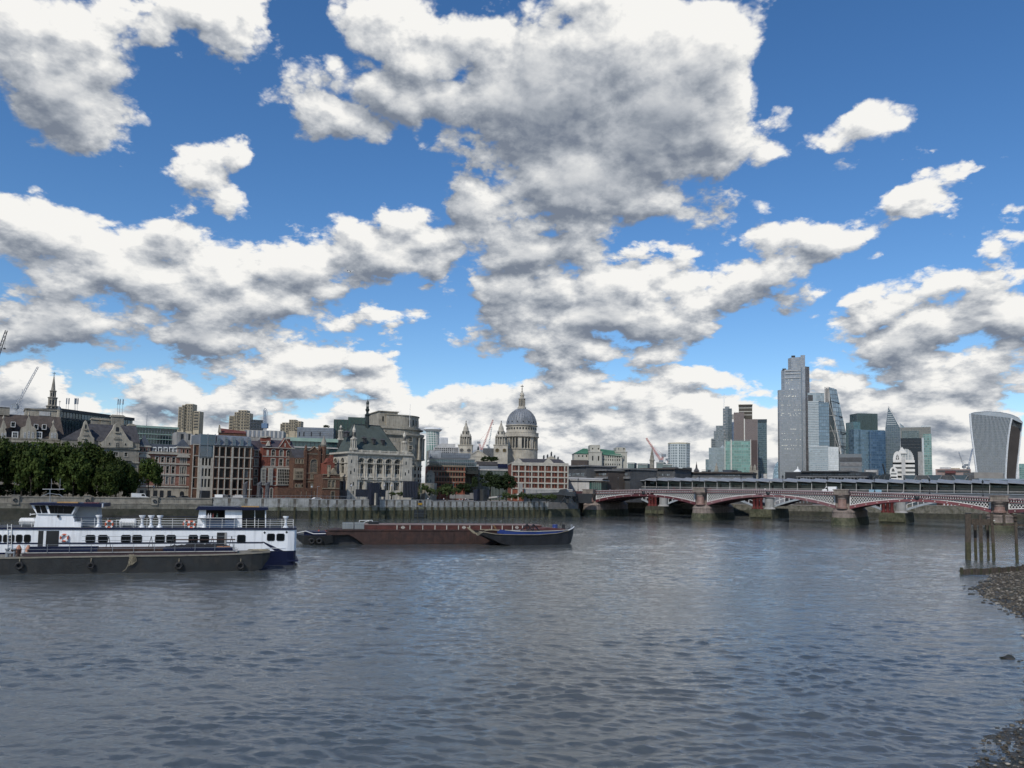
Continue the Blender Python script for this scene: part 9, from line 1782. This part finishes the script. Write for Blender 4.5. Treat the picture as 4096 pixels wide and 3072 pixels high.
f = Frame(1780, 2300, 342, 348, py=1995, z=0); t = f.thing('garden_terrace', 'pale stepped garden terrace between the river wall and the trees', 'terrace')
for a, c, y0, y1 in ((1800,1930,1978,1996),(1880,1945,1972,1980)): mb = MB(); f.pbox(mb, a, y0, c, y1, 0 if y0 > 1975 else 3, 8); part(mb, 'step', pave, t)
for px, lab in ((979,'twisted grey vent column, left of three before the brick hotel'),(1035,'grey vent column, middle of three before the brick hotel'),(1068,'grey vent column, right of three before the brick hotel')):
    c = at(px, 1990, 284); t = thing('vent_column', lab, 'column', (c.x, 284, 0), 0, 'grey vent columns'); s = 284/F; zb, zt_ = at(px,1994,284).z, at(px,1932,284).z
    mb = MB(); mb.loft([[(8.5*s*(1-.12*math.sin(PI*k/8))*math.cos(2*PI*i/14+k*.12)*(1.1 if i%2 else 1), 8.5*s*(1-.12*math.sin(PI*k/8))*math.sin(2*PI*i/14+k*.12)*(1.1 if i%2 else 1), zb+(zt_-zb)*k/8+(.6*math.cos(2*PI*i/14) if k == 8 else 0)) for i in range(14)] for k in range(9)]); part(mb, 'shaft', M('vent_grey', (.075,.075,.08), .7, var=.3, scale=.8), t)
def lamp(px, y0, y1, D, lab, globe=True, g='lamp posts along the embankment'):
    c = at(px, y1, D); z0, z1 = min(at(px,y1,D).z, GZ+.2), at(px,y0,D).z; t = thing('lamp_post', lab, 'lamp post', (c.x,D,z0), 0, g); h = z1-z0; mb = MB(); mb.lathe([(.38,0),(.3,.5),(.12,h*.3),(.08,h-.8)] if globe else [(.1,0),(.05,h-.1)], n=8); part(mb, 'post', black if globe else greym, t)
    mb = MB()
    if globe: mb.lathe([(.1,h-.8),(.32,h-.5),(.3,h-.2),(.1,h)], n=8); part(mb, 'lantern', clothl, t)
    else: mb.box(-.1,.8,-.1,.1,h-.12,h); part(mb, 'lamp_head', greym, t)
for px, y0, y1, D, lab in ((1246,1943,1986,292,'black lamp post with a pale globe before the gothic lodge'),(1404,1938,1986,294,'black lamp post with a pale lantern before the hall corner'),(1537,1938,1975,300,'black lamp post left of two before the hall right half'),(1566,1938,1975,302,'black lamp post right of two before the hall right half'),(57,1925,1988,240,'lamp post with a pale globe under the leftmost trees'),(613,1942,1990,262,'lamp post with a pale globe under the single tree')): lamp(px, y0, y1, D, lab)
for px, y0, y1, D, lab in ((803,1868,1990,282,'tall slender lamp post before the cream office front'),(1268,1945,1990,292,'thin post between the gothic building and its lodge'),(1433,1898,1988,296,'tall slender lamp post against the hall corner pavilion'),(1554,1895,1990,300,'tall slender lamp post before the hall second bay'),(1683,1905,2000,314,'tall slender post above the yellow sign'),(2117,1862,1960,345,'tall dark slender lamp post before the orange brick block'),(1812,1930,1995,330,'slender lamp post among the young trees')): lamp(px, y0, y1, D, lab, False, 'slender posts on the north bank')
# railings on the new wall, container, cars
t = thing('railing', 'thin pale handrail along the top of the new river wall', 'railing', (0,0,0))
mb = MB(); pts = [at(860,1982,262),at(1250,1983,276),at(1480,1988,288)]; mb.path(pts, .05, 4)
for k in range(40): u = k/39; p0 = pts[0].lerp(pts[1], min(1,u*2)) if u < .5 else pts[1].lerp(pts[2], u*2-1); mb.tube(p0, (p0.x,p0.y,p0.z-1.1), .03, 4)
part(mb, 'rails_and_posts', greym, t)
f = Frame(859, 902, 262, py=1990, z=0); t = f.thing('site_container', 'white site container on the embankment left of the vent columns', 'container'); mb = MB(); f.pbox(mb, 859, 1978, 890, 1997, 0, 2.5); part(mb, 'body', white, t); mb = MB(); f.pbox(mb, 891, 1980, 912, 1996, .3, 2.5); part(mb, 'dark_end', dg, t)
f = Frame(930, 972, 268, py=1990, z=0); t = f.thing('pale_steps', 'stack of pale sheeted boards on the embankment before the office grid', 'boards'); mb = MB(); f.pbox(mb, 930, 1982, 972, 1994, 0, 2); f.pbox(mb, 940, 1979, 966, 1982, .4, 1.6); part(mb, 'boards', concr_l, t)
def car(px, D, m_, lab, wpx=None, van_=False, rz=A35):
    c = at(px, 1990, D); t = thing('parked_car' if not van_ else 'parked_van', lab, 'car' if not van_ else 'van', (c.x, D, GZ+.01), rz, 'vehicles along the embankment road')
    P_ = [(-2.1,.35),(2.1,.35),(2.15,.8),(1.2,.95),(.6,1.4),(-1.1,1.45),(-1.9,.95),(-2.15,.85)] if not van_ else [(-2.6,.4),(2.4,.4),(2.5,1.1),(1.7,1.3),(1.2,2.2),(-2.6,2.3)]
    mb = MB(); mb.slab(P_, -.85, .85); part(mb, 'body', m_, t); mb = MB(); mb.slab([(-1.5,.98),(1.,.98),(.55,1.34),(-1.05,1.38)] if not van_ else [(.3,1.4),(1.4,1.4),(1.1,2.),(.3,2.05)], -.87, .87); part(mb, 'window', glass, t)
    for s_ in (-1,1):
        for x_ in (-1.3,1.3): mb = MB(); mb.lathe([(.1,-.1),(.32,-.1),(.32,.1),(.1,.1)], n=12); o = part(mb, 'wheel', rubber, t); o.rotation_euler = (PI/2,0,0); o.location = (x_, s_*.82, .32)
car(560, 250, white, 'white van parked under the single tree', van_=True); car(1270, 288, MATS['van_white'], 'white car on the road before the gothic lodge'); car(1150, 284, redp, 'small red car before the brick hotel right end'); car(1020, 280, MATS['near_black_facade'], 'black car between the first two vent columns'); car(690,268,black,'dark car before the banded hotel doors'); car(740,270,dg,'grey car before the banded hotel right turret')
def body_mesh(sit=False):
    J = [(0,0,.95),(0,0,1.2),(0,0,1.42),(0,0,1.52),(0,-.01,1.66)]; Rr_ = [.15,.15,.17,.06,.115]; E = [(0,1),(1,2),(2,3),(3,4)]
    for s_ in (-1,1):
        b0 = len(J); J += [(s_*.19,0,1.40),(s_*.24,-.02,1.13),(s_*.23,-.12,.90)]; Rr_ += [.07,.05,.04]; E += [(2,b0),(b0,b0+1),(b0+1,b0+2)]
        b0 = len(J)
        if sit: J += [(s_*.1,-.03,.92),(s_*.12,-.46,.92),(s_*.12,-.46,.50),(s_*.12,-.60,.47)]
        else: J += [(s_*.1,0,.88),(s_*.11,-.03*s_,.48),(s_*.11,.06*s_,.07),(s_*.11,.06*s_-.13,.03)]
        Rr_ += [.10,.075,.05,.045]; E += [(0,b0),(b0,b0+1),(b0+1,b0+2),(b0+2,b0+3)]
    me = bpy.data.meshes.new('skeleton'); me.from_pydata(J, E, []); o = bpy.data.objects.new('skeleton', me); COL.objects.link(o); m_ = o.modifiers.new('s','SKIN'); s2 = o.modifiers.new('u','SUBSURF'); s2.levels = 1
    sv = me.skin_vertices[0].data
    for v_, r_ in zip(sv, Rr_): v_.radius = (r_, r_*.8)
    sv[0].use_root = True; dg_ = bpy.context.evaluated_depsgraph_get(); ev = o.evaluated_get(dg_); out = bpy.data.meshes.new_from_object(ev); bpy.data.objects.remove(o)
    for m_ in (people, skin, clothl): out.materials.append(m_)
    for p_ in out.polygons: z = p_.center.z; p_.material_index = 1 if z > 1.48 else (2 if z > 1.0 else 0); p_.use_smooth = True
    return out
bs, bt = body_mesh(), body_mesh(True)
ppl = [(1838,335,True,'person in pale top sitting leftmost on the garden terrace'),(1850,335,True,'person in pale top sitting second from left on the garden terrace'),(1862,335,False,'person in pale top standing beside the seated ones on the terrace'),(1872,336,True,'person in pale top sitting rightmost on the garden terrace'),(1775,322,False,'person in pale top standing left of the slender young tree'),(1712,318,False,'person in pale top walking by the young trees near the yellow sign')]
for px, D, s_, lab in ppl:
    c = at(px, 1996, D); o = bpy.data.objects.new('person', bt if s_ else bs); COL.objects.link(o); o.location = (c.x, D, GZ+.01-(.4 if s_ else 0)); o.rotation_euler = (0,0,rn.random()-.5); tag(o, lab, 'person', 'people on the north bank')
for k, (px, lab) in enumerate(((2268,'person walking on the bridge approach nearest the flyover'),(2285,'person in pale top on the bridge approach by the first pier'),(2322,'person in pale top on the pavement above the first pier'),(2440,'person in pale top walking over the left of the first arch'),(2560,'person in pale top walking near the crown of the first arch'),(3060,'person in pale top walking over the middle arch'),(3500,'person in pale top standing at the pale blue banner'),(3610,'person in pale top walking right of the pale blue banner'))):
    x = fb.X(px, 1958, 1.3); o = bpy.data.objects.new('person', bs); COL.objects.link(o); o.location = fb.o+fb.d*x+fb.n*1.3+Vector((0,0,(zp(x) if x > 0 else zp(0))-.94)); o.rotation_euler = (0,0,1.2+k); tag(o, lab, 'person', 'people on the bridge')
# ================================================================== timber jetty, groyne
f = Frame(3860, 4110, 145, 141, py=2235, z=0); t = f.thing('timber_jetty', 'old timber mooring jetty on tall weedy piles at the right edge', 'jetty')
def pile(px0, px1, y0, y, lean=0.):
    xa, xb = f.X(px0,2150,y), f.X(px1,2150,y); zt_ = f.Z(px0,y0,y); w = xb-xa; rn_ = lambda: (rn.random()-.5)*.06
    zs = [-1.5,1.2,3.2,zt_]; l = lambda z: -lean*(1-z/zt_)*w
    mb = MB(); mb.loft([[(xa+l(z)+rn_(),y,z),(xb+l(z)+rn_(),y,z),(xb+l(z),y+w*.8,z),(xa+l(z),y+w*.8,z)] for z in zs[:3]]); part(mb, 'pile_foot', woodg, t); mb = MB(); mb.loft([[(xa+l(z)+rn_(),y,z),(xb+l(z)+rn_(),y,z),(xb+l(z),y+w*.8,z),(xa+l(z),y+w*.8,z)] for z in (zs[2],zs[2]+1.5,zt_)]); part(mb, 'pile', wood, t)
    mb = MB(); mb.box(xa-.03, xb+.03, y-.04, y+w*.8+.04, zt_, zt_+.12); part(mb, 'pile_cap', darkm, t)
for a, c, y0, y, ln in ((3864,3886,2054,0,.18),(3896,3907,2098,3.2,0),(3918,3932,2057,0,.1),(3947,3957,2100,3.2,0),(3964,3976,2053,0,-.3),(4058,4070,2058,0,-.2),(4124,4140,2060,0,0)): pile(a, c, y0, y, ln)
mb = MB(); xa, za = f.L(4012,2104,-.1); xb, zb = f.L(4020,2054,-.1); mb.box(xa, xb, -.4, .2, za, zb); part(mb, 'short_post', wood, t)
for a, c, y0, y1, y in ((3886,3965,2075,2101,.3),(3974,4140,2094,2106,.3),(3974,4140,2080,2084,-.3),(3974,4140,2066,2069,-.3),(3886,4140,2056,2059,3.),(3974,4140,2109,2113,.4)): mb = MB(); f.pbox(mb, a, y0, c, y1, y, y+.5); part(mb, 'beam', wood, t)
x, z = f.L(3977,2083,-.5); mb = MB(); mb.lathe([(.05,z-.18),(.17,z-.05),(.17,z+.05),(.05,z+.18)], (x,-.5), 8); o = tag(part(mb, 'small_buoy', cream, None, smooth=True), 'small pale float hanging on the timber jetty', 'buoy'); o.location = f.o; o.rotation_euler = (0,0,f.rz)
a_, c_ = wat(3846,2297), wat(4120,2290); f = wall_frame((a_.x,a_.y),(c_.x,c_.y)); t = thing('timber_groyne', 'low groyne of upright old planks running out from the shingle', 'groyne', f.o, f.rz)
for i in range(30):
    x = f.w*i/30; w_ = f.w/30*(.86+.1*rn.random()); zt_ = .62+.012*i+rn.random()*.12+(.25 if i in (0,27) else 0); mb = MB(); mb.loft([[(x+u,v+rn.random()*.08,z) for u,v in ((0,0),(w_,0),(w_,.22),(0,.22))] for z in (-.8,zt_)]); part(mb, 'plank', wood if i%4 else woodg, t)
mb = MB(); mb.box(0, f.w, .25, .4, .3, .55); part(mb, 'waling', wood, t)
# birds and aeroplane
def gull(px, py, lab, sc=1.6):
    c = wat(px, py); t = thing('gull', lab, 'bird', (c.x,c.y,.02), 1.2, 'gulls on the river'); t.scale = (sc,)*3; mb = MB(); mb.lathe([(.01,-.2),(.07,-.1),(.09,.02),(.05,.14),(.01,.2)], n=8); o = part(mb, 'body', clothl, t, smooth=True); o.rotation_euler = (0,PI/2,0); o.location = (0,0,.08)
    mb = MB(); mb.tube((.12,0,.12),(.17,0,.24),.03,6); mb.lathe([(.01,.20),(.04,.24),(.01,.28)], (.18,0), 6); mb.tube((.2,0,.24),(.27,0,.23),.012,4); part(mb, 'head', white, t); mb = MB(); mb.loft([[(-.2,.05,.1),(.05,.07,.14),(.05,-.07,.14),(-.2,-.05,.1)],[(-.26,.02,.13),(.0,.05,.17),(.0,-.05,.17),(-.26,-.02,.13)]]); part(mb, 'wings', greym, t)
gull(1767, 2085, 'gull swimming between the red barge and the far wall'); gull(2004, 2086, 'gull swimming above the middle of the red barge', 1.3)
c = at(1403,1086,2600); t = thing('aeroplane', 'tiny airliner crossing in front of the grey clouds', 'aeroplane', c, .1); mb = MB(); mb.lathe([(.1,-12),(1.5,-9),(1.6,6),(.4,12)], n=10); o = part(mb, 'fuselage', white, t, smooth=True); o.rotation_euler = (0,PI/2-.12,0)
mb = MB(); mb.loft([[(-2,0,-.2),(2,0,-.2),(2,0,.1),(-2,0,.1)],[(-5,11,.5),(-3.5,11,.5),(-3.5,11,.7),(-5,11,.7)]]); mb.loft([[(-2,0,-.2),(2,0,-.2),(2,0,.1),(-2,0,.1)],[(-5,-11,.5),(-3.5,-11,.5),(-3.5,-11,.7),(-5,-11,.7)]]); part(mb, 'wing', white, t); mb = MB(); mb.slab([(-12,0),(-9,0),(-11,4),(-12.4,4)], -.2, .2); part(mb, 'tail_fin', navy, t)
